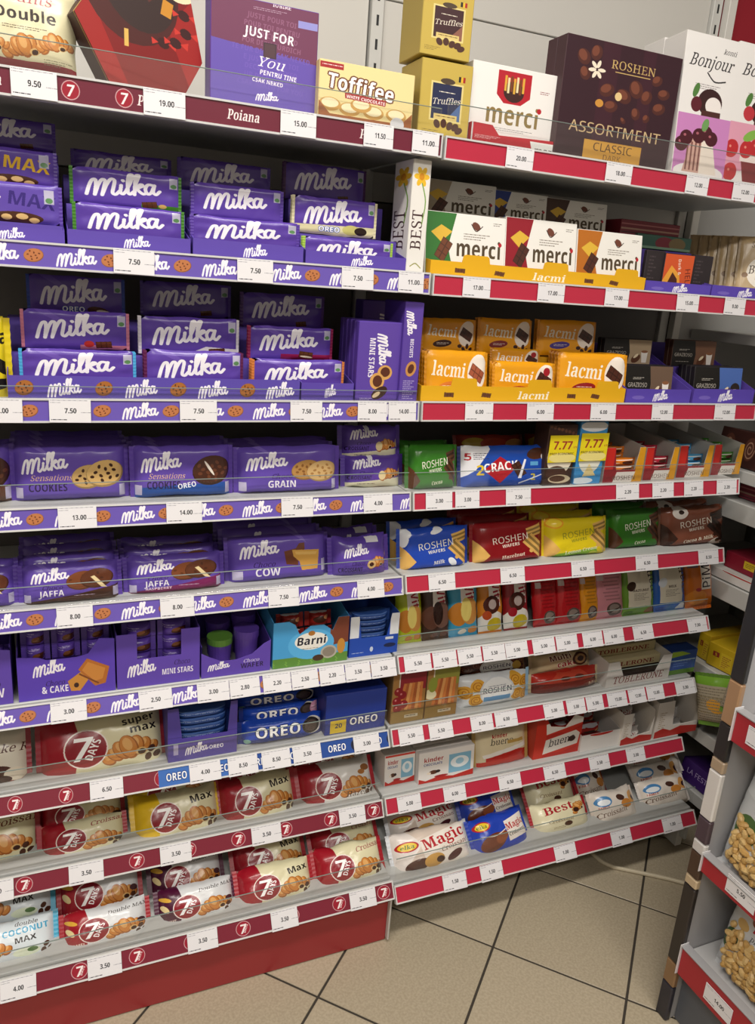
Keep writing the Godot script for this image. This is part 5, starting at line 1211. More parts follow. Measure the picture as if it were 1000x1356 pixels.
	item("bar", Vector3(0.2798, 1.4822, -0.1304), [6, 0], Vector3(0.1518, 0.0856, 0.013), "lacmi5", "e09a12", "d08a10", "upper yellow bar with a large chocolate square on third right-bay shelf", "chocolate_bar", "chocolate bar", "", 2, 0.0133)
	item("bar", Vector3(0.4608, 1.4856, -0.1307), [6, 0], Vector3(0.177, 0.0867, 0.013), "lacmi6", "e09a12", "d08a10", "upper yellow bar with a violet badge on third right-bay shelf", "chocolate_bar", "chocolate bar", "", 2, 0.0133)
	item("box", Vector3(0.6604, 1.3834, -0.04), [6, 0], Vector3(0.1515, 0.093, 0.015), "graz1", "1c171b", "", "lower black coffee chocolate box in the first purple tray on third right-bay shelf", "chocolate_box", "candy box", "", 3, 0.0153)
	item("box", Vector3(0.8932, 1.3834, -0.04), [6, 0], Vector3(0.1681, 0.0947, 0.015), "graz2", "1c171b", "", "lower black and blue chocolate box in the end purple tray on third right-bay shelf", "chocolate_box", "candy box", "", 4, 0.0153)
	item("box", Vector3(0.6573, 1.4653, -0.1357), [4, 0], Vector3(0.1543, 0.0685, 0.015), "graz3", "1c171b", "", "upper black and beige chocolate box above the first purple tray on third right-bay shelf", "chocolate_box", "candy box", "", 2, 0.0153)
	item("box", Vector3(0.8835, 1.4626, -0.1355), [4, 0], Vector3(0.1544, 0.0754, 0.015), "graz4", "4a2c1e", "", "upper black and brown chocolate box above the end purple tray on third right-bay shelf", "chocolate_box", "candy box", "", 2, 0.0153)
	item("brick", Vector3(-0.9071, 1.1784, -0.0569), [8, 0], Vector3(0.1883, 0.1141, 0.045), "cookie0", "563a9c", "563a9c", "purple cookie packet with a brown base at the shelf edge on fourth left-bay shelf", "biscuit_packet", "biscuit packet", "", 2, 0.0459)
	item("brick", Vector3(-0.713, 1.1784, -0.057), [8, 0], Vector3(0.2202, 0.1094, 0.045), "cookie1", "563a9c", "563a9c", "purple choc-chip cookie packet on fourth left-bay shelf", "biscuit_packet", "biscuit packet", "", 4, 0.0459)
	item("brick", Vector3(-0.4979, 1.1784, -0.0488), [8, 0], Vector3(0.2109, 0.1073, 0.045), "cookie2", "563a9c", "563a9c", "purple dark cookie packet with a blue base on fourth left-bay shelf", "biscuit_packet", "biscuit packet", "", 3, 0.0459)
	item("brick", Vector3(-0.2717, 1.1784, -0.0504), [8, 0], Vector3(0.2402, 0.1014, 0.045), "grain", "563a9c", "563a9c", "purple grain biscuit packet on fourth left-bay shelf", "biscuit_packet", "biscuit packet", "", 3, 0.0459)
	item("pack", Vector3(-0.0638, 1.1784, -0.06), [10, 0], Vector3(0.1564, 0.0777, 0.06), "crois_w", "563a9c", "563a9c", "lower purple and cream roll packet on fourth left-bay shelf", "biscuit_packet", "biscuit packet", "", 1, 0.0612)
	item("pack", Vector3(-0.0651, 1.2401, -0.0859), [10, 0], Vector3(0.1568, 0.0794, 0.06), "crois_w2", "563a9c", "563a9c", "upper purple and cream roll packet on fourth left-bay shelf", "biscuit_packet", "biscuit packet", "", 1, 0.0612)
	item("brick", Vector3(0.073, 1.1774, -0.0328), [10, 0], Vector3(0.1361, 0.1045, 0.05), "wafer_g", "2f6b1c", "2f6b1c", "wide green cocoa wafer packet on fourth right-bay shelf", "wafer_packet", "wafer packet", "", 2, 0.051)
	item("brick", Vector3(0.2731, 1.1774, -0.0304), [12, 0], Vector3(0.2637, 0.1013, 0.045), "crack", "1d3f8f", "1a2a6a", "blue and white cracker packet with a red badge on fourth right-bay shelf", "cracker_packet", "biscuit packet", "", 1, 0.0459)
	item("brick", Vector3(0.3002, 1.2247, -0.1572), [20, 0], Vector3(0.2083, 0.0596, 0.05), "wafer_r", "8a2018", "7a1a14", "dark red wafer packet behind the crackers on fourth right-bay shelf", "wafer_packet", "wafer packet", "", 1, 0.051)
	item("brick", Vector3(0.4561, 1.2214, -0.166), [20, 0], Vector3(0.074, 0.0624, 0.05), "wafer_r", "8a2018", "7a1a14", "second dark red wafer packet behind the crackers on fourth right-bay shelf", "wafer_packet", "wafer packet", "", 1, 0.051)
	item("box", Vector3(0.4081, 1.1774, -0.03), [0, 0], Vector3(0.0841, 0.1531, 0.06), "sale1", "3a241c", "", "dark brown pudding carton under a yellow offer card on fourth right-bay shelf", "dessert_carton", "carton", "", 1, 0.0612)
	item("box", Vector3(0.5001, 1.1774, -0.03), [0, 0], Vector3(0.0828, 0.1596, 0.06), "sale2", "3a86c4", "", "blue and white pudding carton under a yellow offer card on fourth right-bay shelf", "dessert_carton", "carton", "", 1, 0.0612)
	item("brick", Vector3(-0.9069, 0.9734, -0.0352), [14, 0], Vector3(0.1746, 0.0812, 0.045), "jaffa0", "563a9c", "563a9c", "purple cake packet at the shelf edge on fifth left-bay shelf", "biscuit_packet", "biscuit packet", "", 2, 0.0459)
	item("brick", Vector3(-0.7224, 0.9734, -0.03), [14, 0], Vector3(0.1974, 0.0803, 0.05), "jaffa1", "563a9c", "563a9c", "purple and brown orange-cake packet on fifth left-bay shelf", "biscuit_packet", "biscuit packet", "", 4, 0.06)
	item("brick", Vector3(-0.5156, 0.9734, -0.0388), [14, 0], Vector3(0.2126, 0.0799, 0.05), "jaffa2", "563a9c", "563a9c", "purple and crimson raspberry-cake packet on fifth left-bay shelf", "biscuit_packet", "biscuit packet", "", 3, 0.06)
	item("brick", Vector3(-0.2842, 0.9734, -0.0544), [14, 0], Vector3(0.2435, 0.1037, 0.05), "cow", "563a9c", "563a9c", "purple cow biscuit packet on fifth left-bay shelf", "biscuit_packet", "biscuit packet", "", 3, 0.06)
	item("pack", Vector3(-0.0921, 0.9734, -0.0354), [14, 0], Vector3(0.1542, 0.0948, 0.06), "crois_p", "563a9c", "563a9c", "purple chocolate roll packet on fifth left-bay shelf", "biscuit_packet", "biscuit packet", "", 2, 0.07)
	item("brick", Vector3(0.1028, 0.9744, -0.041), [12, 0], Vector3(0.1949, 0.1021, 0.05), "wafer_b", "1b3f9e", "1b3f9e", "blue milk wafer packet on fifth right-bay shelf", "wafer_packet", "wafer packet", "", 2, 0.06)
	item("brick", Vector3(0.3143, 0.9744, -0.0425), [12, 0], Vector3(0.2163, 0.1035, 0.05), "wafer_h", "7a1216", "7a1216", "dark red hazelnut wafer packet on fifth right-bay shelf", "wafer_packet", "wafer packet", "", 3, 0.06)
	item("brick", Vector3(0.525, 0.9744, -0.0433), [12, 0], Vector3(0.2099, 0.104, 0.05), "wafer_y", "d8c01a", "d8c01a", "yellow lemon wafer packet on fifth right-bay shelf", "wafer_packet", "wafer packet", "", 3, 0.06)
	item("brick", Vector3(0.7389, 0.9744, -0.0639), [12, 0], Vector3(0.1846, 0.1111, 0.05), "wafer_g2", "2f6b1c", "2f6b1c", "end green cocoa wafer packet on fifth right-bay shelf", "wafer_packet", "wafer packet", "", 2, 0.06)
	item("brick", Vector3(0.9372, 0.9744, -0.0504), [12, 0], Vector3(0.241, 0.1116, 0.05), "wafer_k", "6a3a2a", "6a4a3a", "brown chocolate and milk wafer packet on fifth right-bay shelf", "wafer_packet", "wafer packet", "", 2, 0.06)
	item("vpack", Vector3(0.065, 0.7644, -0.06), [16, 0], Vector3(0.069, 0.1662, 0.04), "vita1", "b7c425", "b7c425", "lime green biscuit bag with orange biscuits on sixth right-bay shelf", "biscuit_bag", "biscuit bag", "", 1, 0.0408)
	item("vpack", Vector3(0.1383, 0.7644, -0.06), [16, 0], Vector3(0.0777, 0.1705, 0.04), "vita2", "3a211b", "3a211b", "dark brown cocoa biscuit bag on sixth right-bay shelf", "biscuit_bag", "biscuit bag", "", 1, 0.0408)
	item("vpack", Vector3(0.2194, 0.7644, -0.06), [16, 0], Vector3(0.0848, 0.1751, 0.04), "vita3", "2e8fb8", "2e8fb8", "sky blue biscuit bag on sixth right-bay shelf", "biscuit_bag", "biscuit bag", "", 1, 0.0408)
	item("vpack", Vector3(0.3006, 0.7644, -0.06), [16, 0], Vector3(0.0733, 0.174, 0.04), "vita4", "c8751a", "c8751a", "orange and white biscuit bag on sixth right-bay shelf", "biscuit_bag", "biscuit bag", "", 1, 0.0408)
	item("vpack", Vector3(0.3798, 0.7644, -0.06), [16, 0], Vector3(0.0755, 0.1786, 0.04), "vita5", "8a1620", "8a1620", "dark red cherry biscuit bag on sixth right-bay shelf", "biscuit_bag", "biscuit bag", "", 1, 0.0408)
	item("vpack", Vector3(0.4725, 0.7644, -0.055), [18, 0], Vector3(0.0753, 0.1603, 0.045), "candy_r", "a3161e", "a3161e", "first red candy bag on sixth right-bay shelf", "biscuit_bag", "biscuit bag", "", 1, 0.0459)
	item("vpack", Vector3(0.5495, 0.7644, -0.055), [18, 0], Vector3(0.0826, 0.1625, 0.045), "candy_r", "b01a22", "b01a22", "second red candy bag on sixth right-bay shelf", "biscuit_bag", "biscuit bag", "", 1, 0.0459)
	item("vpack", Vector3(0.6155, 0.7644, -0.055), [18, 0], Vector3(0.0633, 0.1604, 0.045), "candy_y", "d58a12", "d58a12", "golden yellow candy bag on sixth right-bay shelf", "biscuit_bag", "biscuit bag", "", 1, 0.0459)
	item("vpack", Vector3(0.6875, 0.7644, -0.055), [18, 0], Vector3(0.1002, 0.1663, 0.045), "candy_p", "cf7f8a", "cf7f8a", "pink candy bag on sixth right-bay shelf", "biscuit_bag", "biscuit bag", "", 1, 0.0459)
	item("vpack", Vector3(0.7927, 0.7644, -0.055), [18, 0], Vector3(0.1153, 0.1715, 0.045), "cafe_g", "5f8f2a", "5f8f2a", "green hazelnut candy bag on sixth right-bay shelf", "biscuit_bag", "biscuit bag", "", 1, 0.0459)
	item("vpack", Vector3(0.9087, 0.7644, -0.055), [18, 0], Vector3(0.1171, 0.175, 0.045), "cafe_b", "2a5fb0", "2a5fb0", "blue milk candy bag on sixth right-bay shelf", "biscuit_bag", "biscuit bag", "", 1, 0.0459)
	item("vpack", Vector3(1.0221, 0.7644, -0.055), [18, 0], Vector3(0.1034, 0.1763, 0.045), "pims", "c8651a", "c8651a", "orange biscuit bag on sixth right-bay shelf", "biscuit_bag", "biscuit bag", "", 1, 0.0459)
	item("box", Vector3(0.0564, 0.5614, -0.0391), [0, 0], Vector3(0.0936, 0.1448, 0.12), "fruit1", "8a6a42", "", "brown carton with cherries and pastry sticks on seventh right-bay shelf", "biscuit_carton", "biscuit carton", "", 1, 0.1224)
	item("box", Vector3(0.1517, 0.5614, -0.0388), [0, 0], Vector3(0.0929, 0.1456, 0.12), "fruit2", "8a6a42", "", "brown carton with apple and pastry sticks on seventh right-bay shelf", "biscuit_carton", "biscuit carton", "", 1, 0.1224)
	item("pack", Vector3(0.325, 0.5614, -0.0415), [10, 0], Vector3(0.2404, 0.0871, 0.06), "roll_v", "d9dde2", "9ac0dc", "lower white biscuit roll packet with swirls on seventh right-bay shelf", "biscuit_packet", "biscuit packet", "", 1, 0.0612)
	item("pack", Vector3(0.3494, 0.6196, -0.0927), [20, 0], Vector3(0.2401, 0.0525, 0.06), "roll_c", "3a1a16", "3a1a16", "upper dark brown biscuit roll packet with swirls on seventh right-bay shelf", "biscuit_packet", "biscuit packet", "", 1, 0.0612)
	item("pack", Vector3(0.5684, 0.5614, -0.0479), [12, 0], Vector3(0.2417, 0.0605, 0.06), "cake_r", "a8231d", "d8c8a0", "lower red cake packet on seventh right-bay shelf", "cake_packet", "cake packet", "", 1, 0.0612)
	item("pack", Vector3(0.583, 0.6012, -0.0924), [20, 0], Vector3(0.2133, 0.0575, 0.06), "cake_m", "cdb690", "cdb690", "upper cream cake packet with dark lettering on seventh right-bay shelf", "cake_packet", "cake packet", "", 1, 0.0612)
	item("box", Vector3(0.976, 0.5614, -0.05), [0, 0], Vector3(0.1003, 0.0778, 0.05), "bluebox", "28468c", "", "small blue and green box on seventh right-bay shelf", "biscuit_carton", "carton", "", 1, 0.051)
	item("pack", Vector3(-0.9222, 0.5614, -0.0506), [30, 0], Vector3(0.2096, 0.114, 0.06), "roll7", "d9d3c4", "8e1a2a", "cream roll packet at the shelf edge on seventh left-bay shelf", "croissant_packet", "croissant packet", "", 1, 0.0612)
	item("pack", Vector3(-0.6721, 0.5614, -0.038), [30, 0], Vector3(0.276, 0.1313, 0.07), "supermax", "d9d2b0", "8e1a2a", "lower cream super-size croissant packet on seventh left-bay shelf", "croissant_packet", "croissant packet", "", 1, 0.0714)
	item("pack", Vector3(-0.6634, 0.5875, -0.1519), [40, 0], Vector3(0.2621, 0.07, 0.06), "supermax2", "d9d2b0", "8e1a2a", "rear cream super-size croissant packet on seventh left-bay shelf", "croissant_packet", "croissant packet", "", 1, 0.0612)
	item("pack", Vector3(-0.2645, 0.5614, -0.038), [10, 0], Vector3(0.2191, 0.0594, 0.05), "oreo", "1e3f9c", "16308a", "lowest blue sandwich cookie packet on seventh left-bay shelf", "cookie_packet", "biscuit packet", "", 1, 0.051)
	item("pack", Vector3(-0.2601, 0.5993, -0.0682), [15, 0], Vector3(0.2073, 0.0412, 0.05), "oreo_s", "1e3f9c", "16308a", "middle blue sandwich cookie packet with a pink picture on seventh left-bay shelf", "cookie_packet", "biscuit packet", "", 1, 0.051)
	item("pack", Vector3(-0.2637, 0.6235, -0.1006), [20, 0], Vector3(0.2186, 0.0352, 0.05), "oreo", "1e3f9c", "16308a", "uppermost blue sandwich cookie packet on seventh left-bay shelf", "cookie_packet", "biscuit packet", "", 1, 0.051)
	item("box", Vector3(-0.0856, 0.5614, -0.038), [0, 0], Vector3(0.1594, 0.1091, 0.12), "oreobox", "1a2f86", "", "blue cookie carton with a yellow corner label on seventh left-bay shelf", "biscuit_carton", "biscuit carton", "", 1, 0.1224)
	item("pack", Vector3(-0.9295, 0.3554, -0.066), [40, 0], Vector3(0.2373, 0.1103, 0.07), "cr_plain", "d8d0a6", "9a1422", "front cream croissant packet at the shelf edge on eighth left-bay shelf", "croissant_packet", "croissant packet", "", 1, 0.085)
	item("pack", Vector3(-0.7212, 0.3554, -0.0449), [40, 0], Vector3(0.1966, 0.079, 0.07), "cr_red", "d8d0a6", "9a1422", "front red and cream croissant packet on eighth left-bay shelf", "croissant_packet", "croissant packet", "", 1, 0.085)
	item("pack", Vector3(-0.5103, 0.3554, -0.038), [40, 0], Vector3(0.2144, 0.1101, 0.07), "cr_yel", "d8cf9a", "d8b21a", "front yellow and cream croissant packet on eighth left-bay shelf", "croissant_packet", "croissant packet", "", 1, 0.085)
	item("pack", Vector3(-0.3129, 0.3554, -0.038), [40, 0], Vector3(0.2047, 0.1127, 0.07), "cr_max", "d8d0a6", "9a1422", "front red and cream max croissant packet on eighth left-bay shelf", "croissant_packet", "croissant packet", "", 1, 0.085)
	item("pack", Vector3(-0.1031, 0.3554, -0.038), [40, 0], Vector3(0.2171, 0.1092, 0.07), "cr_hz", "dcdad6", "9a1422", "front red and white hazelnut croissant packet on eighth left-bay shelf", "croissant_packet", "croissant packet", "", 1, 0.085)
	item("box", Vector3(0.0654, 0.3574, -0.0644), [6, 0], Vector3(0.0884, 0.0877, 0.07), "kind1", "dad4d0", "", "small white and red milk chocolate box on eighth right-bay shelf", "chocolate_box", "candy box", "", 1, 0.0714)
	item("box", Vector3(0.195, 0.3574, -0.0446), [6, 0], Vector3(0.1682, 0.0894, 0.018), "kind2", "dad4d0", "", "large white and red milk chocolate box on eighth right-bay shelf", "chocolate_box", "candy box", "large white and red milk chocolate boxes", 5, 0.0184)
	item("pack", Vector3(0.3821, 0.3574, -0.05), [14, 0], Vector3(0.1828, 0.1103, 0.04), "bags", "d6c6a8", "b89a5a", "cream and white chocolate bar bag on eighth right-bay shelf", "chocolate_bag", "snack bag", "", 2, 0.0408)
	item("pack", Vector3(-0.8829, 0.1864, 0.0466), [42, 0], Vector3(0.2017, 0.0903, 0.07), "coco", "cfdbe0", "3a9ec0", "lower white and blue coconut croissant packet on bottom left-bay shelf", "croissant_packet", "croissant packet", "", 1, 0.0714)
	item("pack", Vector3(-0.8873, 0.2133, -0.0369), [45, 0], Vector3(0.2013, 0.0984, 0.07), "coco", "cfdbe0", "3a9ec0", "upper white and blue coconut croissant packet on bottom left-bay shelf", "croissant_packet", "croissant packet", "", 1, 0.0714)
	item("pack", Vector3(-0.6838, 0.1864, 0.055), [42, 0], Vector3(0.1975, 0.0793, 0.07), "dmax", "d5d6d8", "9a1422", "lower red and white double croissant packet on bottom left-bay shelf", "croissant_packet", "croissant packet", "", 1, 0.0714)
	item("pack", Vector3(-0.6897, 0.2001, -0.0237), [45, 0], Vector3(0.1928, 0.0984, 0.07), "dmax", "d5d6d8", "9a1422", "upper red and white double croissant packet on bottom left-bay shelf", "croissant_packet", "croissant packet", "", 1, 0.0714)
	item("pack", Vector3(-0.4805, 0.1864, 0.0535), [42, 0], Vector3(0.1933, 0.0813, 0.07), "peanut", "d5d6d8", "4a1030", "lower plum and white peanut croissant packet on bottom left-bay shelf", "croissant_packet", "croissant packet", "", 1, 0.0714)
	item("pack", Vector3(-0.4909, 0.197, -0.0206), [45, 0], Vector3(0.1867, 0.0954, 0.07), "peanut", "d5d6d8", "4a1030", "upper plum and white peanut croissant packet on bottom left-bay shelf", "croissant_packet", "croissant packet", "", 1, 0.0714)
	item("pack", Vector3(-0.2893, 0.1864, 0.06), [42, 0], Vector3(0.2011, 0.0914, 0.07), "cr_max", "d8d0a6", "9a1422", "lower red and cream max croissant packet on bottom left-bay shelf", "croissant_packet", "croissant packet", "", 1, 0.0714)
	item("pack", Vector3(-0.2844, 0.1978, -0.0214), [45, 0], Vector3(0.1988, 0.0934, 0.07), "cr_max", "d8d0a6", "9a1422", "upper red and cream max croissant packet on bottom left-bay shelf", "croissant_packet", "croissant packet", "", 1, 0.0714)
	item("pack", Vector3(-0.095, 0.1864, 0.06), [42, 0], Vector3(0.1967, 0.099, 0.07), "cr_red", "d8d0a6", "9a1422", "lower red and cream croissant packet on bottom left-bay shelf", "croissant_packet", "croissant packet", "", 1, 0.0714)
	item("pack", Vector3(-0.079, 0.1993, -0.0229), [45, 0], Vector3(0.1997, 0.0855, 0.07), "cr_red", "d8d0a6", "9a1422", "upper red and cream croissant packet on bottom left-bay shelf", "croissant_packet", "croissant packet", "", 1, 0.0714)
	item("pack", Vector3(0.1435, 0.1664, 0.06), [42, 0], Vector3(0.2439, 0.1076, 0.07), "magic_w", "d8cfc6", "c9cdd2", "lower white striped croissant packet on bottom right-bay shelf", "croissant_packet", "croissant packet", "", 1, 0.0714)
	item("pack", Vector3(0.1668, 0.1836, -0.0472), [45, 0], Vector3(0.2269, 0.0841, 0.07), "magic_w", "d8cfc6", "c9cdd2", "upper white striped croissant packet on bottom right-bay shelf", "croissant_packet", "croissant packet", "", 1, 0.0714)
	item("pack", Vector3(0.3609, 0.1664, 0.06), [42, 6], Vector3(0.1958, 0.1055, 0.07), "magic_b", "1d3aa0", "1d3aa0", "lower blue croissant packet on bottom right-bay shelf", "croissant_packet", "croissant packet", "", 1, 0.0714)
	item("pack", Vector3(0.3665, 0.1878, -0.0314), [45, 0], Vector3(0.1919, 0.0962, 0.07), "magic_b", "1d3aa0", "1d3aa0", "upper blue croissant packet on bottom right-bay shelf", "croissant_packet", "croissant packet", "", 1, 0.0714)
	item("pack", Vector3(0.5683, 0.1664, 0.045), [42, 0], Vector3(0.2025, 0.089, 0.07), "bestc", "d8cfa8", "9a1422", "lower cream best-lettered croissant packet on bottom right-bay shelf", "croissant_packet", "croissant packet", "", 1, 0.0714)
	item("pack", Vector3(0.5832, 0.1879, -0.0315), [45, 0], Vector3(0.183, 0.103, 0.07), "bestc", "d8cfa8", "9a1422", "upper cream best-lettered croissant packet on bottom right-bay shelf", "croissant_packet", "croissant packet", "", 1, 0.0714)
	item("pack", Vector3(0.7548, 0.1664, 0.056), [42, 0], Vector3(0.1677, 0.0937, 0.07), "fam", "d9cfc4", "d2c6ba", "lower pale croissant packet with a blue crest on bottom right-bay shelf", "croissant_packet", "croissant packet", "", 1, 0.0714)
	item("pack", Vector3(0.7327, 0.1825, -0.0261), [45, 0], Vector3(0.1137, 0.1041, 0.07), "fam", "d9cfc4", "a8202a", "upper pale croissant packet with a blue crest on bottom right-bay shelf", "croissant_packet", "croissant packet", "", 1, 0.0714)
	item("pack", Vector3(0.9548, 0.1664, 0.0405), [42, 0], Vector3(0.1914, 0.084, 0.06), "fam2", "d9cfc4", "d9d2cc", "lowest pale roll packet by the post on bottom right-bay shelf", "croissant_packet", "croissant packet", "", 1, 0.0612)
	item("pack", Vector3(0.9745, 0.1786, -0.0068), [50, 0], Vector3(0.1869, 0.0982, 0.05), "fam2", "d9cfc4", "d9d2cc", "middle pale roll packet by the post on bottom right-bay shelf", "croissant_packet", "croissant packet", "", 1, 0.051)
	item("pack", Vector3(0.9935, 0.201, -0.0536), [50, 0], Vector3(0.2131, 0.1087, 0.05), "fam2", "d9cfc4", "d9d2cc", "uppermost pale roll packet by the post on bottom right-bay shelf", "croissant_packet", "croissant packet", "", 1, 0.051)
	item("box", Vector3(-0.0191, 1.3834, -0.2), [0, 0], Vector3(0.1009, 0.2057, 0.05), "ministars", "563a9c", "", "rear upright purple star biscuit carton on third left-bay shelf", "biscuit_carton", "biscuit carton", "", 1, 0.051)
	item("pack", Vector3(0.8219, 1.1774, -0.27), [4, 0], Vector3(0.1214, 0.0922, 0.04), "bluepack", "1d2f78", "1d2f78", "first dark blue wrapped bar behind the counter boxes on fourth right-bay shelf", "candy_bar", "candy bar", "", 1, 0.0408)
	item("pack", Vector3(0.9454, 1.1774, -0.27), [4, 0], Vector3(0.1204, 0.0866, 0.04), "bluepack", "1d2f78", "1d2f78", "second dark blue wrapped bar behind the counter boxes on fourth right-bay shelf", "candy_bar", "candy bar", "", 1, 0.0408)
	item("box", Vector3(0.6997, 1.9124, -0.22), [0, 0], Vector3(0.0827, 0.3128, 0.06), "kwtray", "d2d0cc", "", "plain pale carton behind the tall dessert boxes on top right-bay shelf", "dessert_box", "carton", "", 1, 0.0612)
	item("pack", Vector3(0.6162, 1.1794, -0.0467), [0, 0], Vector3(0.1193, 0.018, 0.035), "flat_orange", "d9771c", "d9771c", "first orange-wrapped candy bar up from the floor of its box", "candy_bar", "candy bar", "", 1, 0.03)
	item("pack", Vector3(0.6162, 1.1984, -0.0467), [0, 0], Vector3(0.1193, 0.018, 0.035), "flat_orange", "d9771c", "d9771c", "second orange-wrapped candy bar up from the floor of its box", "candy_bar", "candy bar", "", 1, 0.03)
	item("pack", Vector3(0.6162, 1.2174, -0.0467), [0, 0], Vector3(0.1193, 0.018, 0.035), "flat_orange", "d9771c", "d9771c", "third orange-wrapped candy bar up from the floor of its box", "candy_bar", "candy bar", "", 1, 0.03)
	item("pack", Vector3(0.6162, 1.1794, -0.0947), [0, 0], Vector3(0.1193, 0.018, 0.035), "flat_orange", "d9771c", "d9771c", "first bar up in the first rear pile of orange candy bars", "candy_bar", "candy bar", "", 1, 0.03)
	item("pack", Vector3(0.6162, 1.1984, -0.0947), [0, 0], Vector3(0.1193, 0.018, 0.035), "flat_orange", "d9771c", "d9771c", "second bar up in the first rear pile of orange candy bars", "candy_bar", "candy bar", "", 1, 0.03)
	item("pack", Vector3(0.6162, 1.2174, -0.0947), [0, 0], Vector3(0.1193, 0.018, 0.035), "flat_orange", "d9771c", "d9771c", "third bar up in the first rear pile of orange candy bars", "candy_bar", "candy bar", "", 1, 0.03)
	item("pack", Vector3(0.6162, 1.2364, -0.0947), [0, 0], Vector3(0.1193, 0.018, 0.035), "flat_orange", "d9771c", "d9771c", "fourth bar up in the first rear pile of orange candy bars", "candy_bar", "candy bar", "", 1, 0.03)
	item("pack", Vector3(0.6162, 1.1794, -0.1447), [0, 0], Vector3(0.1193, 0.018, 0.035), "flat_orange", "d9771c", "d9771c", "first bar up in the second rear pile of orange candy bars", "candy_bar", "candy bar", "", 1, 0.03)
	item("pack", Vector3(0.6162, 1.1984, -0.1447), [0, 0], Vector3(0.1193, 0.018, 0.035), "flat_orange", "d9771c", "d9771c", "second bar up in the second rear pile of orange candy bars", "candy_bar", "candy bar", "", 1, 0.03)
	item("pack", Vector3(0.6162, 1.2174, -0.1447), [0, 0], Vector3(0.1193, 0.018, 0.035), "flat_orange", "d9771c", "d9771c", "third bar up in the second rear pile of orange candy bars", "candy_bar", "candy bar", "", 1, 0.03)
	item("pack", Vector3(0.6162, 1.2364, -0.1447), [0, 0], Vector3(0.1193, 0.018, 0.035), "flat_orange", "d9771c", "d9771c", "fourth bar up in the second rear pile of orange candy bars", "candy_bar", "candy bar", "", 1, 0.03)
	item("pack", Vector3(0.7439, 1.1794, -0.0536), [0, 0], Vector3(0.1024, 0.018, 0.035), "flat_crimson", "b3223c", "b3223c", "first crimson-wrapped candy bar up from the floor of its box", "candy_bar", "candy bar", "", 1, 0.03)
	item("pack", Vector3(0.7439, 1.1984, -0.0536), [0, 0], Vector3(0.1024, 0.018, 0.035), "flat_crimson", "b3223c", "b3223c", "second crimson-wrapped candy bar up from the floor of its box", "candy_bar", "candy bar", "", 1, 0.03)
	item("pack", Vector3(0.7439, 1.2174, -0.0536), [0, 0], Vector3(0.1024, 0.018, 0.035), "flat_crimson", "b3223c", "b3223c", "third crimson-wrapped candy bar up from the floor of its box", "candy_bar", "candy bar", "", 1, 0.03)
	item("pack", Vector3(0.7439, 1.1794, -0.1016), [0, 0], Vector3(0.1024, 0.018, 0.035), "flat_crimson", "b3223c", "b3223c", "first bar up in the first rear pile of crimson candy bars", "candy_bar", "candy bar", "", 1, 0.03)
	item("pack", Vector3(0.7439, 1.1984, -0.1016), [0, 0], Vector3(0.1024, 0.018, 0.035), "flat_crimson", "b3223c", "b3223c", "second bar up in the first rear pile of crimson candy bars", "candy_bar", "candy bar", "", 1, 0.03)
	item("pack", Vector3(0.7439, 1.2174, -0.1016), [0, 0], Vector3(0.1024, 0.018, 0.035), "flat_crimson", "b3223c", "b3223c", "third bar up in the first rear pile of crimson candy bars", "candy_bar", "candy bar", "", 1, 0.03)
	item("pack", Vector3(0.7439, 1.2364, -0.1016), [0, 0], Vector3(0.1024, 0.018, 0.035), "flat_crimson", "b3223c", "b3223c", "fourth bar up in the first rear pile of crimson candy bars", "candy_bar", "candy bar", "", 1, 0.03)
	item("pack", Vector3(0.7439, 1.1794, -0.1516), [0, 0], Vector3(0.1024, 0.018, 0.035), "flat_crimson", "b3223c", "b3223c", "first bar up in the second rear pile of crimson candy bars", "candy_bar", "candy bar", "", 1, 0.03)
	item("pack", Vector3(0.7439, 1.1984, -0.1516), [0, 0], Vector3(0.1024, 0.018, 0.035), "flat_crimson", "b3223c", "b3223c", "second bar up in the second rear pile of crimson candy bars", "candy_bar", "candy bar", "", 1, 0.03)
	item("pack", Vector3(0.7439, 1.2174, -0.1516), [0, 0], Vector3(0.1024, 0.018, 0.035), "flat_crimson", "b3223c", "b3223c", "third bar up in the second rear pile of crimson candy bars", "candy_bar", "candy bar", "", 1, 0.03)
	item("pack", Vector3(0.7439, 1.2364, -0.1516), [0, 0], Vector3(0.1024, 0.018, 0.035), "flat_crimson", "b3223c", "b3223c", "fourth bar up in the second rear pile of crimson candy bars", "candy_bar", "candy bar", "", 1, 0.03)
	item("pack", Vector3(0.8744, 1.1794, -0.0657), [0, 0], Vector3(0.113, 0.018, 0.035), "flat_blue", "4aa3dc", "4aa3dc", "first blue-wrapped candy bar up from the floor of its box", "candy_bar", "candy bar", "", 1, 0.03)
	item("pack", Vector3(0.8744, 1.1984, -0.0657), [0, 0], Vector3(0.113, 0.018, 0.035), "flat_blue", "4aa3dc", "4aa3dc", "second blue-wrapped candy bar up from the floor of its box", "candy_bar", "candy bar", "", 1, 0.03)
	item("pack", Vector3(0.8744, 1.2174, -0.0657), [0, 0], Vector3(0.113, 0.018, 0.035), "flat_blue", "4aa3dc", "4aa3dc", "third blue-wrapped candy bar up from the floor of its box", "candy_bar", "candy bar", "", 1, 0.03)
	item("pack", Vector3(0.8744, 1.1794, -0.1137), [0, 0], Vector3(0.113, 0.018, 0.035), "flat_blue", "4aa3dc", "4aa3dc", "first bar up in the first rear pile of blue candy bars", "candy_bar", "candy bar", "", 1, 0.03)
	item("pack", Vector3(0.8744, 1.1984, -0.1137), [0, 0], Vector3(0.113, 0.018, 0.035), "flat_blue", "4aa3dc", "4aa3dc", "second bar up in the first rear pile of blue candy bars", "candy_bar", "candy bar", "", 1, 0.03)
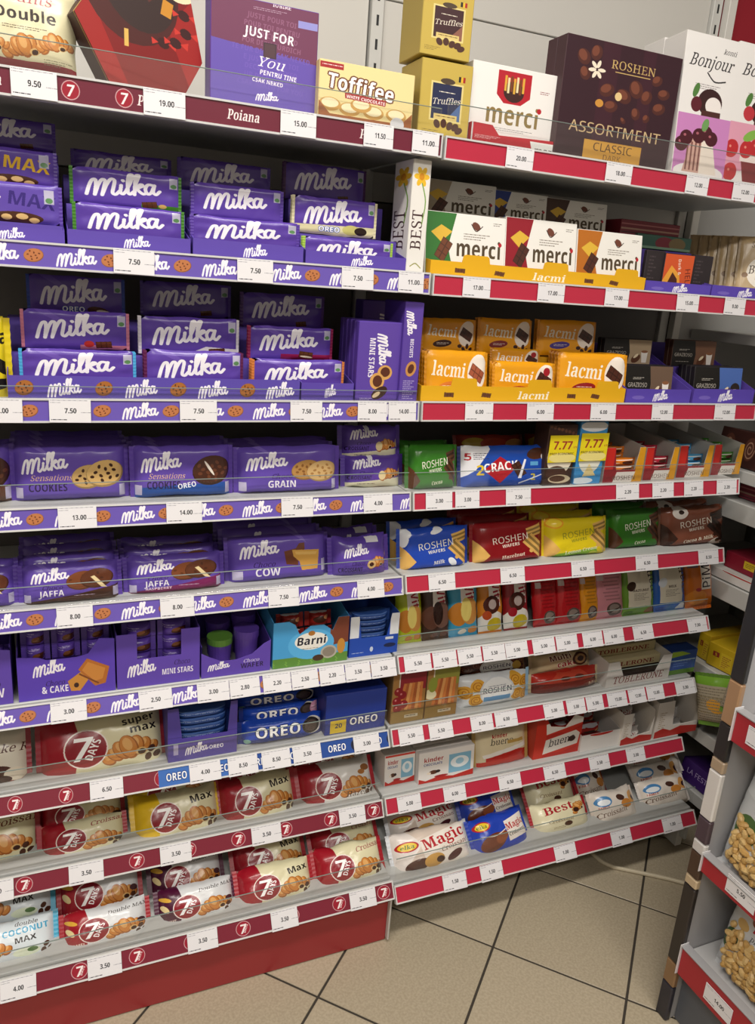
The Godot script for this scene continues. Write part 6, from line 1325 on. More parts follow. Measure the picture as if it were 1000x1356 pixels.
	item("pack", Vector3(0.8744, 1.2174, -0.1137), [0, 0], Vector3(0.113, 0.018, 0.035), "flat_blue", "4aa3dc", "4aa3dc", "third bar up in the first rear pile of blue candy bars", "candy_bar", "candy bar", "", 1, 0.03)
	item("pack", Vector3(0.8744, 1.2364, -0.1137), [0, 0], Vector3(0.113, 0.018, 0.035), "flat_blue", "4aa3dc", "4aa3dc", "fourth bar up in the first rear pile of blue candy bars", "candy_bar", "candy bar", "", 1, 0.03)
	item("pack", Vector3(0.8744, 1.1794, -0.1637), [0, 0], Vector3(0.113, 0.018, 0.035), "flat_blue", "4aa3dc", "4aa3dc", "first bar up in the second rear pile of blue candy bars", "candy_bar", "candy bar", "", 1, 0.03)
	item("pack", Vector3(0.8744, 1.1984, -0.1637), [0, 0], Vector3(0.113, 0.018, 0.035), "flat_blue", "4aa3dc", "4aa3dc", "second bar up in the second rear pile of blue candy bars", "candy_bar", "candy bar", "", 1, 0.03)
	item("pack", Vector3(0.8744, 1.2174, -0.1637), [0, 0], Vector3(0.113, 0.018, 0.035), "flat_blue", "4aa3dc", "4aa3dc", "third bar up in the second rear pile of blue candy bars", "candy_bar", "candy bar", "", 1, 0.03)
	item("pack", Vector3(0.8744, 1.2364, -0.1637), [0, 0], Vector3(0.113, 0.018, 0.035), "flat_blue", "4aa3dc", "4aa3dc", "fourth bar up in the second rear pile of blue candy bars", "candy_bar", "candy bar", "", 1, 0.03)
	item("pack", Vector3(1.0073, 1.1794, -0.079), [0, 0], Vector3(0.1025, 0.018, 0.035), "flat_green", "3f8a2a", "3f8a2a", "first green-wrapped candy bar up from the floor of its box", "candy_bar", "candy bar", "", 1, 0.03)
	item("pack", Vector3(1.0073, 1.1984, -0.079), [0, 0], Vector3(0.1025, 0.018, 0.035), "flat_green", "3f8a2a", "3f8a2a", "second green-wrapped candy bar up from the floor of its box", "candy_bar", "candy bar", "", 1, 0.03)
	item("pack", Vector3(1.0073, 1.2174, -0.079), [0, 0], Vector3(0.1025, 0.018, 0.035), "flat_green", "3f8a2a", "3f8a2a", "third green-wrapped candy bar up from the floor of its box", "candy_bar", "candy bar", "", 1, 0.03)
	item("pack", Vector3(1.0073, 1.1794, -0.127), [0, 0], Vector3(0.1025, 0.018, 0.035), "flat_green", "3f8a2a", "3f8a2a", "first bar up in the first rear pile of green candy bars", "candy_bar", "candy bar", "", 1, 0.03)
	item("pack", Vector3(1.0073, 1.1984, -0.127), [0, 0], Vector3(0.1025, 0.018, 0.035), "flat_green", "3f8a2a", "3f8a2a", "second bar up in the first rear pile of green candy bars", "candy_bar", "candy bar", "", 1, 0.03)
	item("pack", Vector3(1.0073, 1.2174, -0.127), [0, 0], Vector3(0.1025, 0.018, 0.035), "flat_green", "3f8a2a", "3f8a2a", "third bar up in the first rear pile of green candy bars", "candy_bar", "candy bar", "", 1, 0.03)
	item("pack", Vector3(1.0073, 1.2364, -0.127), [0, 0], Vector3(0.1025, 0.018, 0.035), "flat_green", "3f8a2a", "3f8a2a", "fourth bar up in the first rear pile of green candy bars", "candy_bar", "candy bar", "", 1, 0.03)
	item("pack", Vector3(1.0073, 1.1794, -0.177), [0, 0], Vector3(0.1025, 0.018, 0.035), "flat_green", "3f8a2a", "3f8a2a", "first bar up in the second rear pile of green candy bars", "candy_bar", "candy bar", "", 1, 0.03)
	item("pack", Vector3(1.0073, 1.1984, -0.177), [0, 0], Vector3(0.1025, 0.018, 0.035), "flat_green", "3f8a2a", "3f8a2a", "second bar up in the second rear pile of green candy bars", "candy_bar", "candy bar", "", 1, 0.03)
	item("pack", Vector3(1.0073, 1.2174, -0.177), [0, 0], Vector3(0.1025, 0.018, 0.035), "flat_green", "3f8a2a", "3f8a2a", "third bar up in the second rear pile of green candy bars", "candy_bar", "candy bar", "", 1, 0.03)
	item("pack", Vector3(1.0073, 1.2364, -0.177), [0, 0], Vector3(0.1025, 0.018, 0.035), "flat_green", "3f8a2a", "3f8a2a", "fourth bar up in the second rear pile of green candy bars", "candy_bar", "candy bar", "", 1, 0.03)
	item("pack", Vector3(-0.9698, 0.7654, -0.056), [8, 0], Vector3(0.0816, 0.036, 0.04), "minipack", "5a3fa0", "5a3fa0", "first-column small purple biscuit in the frame-edge box in its first row up", "snack_bar", "snack bar", "small purple biscuit in the frame-edge box pile", 1, 0.03)
	item("pack", Vector3(-0.8848, 0.7654, -0.056), [8, 0], Vector3(0.0816, 0.036, 0.04), "minipack", "5a3fa0", "5a3fa0", "second-column small purple biscuit in the frame-edge box in its first row up", "snack_bar", "snack bar", "small purple biscuit in the frame-edge box pile", 1, 0.03)
	item("pack", Vector3(-0.9698, 0.8034, -0.056), [8, 0], Vector3(0.0816, 0.036, 0.04), "minipack", "5a3fa0", "5a3fa0", "first-column small purple biscuit in the frame-edge box in its second row up", "snack_bar", "snack bar", "small purple biscuit in the frame-edge box pile", 1, 0.03)
	item("pack", Vector3(-0.8848, 0.8034, -0.056), [8, 0], Vector3(0.0816, 0.036, 0.04), "minipack", "5a3fa0", "5a3fa0", "second-column small purple biscuit in the frame-edge box in its second row up", "snack_bar", "snack bar", "small purple biscuit in the frame-edge box pile", 1, 0.03)
	item("pack", Vector3(-0.9698, 0.8414, -0.056), [8, 0], Vector3(0.0816, 0.036, 0.04), "minipack", "5a3fa0", "5a3fa0", "first-column small purple biscuit in the frame-edge box in its third row up", "snack_bar", "snack bar", "small purple biscuit in the frame-edge box pile", 1, 0.03)
	item("pack", Vector3(-0.8848, 0.8414, -0.056), [8, 0], Vector3(0.0816, 0.036, 0.04), "minipack", "5a3fa0", "5a3fa0", "second-column small purple biscuit in the frame-edge box in its third row up", "snack_bar", "snack bar", "small purple biscuit in the frame-edge box pile", 1, 0.03)
	item("pack", Vector3(-0.7962, 0.7654, -0.05), [8, 0], Vector3(0.0557, 0.036, 0.04), "minipack", "5a3fa0", "5a3fa0", "first-column small purple waffle cake in its first row up", "snack_bar", "snack bar", "small purple waffle cake pile", 1, 0.03)
	item("pack", Vector3(-0.7382, 0.7654, -0.05), [8, 0], Vector3(0.0557, 0.036, 0.04), "minipack", "5a3fa0", "5a3fa0", "second-column small purple waffle cake in its first row up", "snack_bar", "snack bar", "small purple waffle cake pile", 1, 0.03)
	item("pack", Vector3(-0.6802, 0.7654, -0.05), [8, 0], Vector3(0.0557, 0.036, 0.04), "minipack", "5a3fa0", "5a3fa0", "third-column small purple waffle cake in its first row up", "snack_bar", "snack bar", "small purple waffle cake pile", 1, 0.03)
	item("pack", Vector3(-0.7962, 0.8024, -0.05), [8, 0], Vector3(0.0557, 0.036, 0.04), "minipack", "5a3fa0", "5a3fa0", "first-column small purple waffle cake in its second row up", "snack_bar", "snack bar", "small purple waffle cake pile", 1, 0.03)
	item("pack", Vector3(-0.7382, 0.8024, -0.05), [8, 0], Vector3(0.0557, 0.036, 0.04), "minipack", "5a3fa0", "5a3fa0", "second-column small purple waffle cake in its second row up", "snack_bar", "snack bar", "small purple waffle cake pile", 1, 0.03)
	item("pack", Vector3(-0.6802, 0.8024, -0.05), [8, 0], Vector3(0.0557, 0.036, 0.04), "minipack", "5a3fa0", "5a3fa0", "third-column small purple waffle cake in its second row up", "snack_bar", "snack bar", "small purple waffle cake pile", 1, 0.03)
	item("pack", Vector3(-0.7962, 0.8394, -0.05), [8, 0], Vector3(0.0557, 0.036, 0.04), "minipack", "5a3fa0", "5a3fa0", "first-column small purple waffle cake in its third row up", "snack_bar", "snack bar", "small purple waffle cake pile", 1, 0.03)
	item("pack", Vector3(-0.7382, 0.8394, -0.05), [8, 0], Vector3(0.0557, 0.036, 0.04), "minipack", "5a3fa0", "5a3fa0", "second-column small purple waffle cake in its third row up", "snack_bar", "snack bar", "small purple waffle cake pile", 1, 0.03)
	item("pack", Vector3(-0.6802, 0.8394, -0.05), [8, 0], Vector3(0.0557, 0.036, 0.04), "minipack", "5a3fa0", "5a3fa0", "third-column small purple waffle cake in its third row up", "snack_bar", "snack bar", "small purple waffle cake pile", 1, 0.03)
	item("pack", Vector3(-0.7962, 0.8764, -0.05), [8, 0], Vector3(0.0557, 0.036, 0.04), "minipack", "5a3fa0", "5a3fa0", "first-column small purple waffle cake in its fourth row up", "snack_bar", "snack bar", "small purple waffle cake pile", 1, 0.03)
	item("pack", Vector3(-0.7382, 0.8764, -0.05), [8, 0], Vector3(0.0557, 0.036, 0.04), "minipack", "5a3fa0", "5a3fa0", "second-column small purple waffle cake in its fourth row up", "snack_bar", "snack bar", "small purple waffle cake pile", 1, 0.03)
	item("pack", Vector3(-0.6802, 0.8764, -0.05), [8, 0], Vector3(0.0557, 0.036, 0.04), "minipack", "5a3fa0", "5a3fa0", "third-column small purple waffle cake in its fourth row up", "snack_bar", "snack bar", "small purple waffle cake pile", 1, 0.03)
	item("pack", Vector3(-0.5918, 0.7654, -0.05), [8, 0], Vector3(0.071, 0.034, 0.04), "minipack", "5a3fa0", "5a3fa0", "first-column small purple star biscuit pouch in its first row up", "snack_bar", "snack bar", "small purple star biscuit pouch pile", 1, 0.03)
	item("pack", Vector3(-0.5178, 0.7654, -0.05), [8, 0], Vector3(0.071, 0.034, 0.04), "minipack", "5a3fa0", "5a3fa0", "second-column small purple star biscuit pouch in its first row up", "snack_bar", "snack bar", "small purple star biscuit pouch pile", 1, 0.03)
	item("pack", Vector3(-0.5918, 0.7994, -0.05), [8, 0], Vector3(0.071, 0.034, 0.04), "minipack", "5a3fa0", "5a3fa0", "first-column small purple star biscuit pouch in its second row up", "snack_bar", "snack bar", "small purple star biscuit pouch pile", 1, 0.03)
	item("pack", Vector3(-0.5178, 0.7994, -0.05), [8, 0], Vector3(0.071, 0.034, 0.04), "minipack", "5a3fa0", "5a3fa0", "second-column small purple star biscuit pouch in its second row up", "snack_bar", "snack bar", "small purple star biscuit pouch pile", 1, 0.03)
	item("pack", Vector3(-0.5918, 0.8334, -0.05), [8, 0], Vector3(0.071, 0.034, 0.04), "minipack", "5a3fa0", "5a3fa0", "first-column small purple star biscuit pouch in its third row up", "snack_bar", "snack bar", "small purple star biscuit pouch pile", 1, 0.03)
	item("pack", Vector3(-0.5178, 0.8334, -0.05), [8, 0], Vector3(0.071, 0.034, 0.04), "minipack", "5a3fa0", "5a3fa0", "second-column small purple star biscuit pouch in its third row up", "snack_bar", "snack bar", "small purple star biscuit pouch pile", 1, 0.03)
	item("pack", Vector3(-0.5918, 0.8674, -0.05), [8, 0], Vector3(0.071, 0.034, 0.04), "minipack", "5a3fa0", "5a3fa0", "first-column small purple star biscuit pouch in its fourth row up", "snack_bar", "snack bar", "small purple star biscuit pouch pile", 1, 0.03)
	item("pack", Vector3(-0.5178, 0.8674, -0.05), [8, 0], Vector3(0.071, 0.034, 0.04), "minipack", "5a3fa0", "5a3fa0", "second-column small purple star biscuit pouch in its fourth row up", "snack_bar", "snack bar", "small purple star biscuit pouch pile", 1, 0.03)
	item("pack", Vector3(-0.2466, 0.7654, -0.052), [8, 0], Vector3(0.0672, 0.036, 0.04), "redpack", "a32822", "a32822", "first-column small red sponge cake in its first row up", "snack_bar", "snack bar", "small red sponge cake pile", 1, 0.03)
	item("pack", Vector3(-0.1766, 0.7654, -0.052), [8, 0], Vector3(0.0672, 0.036, 0.04), "redpack", "a32822", "a32822", "second-column small red sponge cake in its first row up", "snack_bar", "snack bar", "small red sponge cake pile", 1, 0.03)
	item("pack", Vector3(-0.2466, 0.8014, -0.064), [8, 0], Vector3(0.0672, 0.036, 0.04), "redpack", "a32822", "a32822", "first-column small red sponge cake in its second row up", "snack_bar", "snack bar", "small red sponge cake pile", 1, 0.03)
	item("pack", Vector3(-0.1766, 0.8014, -0.064), [8, 0], Vector3(0.0672, 0.036, 0.04), "redpack", "a32822", "a32822", "second-column small red sponge cake in its second row up", "snack_bar", "snack bar", "small red sponge cake pile", 1, 0.03)
	item("pack", Vector3(-0.2466, 0.8374, -0.076), [8, 0], Vector3(0.0672, 0.036, 0.04), "redpack", "a32822", "a32822", "first-column small red sponge cake in its third row up", "snack_bar", "snack bar", "small red sponge cake pile", 1, 0.03)
	item("pack", Vector3(-0.1766, 0.8374, -0.076), [8, 0], Vector3(0.0672, 0.036, 0.04), "redpack", "a32822", "a32822", "second-column small red sponge cake in its third row up", "snack_bar", "snack bar", "small red sponge cake pile", 1, 0.03)
	item("pack", Vector3(-0.0497, 0.7654, -0.0553), [0, 0], Vector3(0.1133, 0.0165, 0.06), "bluepack", "2e4f96", "2e4f96", "blue wafer bar in its first row up", "snack_bar", "snack bar", "blue wafer bar pile", 1, 0.03)
	item("pack", Vector3(-0.0497, 0.7819, -0.0553), [0, 0], Vector3(0.1133, 0.0165, 0.06), "bluepack", "2e4f96", "2e4f96", "blue wafer bar in its second row up", "snack_bar", "snack bar", "blue wafer bar pile", 1, 0.03)
	item("pack", Vector3(-0.0497, 0.7984, -0.0553), [0, 0], Vector3(0.1133, 0.0165, 0.06), "bluepack", "2e4f96", "2e4f96", "blue wafer bar in its third row up", "snack_bar", "snack bar", "blue wafer bar pile", 1, 0.03)
	item("pack", Vector3(-0.0497, 0.8149, -0.0553), [0, 0], Vector3(0.1133, 0.0165, 0.06), "bluepack", "2e4f96", "2e4f96", "blue wafer bar in its fourth row up", "snack_bar", "snack bar", "blue wafer bar pile", 1, 0.03)
	item("pack", Vector3(-0.0497, 0.8314, -0.0553), [0, 0], Vector3(0.1133, 0.0165, 0.06), "bluepack", "2e4f96", "2e4f96", "blue wafer bar in its fifth row up", "snack_bar", "snack bar", "blue wafer bar pile", 1, 0.03)
	item("pack", Vector3(-0.0497, 0.8479, -0.0553), [0, 0], Vector3(0.1133, 0.0165, 0.06), "bluepack", "2e4f96", "2e4f96", "blue wafer bar in its sixth row up", "snack_bar", "snack bar", "blue wafer bar pile", 1, 0.03)
	item("pack", Vector3(-0.4597, 0.5634, -0.0484), [0, 0], Vector3(0.144, 0.0185, 0.06), "bluepack", "24408c", "24408c", "blue cookie snack in its first row up", "snack_bar", "snack bar", "blue cookie snack pile", 1, 0.03)
	item("pack", Vector3(-0.4597, 0.5819, -0.0484), [0, 0], Vector3(0.144, 0.0185, 0.06), "bluepack", "24408c", "24408c", "blue cookie snack in its second row up", "snack_bar", "snack bar", "blue cookie snack pile", 1, 0.03)
	item("pack", Vector3(-0.4597, 0.6004, -0.0484), [0, 0], Vector3(0.144, 0.0185, 0.06), "bluepack", "24408c", "24408c", "blue cookie snack in its third row up", "snack_bar", "snack bar", "blue cookie snack pile", 1, 0.03)
	item("pack", Vector3(-0.4597, 0.6189, -0.0484), [0, 0], Vector3(0.144, 0.0185, 0.06), "bluepack", "24408c", "24408c", "blue cookie snack in its fourth row up", "snack_bar", "snack bar", "blue cookie snack pile", 1, 0.03)
	item("pack", Vector3(-0.4597, 0.6374, -0.0484), [0, 0], Vector3(0.144, 0.0185, 0.06), "bluepack", "24408c", "24408c", "blue cookie snack in its fifth row up", "snack_bar", "snack bar", "blue cookie snack pile", 1, 0.03)
	item("pack", Vector3(-0.4597, 0.6559, -0.0484), [0, 0], Vector3(0.144, 0.0185, 0.06), "bluepack", "24408c", "24408c", "blue cookie snack in its sixth row up", "snack_bar", "snack bar", "blue cookie snack pile", 1, 0.03)
	item("pack", Vector3(0.5261, 0.3594, -0.0657), [8, 0], Vector3(0.0576, 0.027, 0.05), "redpack", "a32822", "a32822", "first-column red hazelnut bar in its first row up", "snack_bar", "snack bar", "red hazelnut bar pile", 1, 0.03)
	item("pack", Vector3(0.5861, 0.3594, -0.0657), [8, 0], Vector3(0.0576, 0.027, 0.05), "redpack", "a32822", "a32822", "second-column red hazelnut bar in its first row up", "snack_bar", "snack bar", "red hazelnut bar pile", 1, 0.03)
	item("pack", Vector3(0.5261, 0.3864, -0.0657), [8, 0], Vector3(0.0576, 0.027, 0.05), "redpack", "a32822", "a32822", "first-column red hazelnut bar in its second row up", "snack_bar", "snack bar", "red hazelnut bar pile", 1, 0.03)
	item("pack", Vector3(0.5861, 0.3864, -0.0657), [8, 0], Vector3(0.0576, 0.027, 0.05), "redpack", "a32822", "a32822", "second-column red hazelnut bar in its second row up", "snack_bar", "snack bar", "red hazelnut bar pile", 1, 0.03)
	item("pack", Vector3(0.5261, 0.4134, -0.0657), [8, 0], Vector3(0.0576, 0.027, 0.05), "redpack", "a32822", "a32822", "first-column red hazelnut bar in its third row up", "snack_bar", "snack bar", "red hazelnut bar pile", 1, 0.03)
	item("pack", Vector3(0.5861, 0.4134, -0.0657), [8, 0], Vector3(0.0576, 0.027, 0.05), "redpack", "a32822", "a32822", "second-column red hazelnut bar in its third row up", "snack_bar", "snack bar", "red hazelnut bar pile", 1, 0.03)
	item("pack", Vector3(0.7037, 0.3594, -0.0569), [0, 0], Vector3(0.1056, 0.018, 0.06), "redpack", "a32822", "a32822", "flat red packet in its first row up", "snack_bar", "snack bar", "flat red packet pile", 1, 0.03)
	item("pack", Vector3(0.7037, 0.3774, -0.0869), [0, 0], Vector3(0.1056, 0.018, 0.06), "redpack", "a32822", "a32822", "flat red packet in its second row up", "snack_bar", "snack bar", "flat red packet pile", 1, 0.03)
	item("pack", Vector3(0.7037, 0.3954, -0.1169), [0, 0], Vector3(0.1056, 0.018, 0.06), "redpack", "a32822", "a32822", "flat red packet in its third row up", "snack_bar", "snack bar", "flat red packet pile", 1, 0.03)
	item("pack", Vector3(0.8327, 0.3594, -0.046), [0, 0], Vector3(0.0816, 0.028, 0.06), "delpack", "ded9d4", "ded9d4", "white cake bar with brown base in its first row up", "snack_bar", "snack bar", "white cake bar with brown base pile", 1, 0.03)
	item("pack", Vector3(0.8327, 0.3874, -0.066), [0, 0], Vector3(0.0816, 0.028, 0.06), "delpack", "ded9d4", "ded9d4", "white cake bar with brown base in its second row up", "snack_bar", "snack bar", "white cake bar with brown base pile", 1, 0.03)
	item("pack", Vector3(0.8327, 0.4154, -0.086), [0, 0], Vector3(0.0816, 0.028, 0.06), "delpack", "ded9d4", "ded9d4", "white cake bar with brown base in its third row up", "snack_bar", "snack bar", "white cake bar with brown base pile", 1, 0.03)
	item("pack", Vector3(0.9863, 0.3594, -0.046), [0, 0], Vector3(0.1152, 0.026, 0.06), "stickw", "d6d4d4", "d6d4d4", "white stick packet in its first row up", "snack_bar", "snack bar", "white stick packet pile", 1, 0.03)
	item("pack", Vector3(0.9863, 0.3854, -0.066), [0, 0], Vector3(0.1152, 0.026, 0.06), "stickw", "d6d4d4", "d6d4d4", "white stick packet in its second row up", "snack_bar", "snack bar", "white stick packet pile", 1, 0.03)
	item("pack", Vector3(0.9863, 0.4114, -0.086), [0, 0], Vector3(0.1152, 0.026, 0.06), "stickw", "d6d4d4", "d6d4d4", "white stick packet in its third row up", "snack_bar", "snack bar", "white stick packet pile", 1, 0.03)
	item("box", Vector3(0.8018, 0.5634, -0.0532), [0, 0], Vector3(0.2239, 0.029, 0.06), "toblerk", "2c1a16", "2c1a16", "first long triangular chocolate bar box up in the white display box", "chocolate_bar_box", "candy box", "", 1, 0.03)
	item("box", Vector3(0.8018, 0.5934, -0.0812), [0, 0], Vector3(0.2239, 0.029, 0.06), "tobler", "d0c49a", "d0c49a", "second long triangular chocolate bar box up in the white display box", "chocolate_bar_box", "candy box", "", 1, 0.03)
	item("box", Vector3(0.8018, 0.6234, -0.1092), [0, 0], Vector3(0.2239, 0.029, 0.06), "tobler", "d0c49a", "d0c49a", "third long triangular chocolate bar box up in the white display box", "chocolate_bar_box", "candy box", "", 1, 0.03)
	item("pack", Vector3(-0.9295, 0.3774, -0.126), [40, 0], Vector3(0.2373, 0.1103, 0.07), "cr_plain", "d8d0a6", "9a1422", "upper rear cream croissant packet at the shelf edge on eighth left-bay shelf", "croissant_packet", "croissant packet", "", 1, 0.085)
	item("pack", Vector3(-0.7212, 0.3774, -0.1049), [40, 0], Vector3(0.1966, 0.079, 0.07), "cr_red", "d8d0a6", "9a1422", "upper rear red and cream croissant packet on eighth left-bay shelf", "croissant_packet", "croissant packet", "", 1, 0.085)
	item("pack", Vector3(-0.5103, 0.3774, -0.098), [40, 0], Vector3(0.2144, 0.1101, 0.07), "cr_yel", "d8cf9a", "d8b21a", "upper rear yellow and cream croissant packet on eighth left-bay shelf", "croissant_packet", "croissant packet", "", 1, 0.085)
	item("pack", Vector3(-0.3129, 0.3774, -0.098), [40, 0], Vector3(0.2047, 0.1127, 0.07), "cr_max", "d8d0a6", "9a1422", "upper rear red and cream max croissant packet on eighth left-bay shelf", "croissant_packet", "croissant packet", "", 1, 0.085)
	item("pack", Vector3(-0.1031, 0.3774, -0.098), [40, 0], Vector3(0.2171, 0.1092, 0.07), "cr_hz", "dcdad6", "9a1422", "upper rear red and white hazelnut croissant packet on eighth left-bay shelf", "croissant_packet", "croissant packet", "", 1, 0.085)
	var o: Node3D
	printed("hexprint", false)
	var hexa := thing("candy_gift_box", "hexagonal red and dark gift box with wrapped candies on top left-bay shelf", "gift box", "", Vector3(-0.5619, 1.9144, -.05))
	part("carton", sheet(PackedVector2Array([Vector2(-0.1217, 0.1044), Vector2(-0.0604, 0), Vector2(0.0624, 0.0012), Vector2(0.1047, 0.0739), Vector2(0.0665, 0.2301), Vector2(-0.0515, 0.2022)]), 0.2434, 0.2301, .05, plain("3a1618", .5), printed("hexprint", false), uvr("hexprint")), hexa)
	hexa.rotation_degrees.y = 16
	part("rim", sheet(PackedVector2Array([Vector2(-0.1224, 0.1048), Vector2(-0.0608, 0), Vector2(0.0628, 0.0012), Vector2(0.1054, 0.0741), Vector2(0.0669, 0.231), Vector2(-0.0518, 0.203)]), 0.2434, 0.2301, .001, plain("c9a05a", .4)), hexa, Vector3(0, 0, -.004))
	var best_box := get_node("gift_box_001")
	var sp := part("printed_side", sheet(PackedVector2Array([Vector2(-.044, .001), Vector2(.044, .001), Vector2(.044, 0.2198), Vector2(-.044, 0.2198)]), .088, 0.2208, .0003, plain("e4e2da", .5), printed("best", false), uvr("best")), best_box, Vector3(-0.0204, 0, -.045))
	sp.rotation_degrees.y = -90
	o = thing("wafer_tub", "purple wafer tub with a green lid in the wafer display box", "tub", "wafer tubs", Vector3(-0.4145, 0.764, -0.086))
	cup(o, .027, 0.075, "5a3f9f", "5f8f3a", "")
	o = thing("wafer_tub", "purple wafer tub with a tall purple lid in the wafer display box", "tub", "wafer tubs", Vector3(-0.3545, 0.764, -0.081))
	cup(o, .027, 0.09, "5a3f9f", "5a3f9f", "")
	o = thing("wafer_tub", "left rear purple wafer tub in the wafer display box", "tub", "wafer tubs", Vector3(-0.4065, 0.764, -0.151))
	cup(o, .027, 0.085, "5a3f9f", "5a3f9f", "")
	o = thing("wafer_tub", "right rear purple wafer tub in the wafer display box", "tub", "wafer tubs", Vector3(-0.3465, 0.764, -0.146))
	cup(o, .027, 0.1, "5a3f9f", "5a3f9f", "")
	printed("offer", false)
	o = thing("offer_card", "yellow offer card with dark red price on the dark brown carton", "offer card", "yellow offer cards", Vector3(0.4116, 1.2365, -0.026))
	part("card", bevel(Vector3(-0.0415, 0, -.001), Vector3(0.0415, 0.0677, 0), .0003, plain("e0cc1e", .5), printed("offer", false), uvr("offer")), o)
	printed("offer", false)
	o = thing("offer_card", "yellow offer card with dark red price on the blue and white carton", "offer card", "yellow offer cards", Vector3(0.5039, 1.2381, -0.026))
	part("card", bevel(Vector3(-0.0419, 0, -.001), Vector3(0.0419, 0.0708, 0), .0003, plain("e0cc1e", .5), printed("offer", false), uvr("offer")), o)
func tags():
	price_tag(-0.7448, 1.877, 0.004, 0.069, .042, "9.50", "first price tag from the left along the top left-bay rail", "price tags on the top left-bay rail", 0)
	price_tag(-0.5398, 1.877, 0.004, 0.07, .042, "19.00", "second price tag from the left along the top left-bay rail", "price tags on the top left-bay rail", 0)
	price_tag(-0.3007, 1.877, 0.004, 0.068, .042, "15.00", "third price tag from the left along the top left-bay rail", "price tags on the top left-bay rail", 0)
	price_tag(-0.141, 1.877, 0.004, 0.061, .042, "11.50", "fourth price tag from the left along the top left-bay rail", "price tags on the top left-bay rail", 0)
	price_tag(-0.041, 1.877, 0.004, 0.058, .042, "11.00", "fifth price tag from the left along the top left-bay rail", "price tags on the top left-bay rail", 0)
	price_tag(-0.5951, 1.614, 0.004, 0.07, .042, "7.50", "first price tag from the left along the second left-bay rail", "price tags on the second left-bay rail", 0.05)
	price_tag(-0.3743, 1.614, 0.004, 0.069, .042, "7.50", "second price tag from the left along the second left-bay rail", "price tags on the second left-bay rail", 0.05)
	price_tag(-0.1656, 1.614, 0.004, 0.068, .042, "7.50", "third price tag from the left along the second left-bay rail", "price tags on the second left-bay rail", 0.05)
	price_tag(-0.0479, 1.614, 0.004, 0.057, .042, "11.00", "fourth price tag from the left along the second left-bay rail", "price tags on the second left-bay rail", 0.05)
	price_tag(-0.824, 1.346, 0.004, 0.065, .042, "7.00", "first price tag from the left along the third left-bay rail", "price tags on the third left-bay rail", 0.1)
	price_tag(-0.7122, 1.346, 0.004, 0.071, .042, "7.50", "second price tag from the left along the third left-bay rail", "price tags on the third left-bay rail", 0.1)
	price_tag(-0.4796, 1.346, 0.004, 0.071, .042, "7.50", "third price tag from the left along the third left-bay rail", "price tags on the third left-bay rail", 0.1)
	price_tag(-0.2606, 1.346, 0.004, 0.068, .042, "7.50", "fourth price tag from the left along the third left-bay rail", "price tags on the third left-bay rail", 0.1)
	price_tag(-0.1145, 1.346, 0.004, 0.066, .042, "8.00", "fifth price tag from the left along the third left-bay rail", "price tags on the third left-bay rail", 0.1)
	price_tag(-0.0437, 1.346, 0.004, 0.065, .042, "14.00", "sixth price tag from the left along the third left-bay rail", "price tags on the third left-bay rail", 0.1)
	price_tag(-0.7071, 1.141, 0.004, 0.069, .042, "13.00", "first price tag from the left along the fourth left-bay rail", "price tags on the fourth left-bay rail", 0.2)
	price_tag(-0.507, 1.141, 0.004, 0.07, .042, "14.00", "second price tag from the left along the fourth left-bay rail", "price tags on the fourth left-bay rail", 0.2)
	price_tag(-0.2708, 1.141, 0.004, 0.07, .042, "7.50", "third price tag from the left along the fourth left-bay rail", "price tags on the fourth left-bay rail", 0.2)
	price_tag(-0.084, 1.141, 0.004, 0.069, .042, "4.00", "fourth price tag from the left along the fourth left-bay rail", "price tags on the fourth left-bay rail", 0.2)
	price_tag(-0.7197, 0.936, 0.004, 0.067, .042, "8.00", "first price tag from the left along the fifth left-bay rail", "price tags on the fifth left-bay rail", 0.3)
	price_tag(-0.5209, 0.936, 0.004, 0.069, .042, "8.00", "second price tag from the left along the fifth left-bay rail", "price tags on the fifth left-bay rail", 0.3)
	price_tag(-0.2926, 0.936, 0.004, 0.069, .042, "7.50", "third price tag from the left along the fifth left-bay rail", "price tags on the fifth left-bay rail", 0.3)
	price_tag(-0.0855, 0.936, 0.004, 0.066, .042, "4.00", "fourth price tag from the left along the fifth left-bay rail", "price tags on the fifth left-bay rail", 0.3)
	price_tag(-0.7394, 0.726, 0.004, 0.069, .042, "3.00", "first price tag from the left along the sixth left-bay rail", "price tags on the sixth left-bay rail", 0.45)
	price_tag(-0.5664, 0.726, 0.004, 0.069, .042, "2.50", "second price tag from the left along the sixth left-bay rail", "price tags on the sixth left-bay rail", 0.45)
	price_tag(-0.4439, 0.726, 0.004, 0.07, .042, "3.00", "third price tag from the left along the sixth left-bay rail", "price tags on the sixth left-bay rail", 0.45)
	price_tag(-0.3731, 0.726, 0.004, 0.068, .042, "2.80", "fourth price tag from the left along the sixth left-bay rail", "price tags on the sixth left-bay rail", 0.45)
	price_tag(-0.2992, 0.726, 0.004, 0.065, .042, "2.20", "fifth price tag from the left along the sixth left-bay rail", "price tags on the sixth left-bay rail", 0.45)
	price_tag(-0.2329, 0.726, 0.004, 0.064, .042, "2.50", "sixth price tag from the left along the sixth left-bay rail", "price tags on the sixth left-bay rail", 0.45)
	price_tag(-0.1664, 0.726, 0.004, 0.062, .042, "2.20", "seventh price tag from the left along the sixth left-bay rail", "price tags on the sixth left-bay rail", 0.45)
	price_tag(-0.1019, 0.726, 0.004, 0.063, .042, "3.50", "eighth price tag from the left along the sixth left-bay rail", "price tags on the sixth left-bay rail", 0.45)
	price_tag(-0.0356, 0.726, 0.004, 0.065, .042, "3.50", "ninth price tag from the left along the sixth left-bay rail", "price tags on the sixth left-bay rail", 0.45)
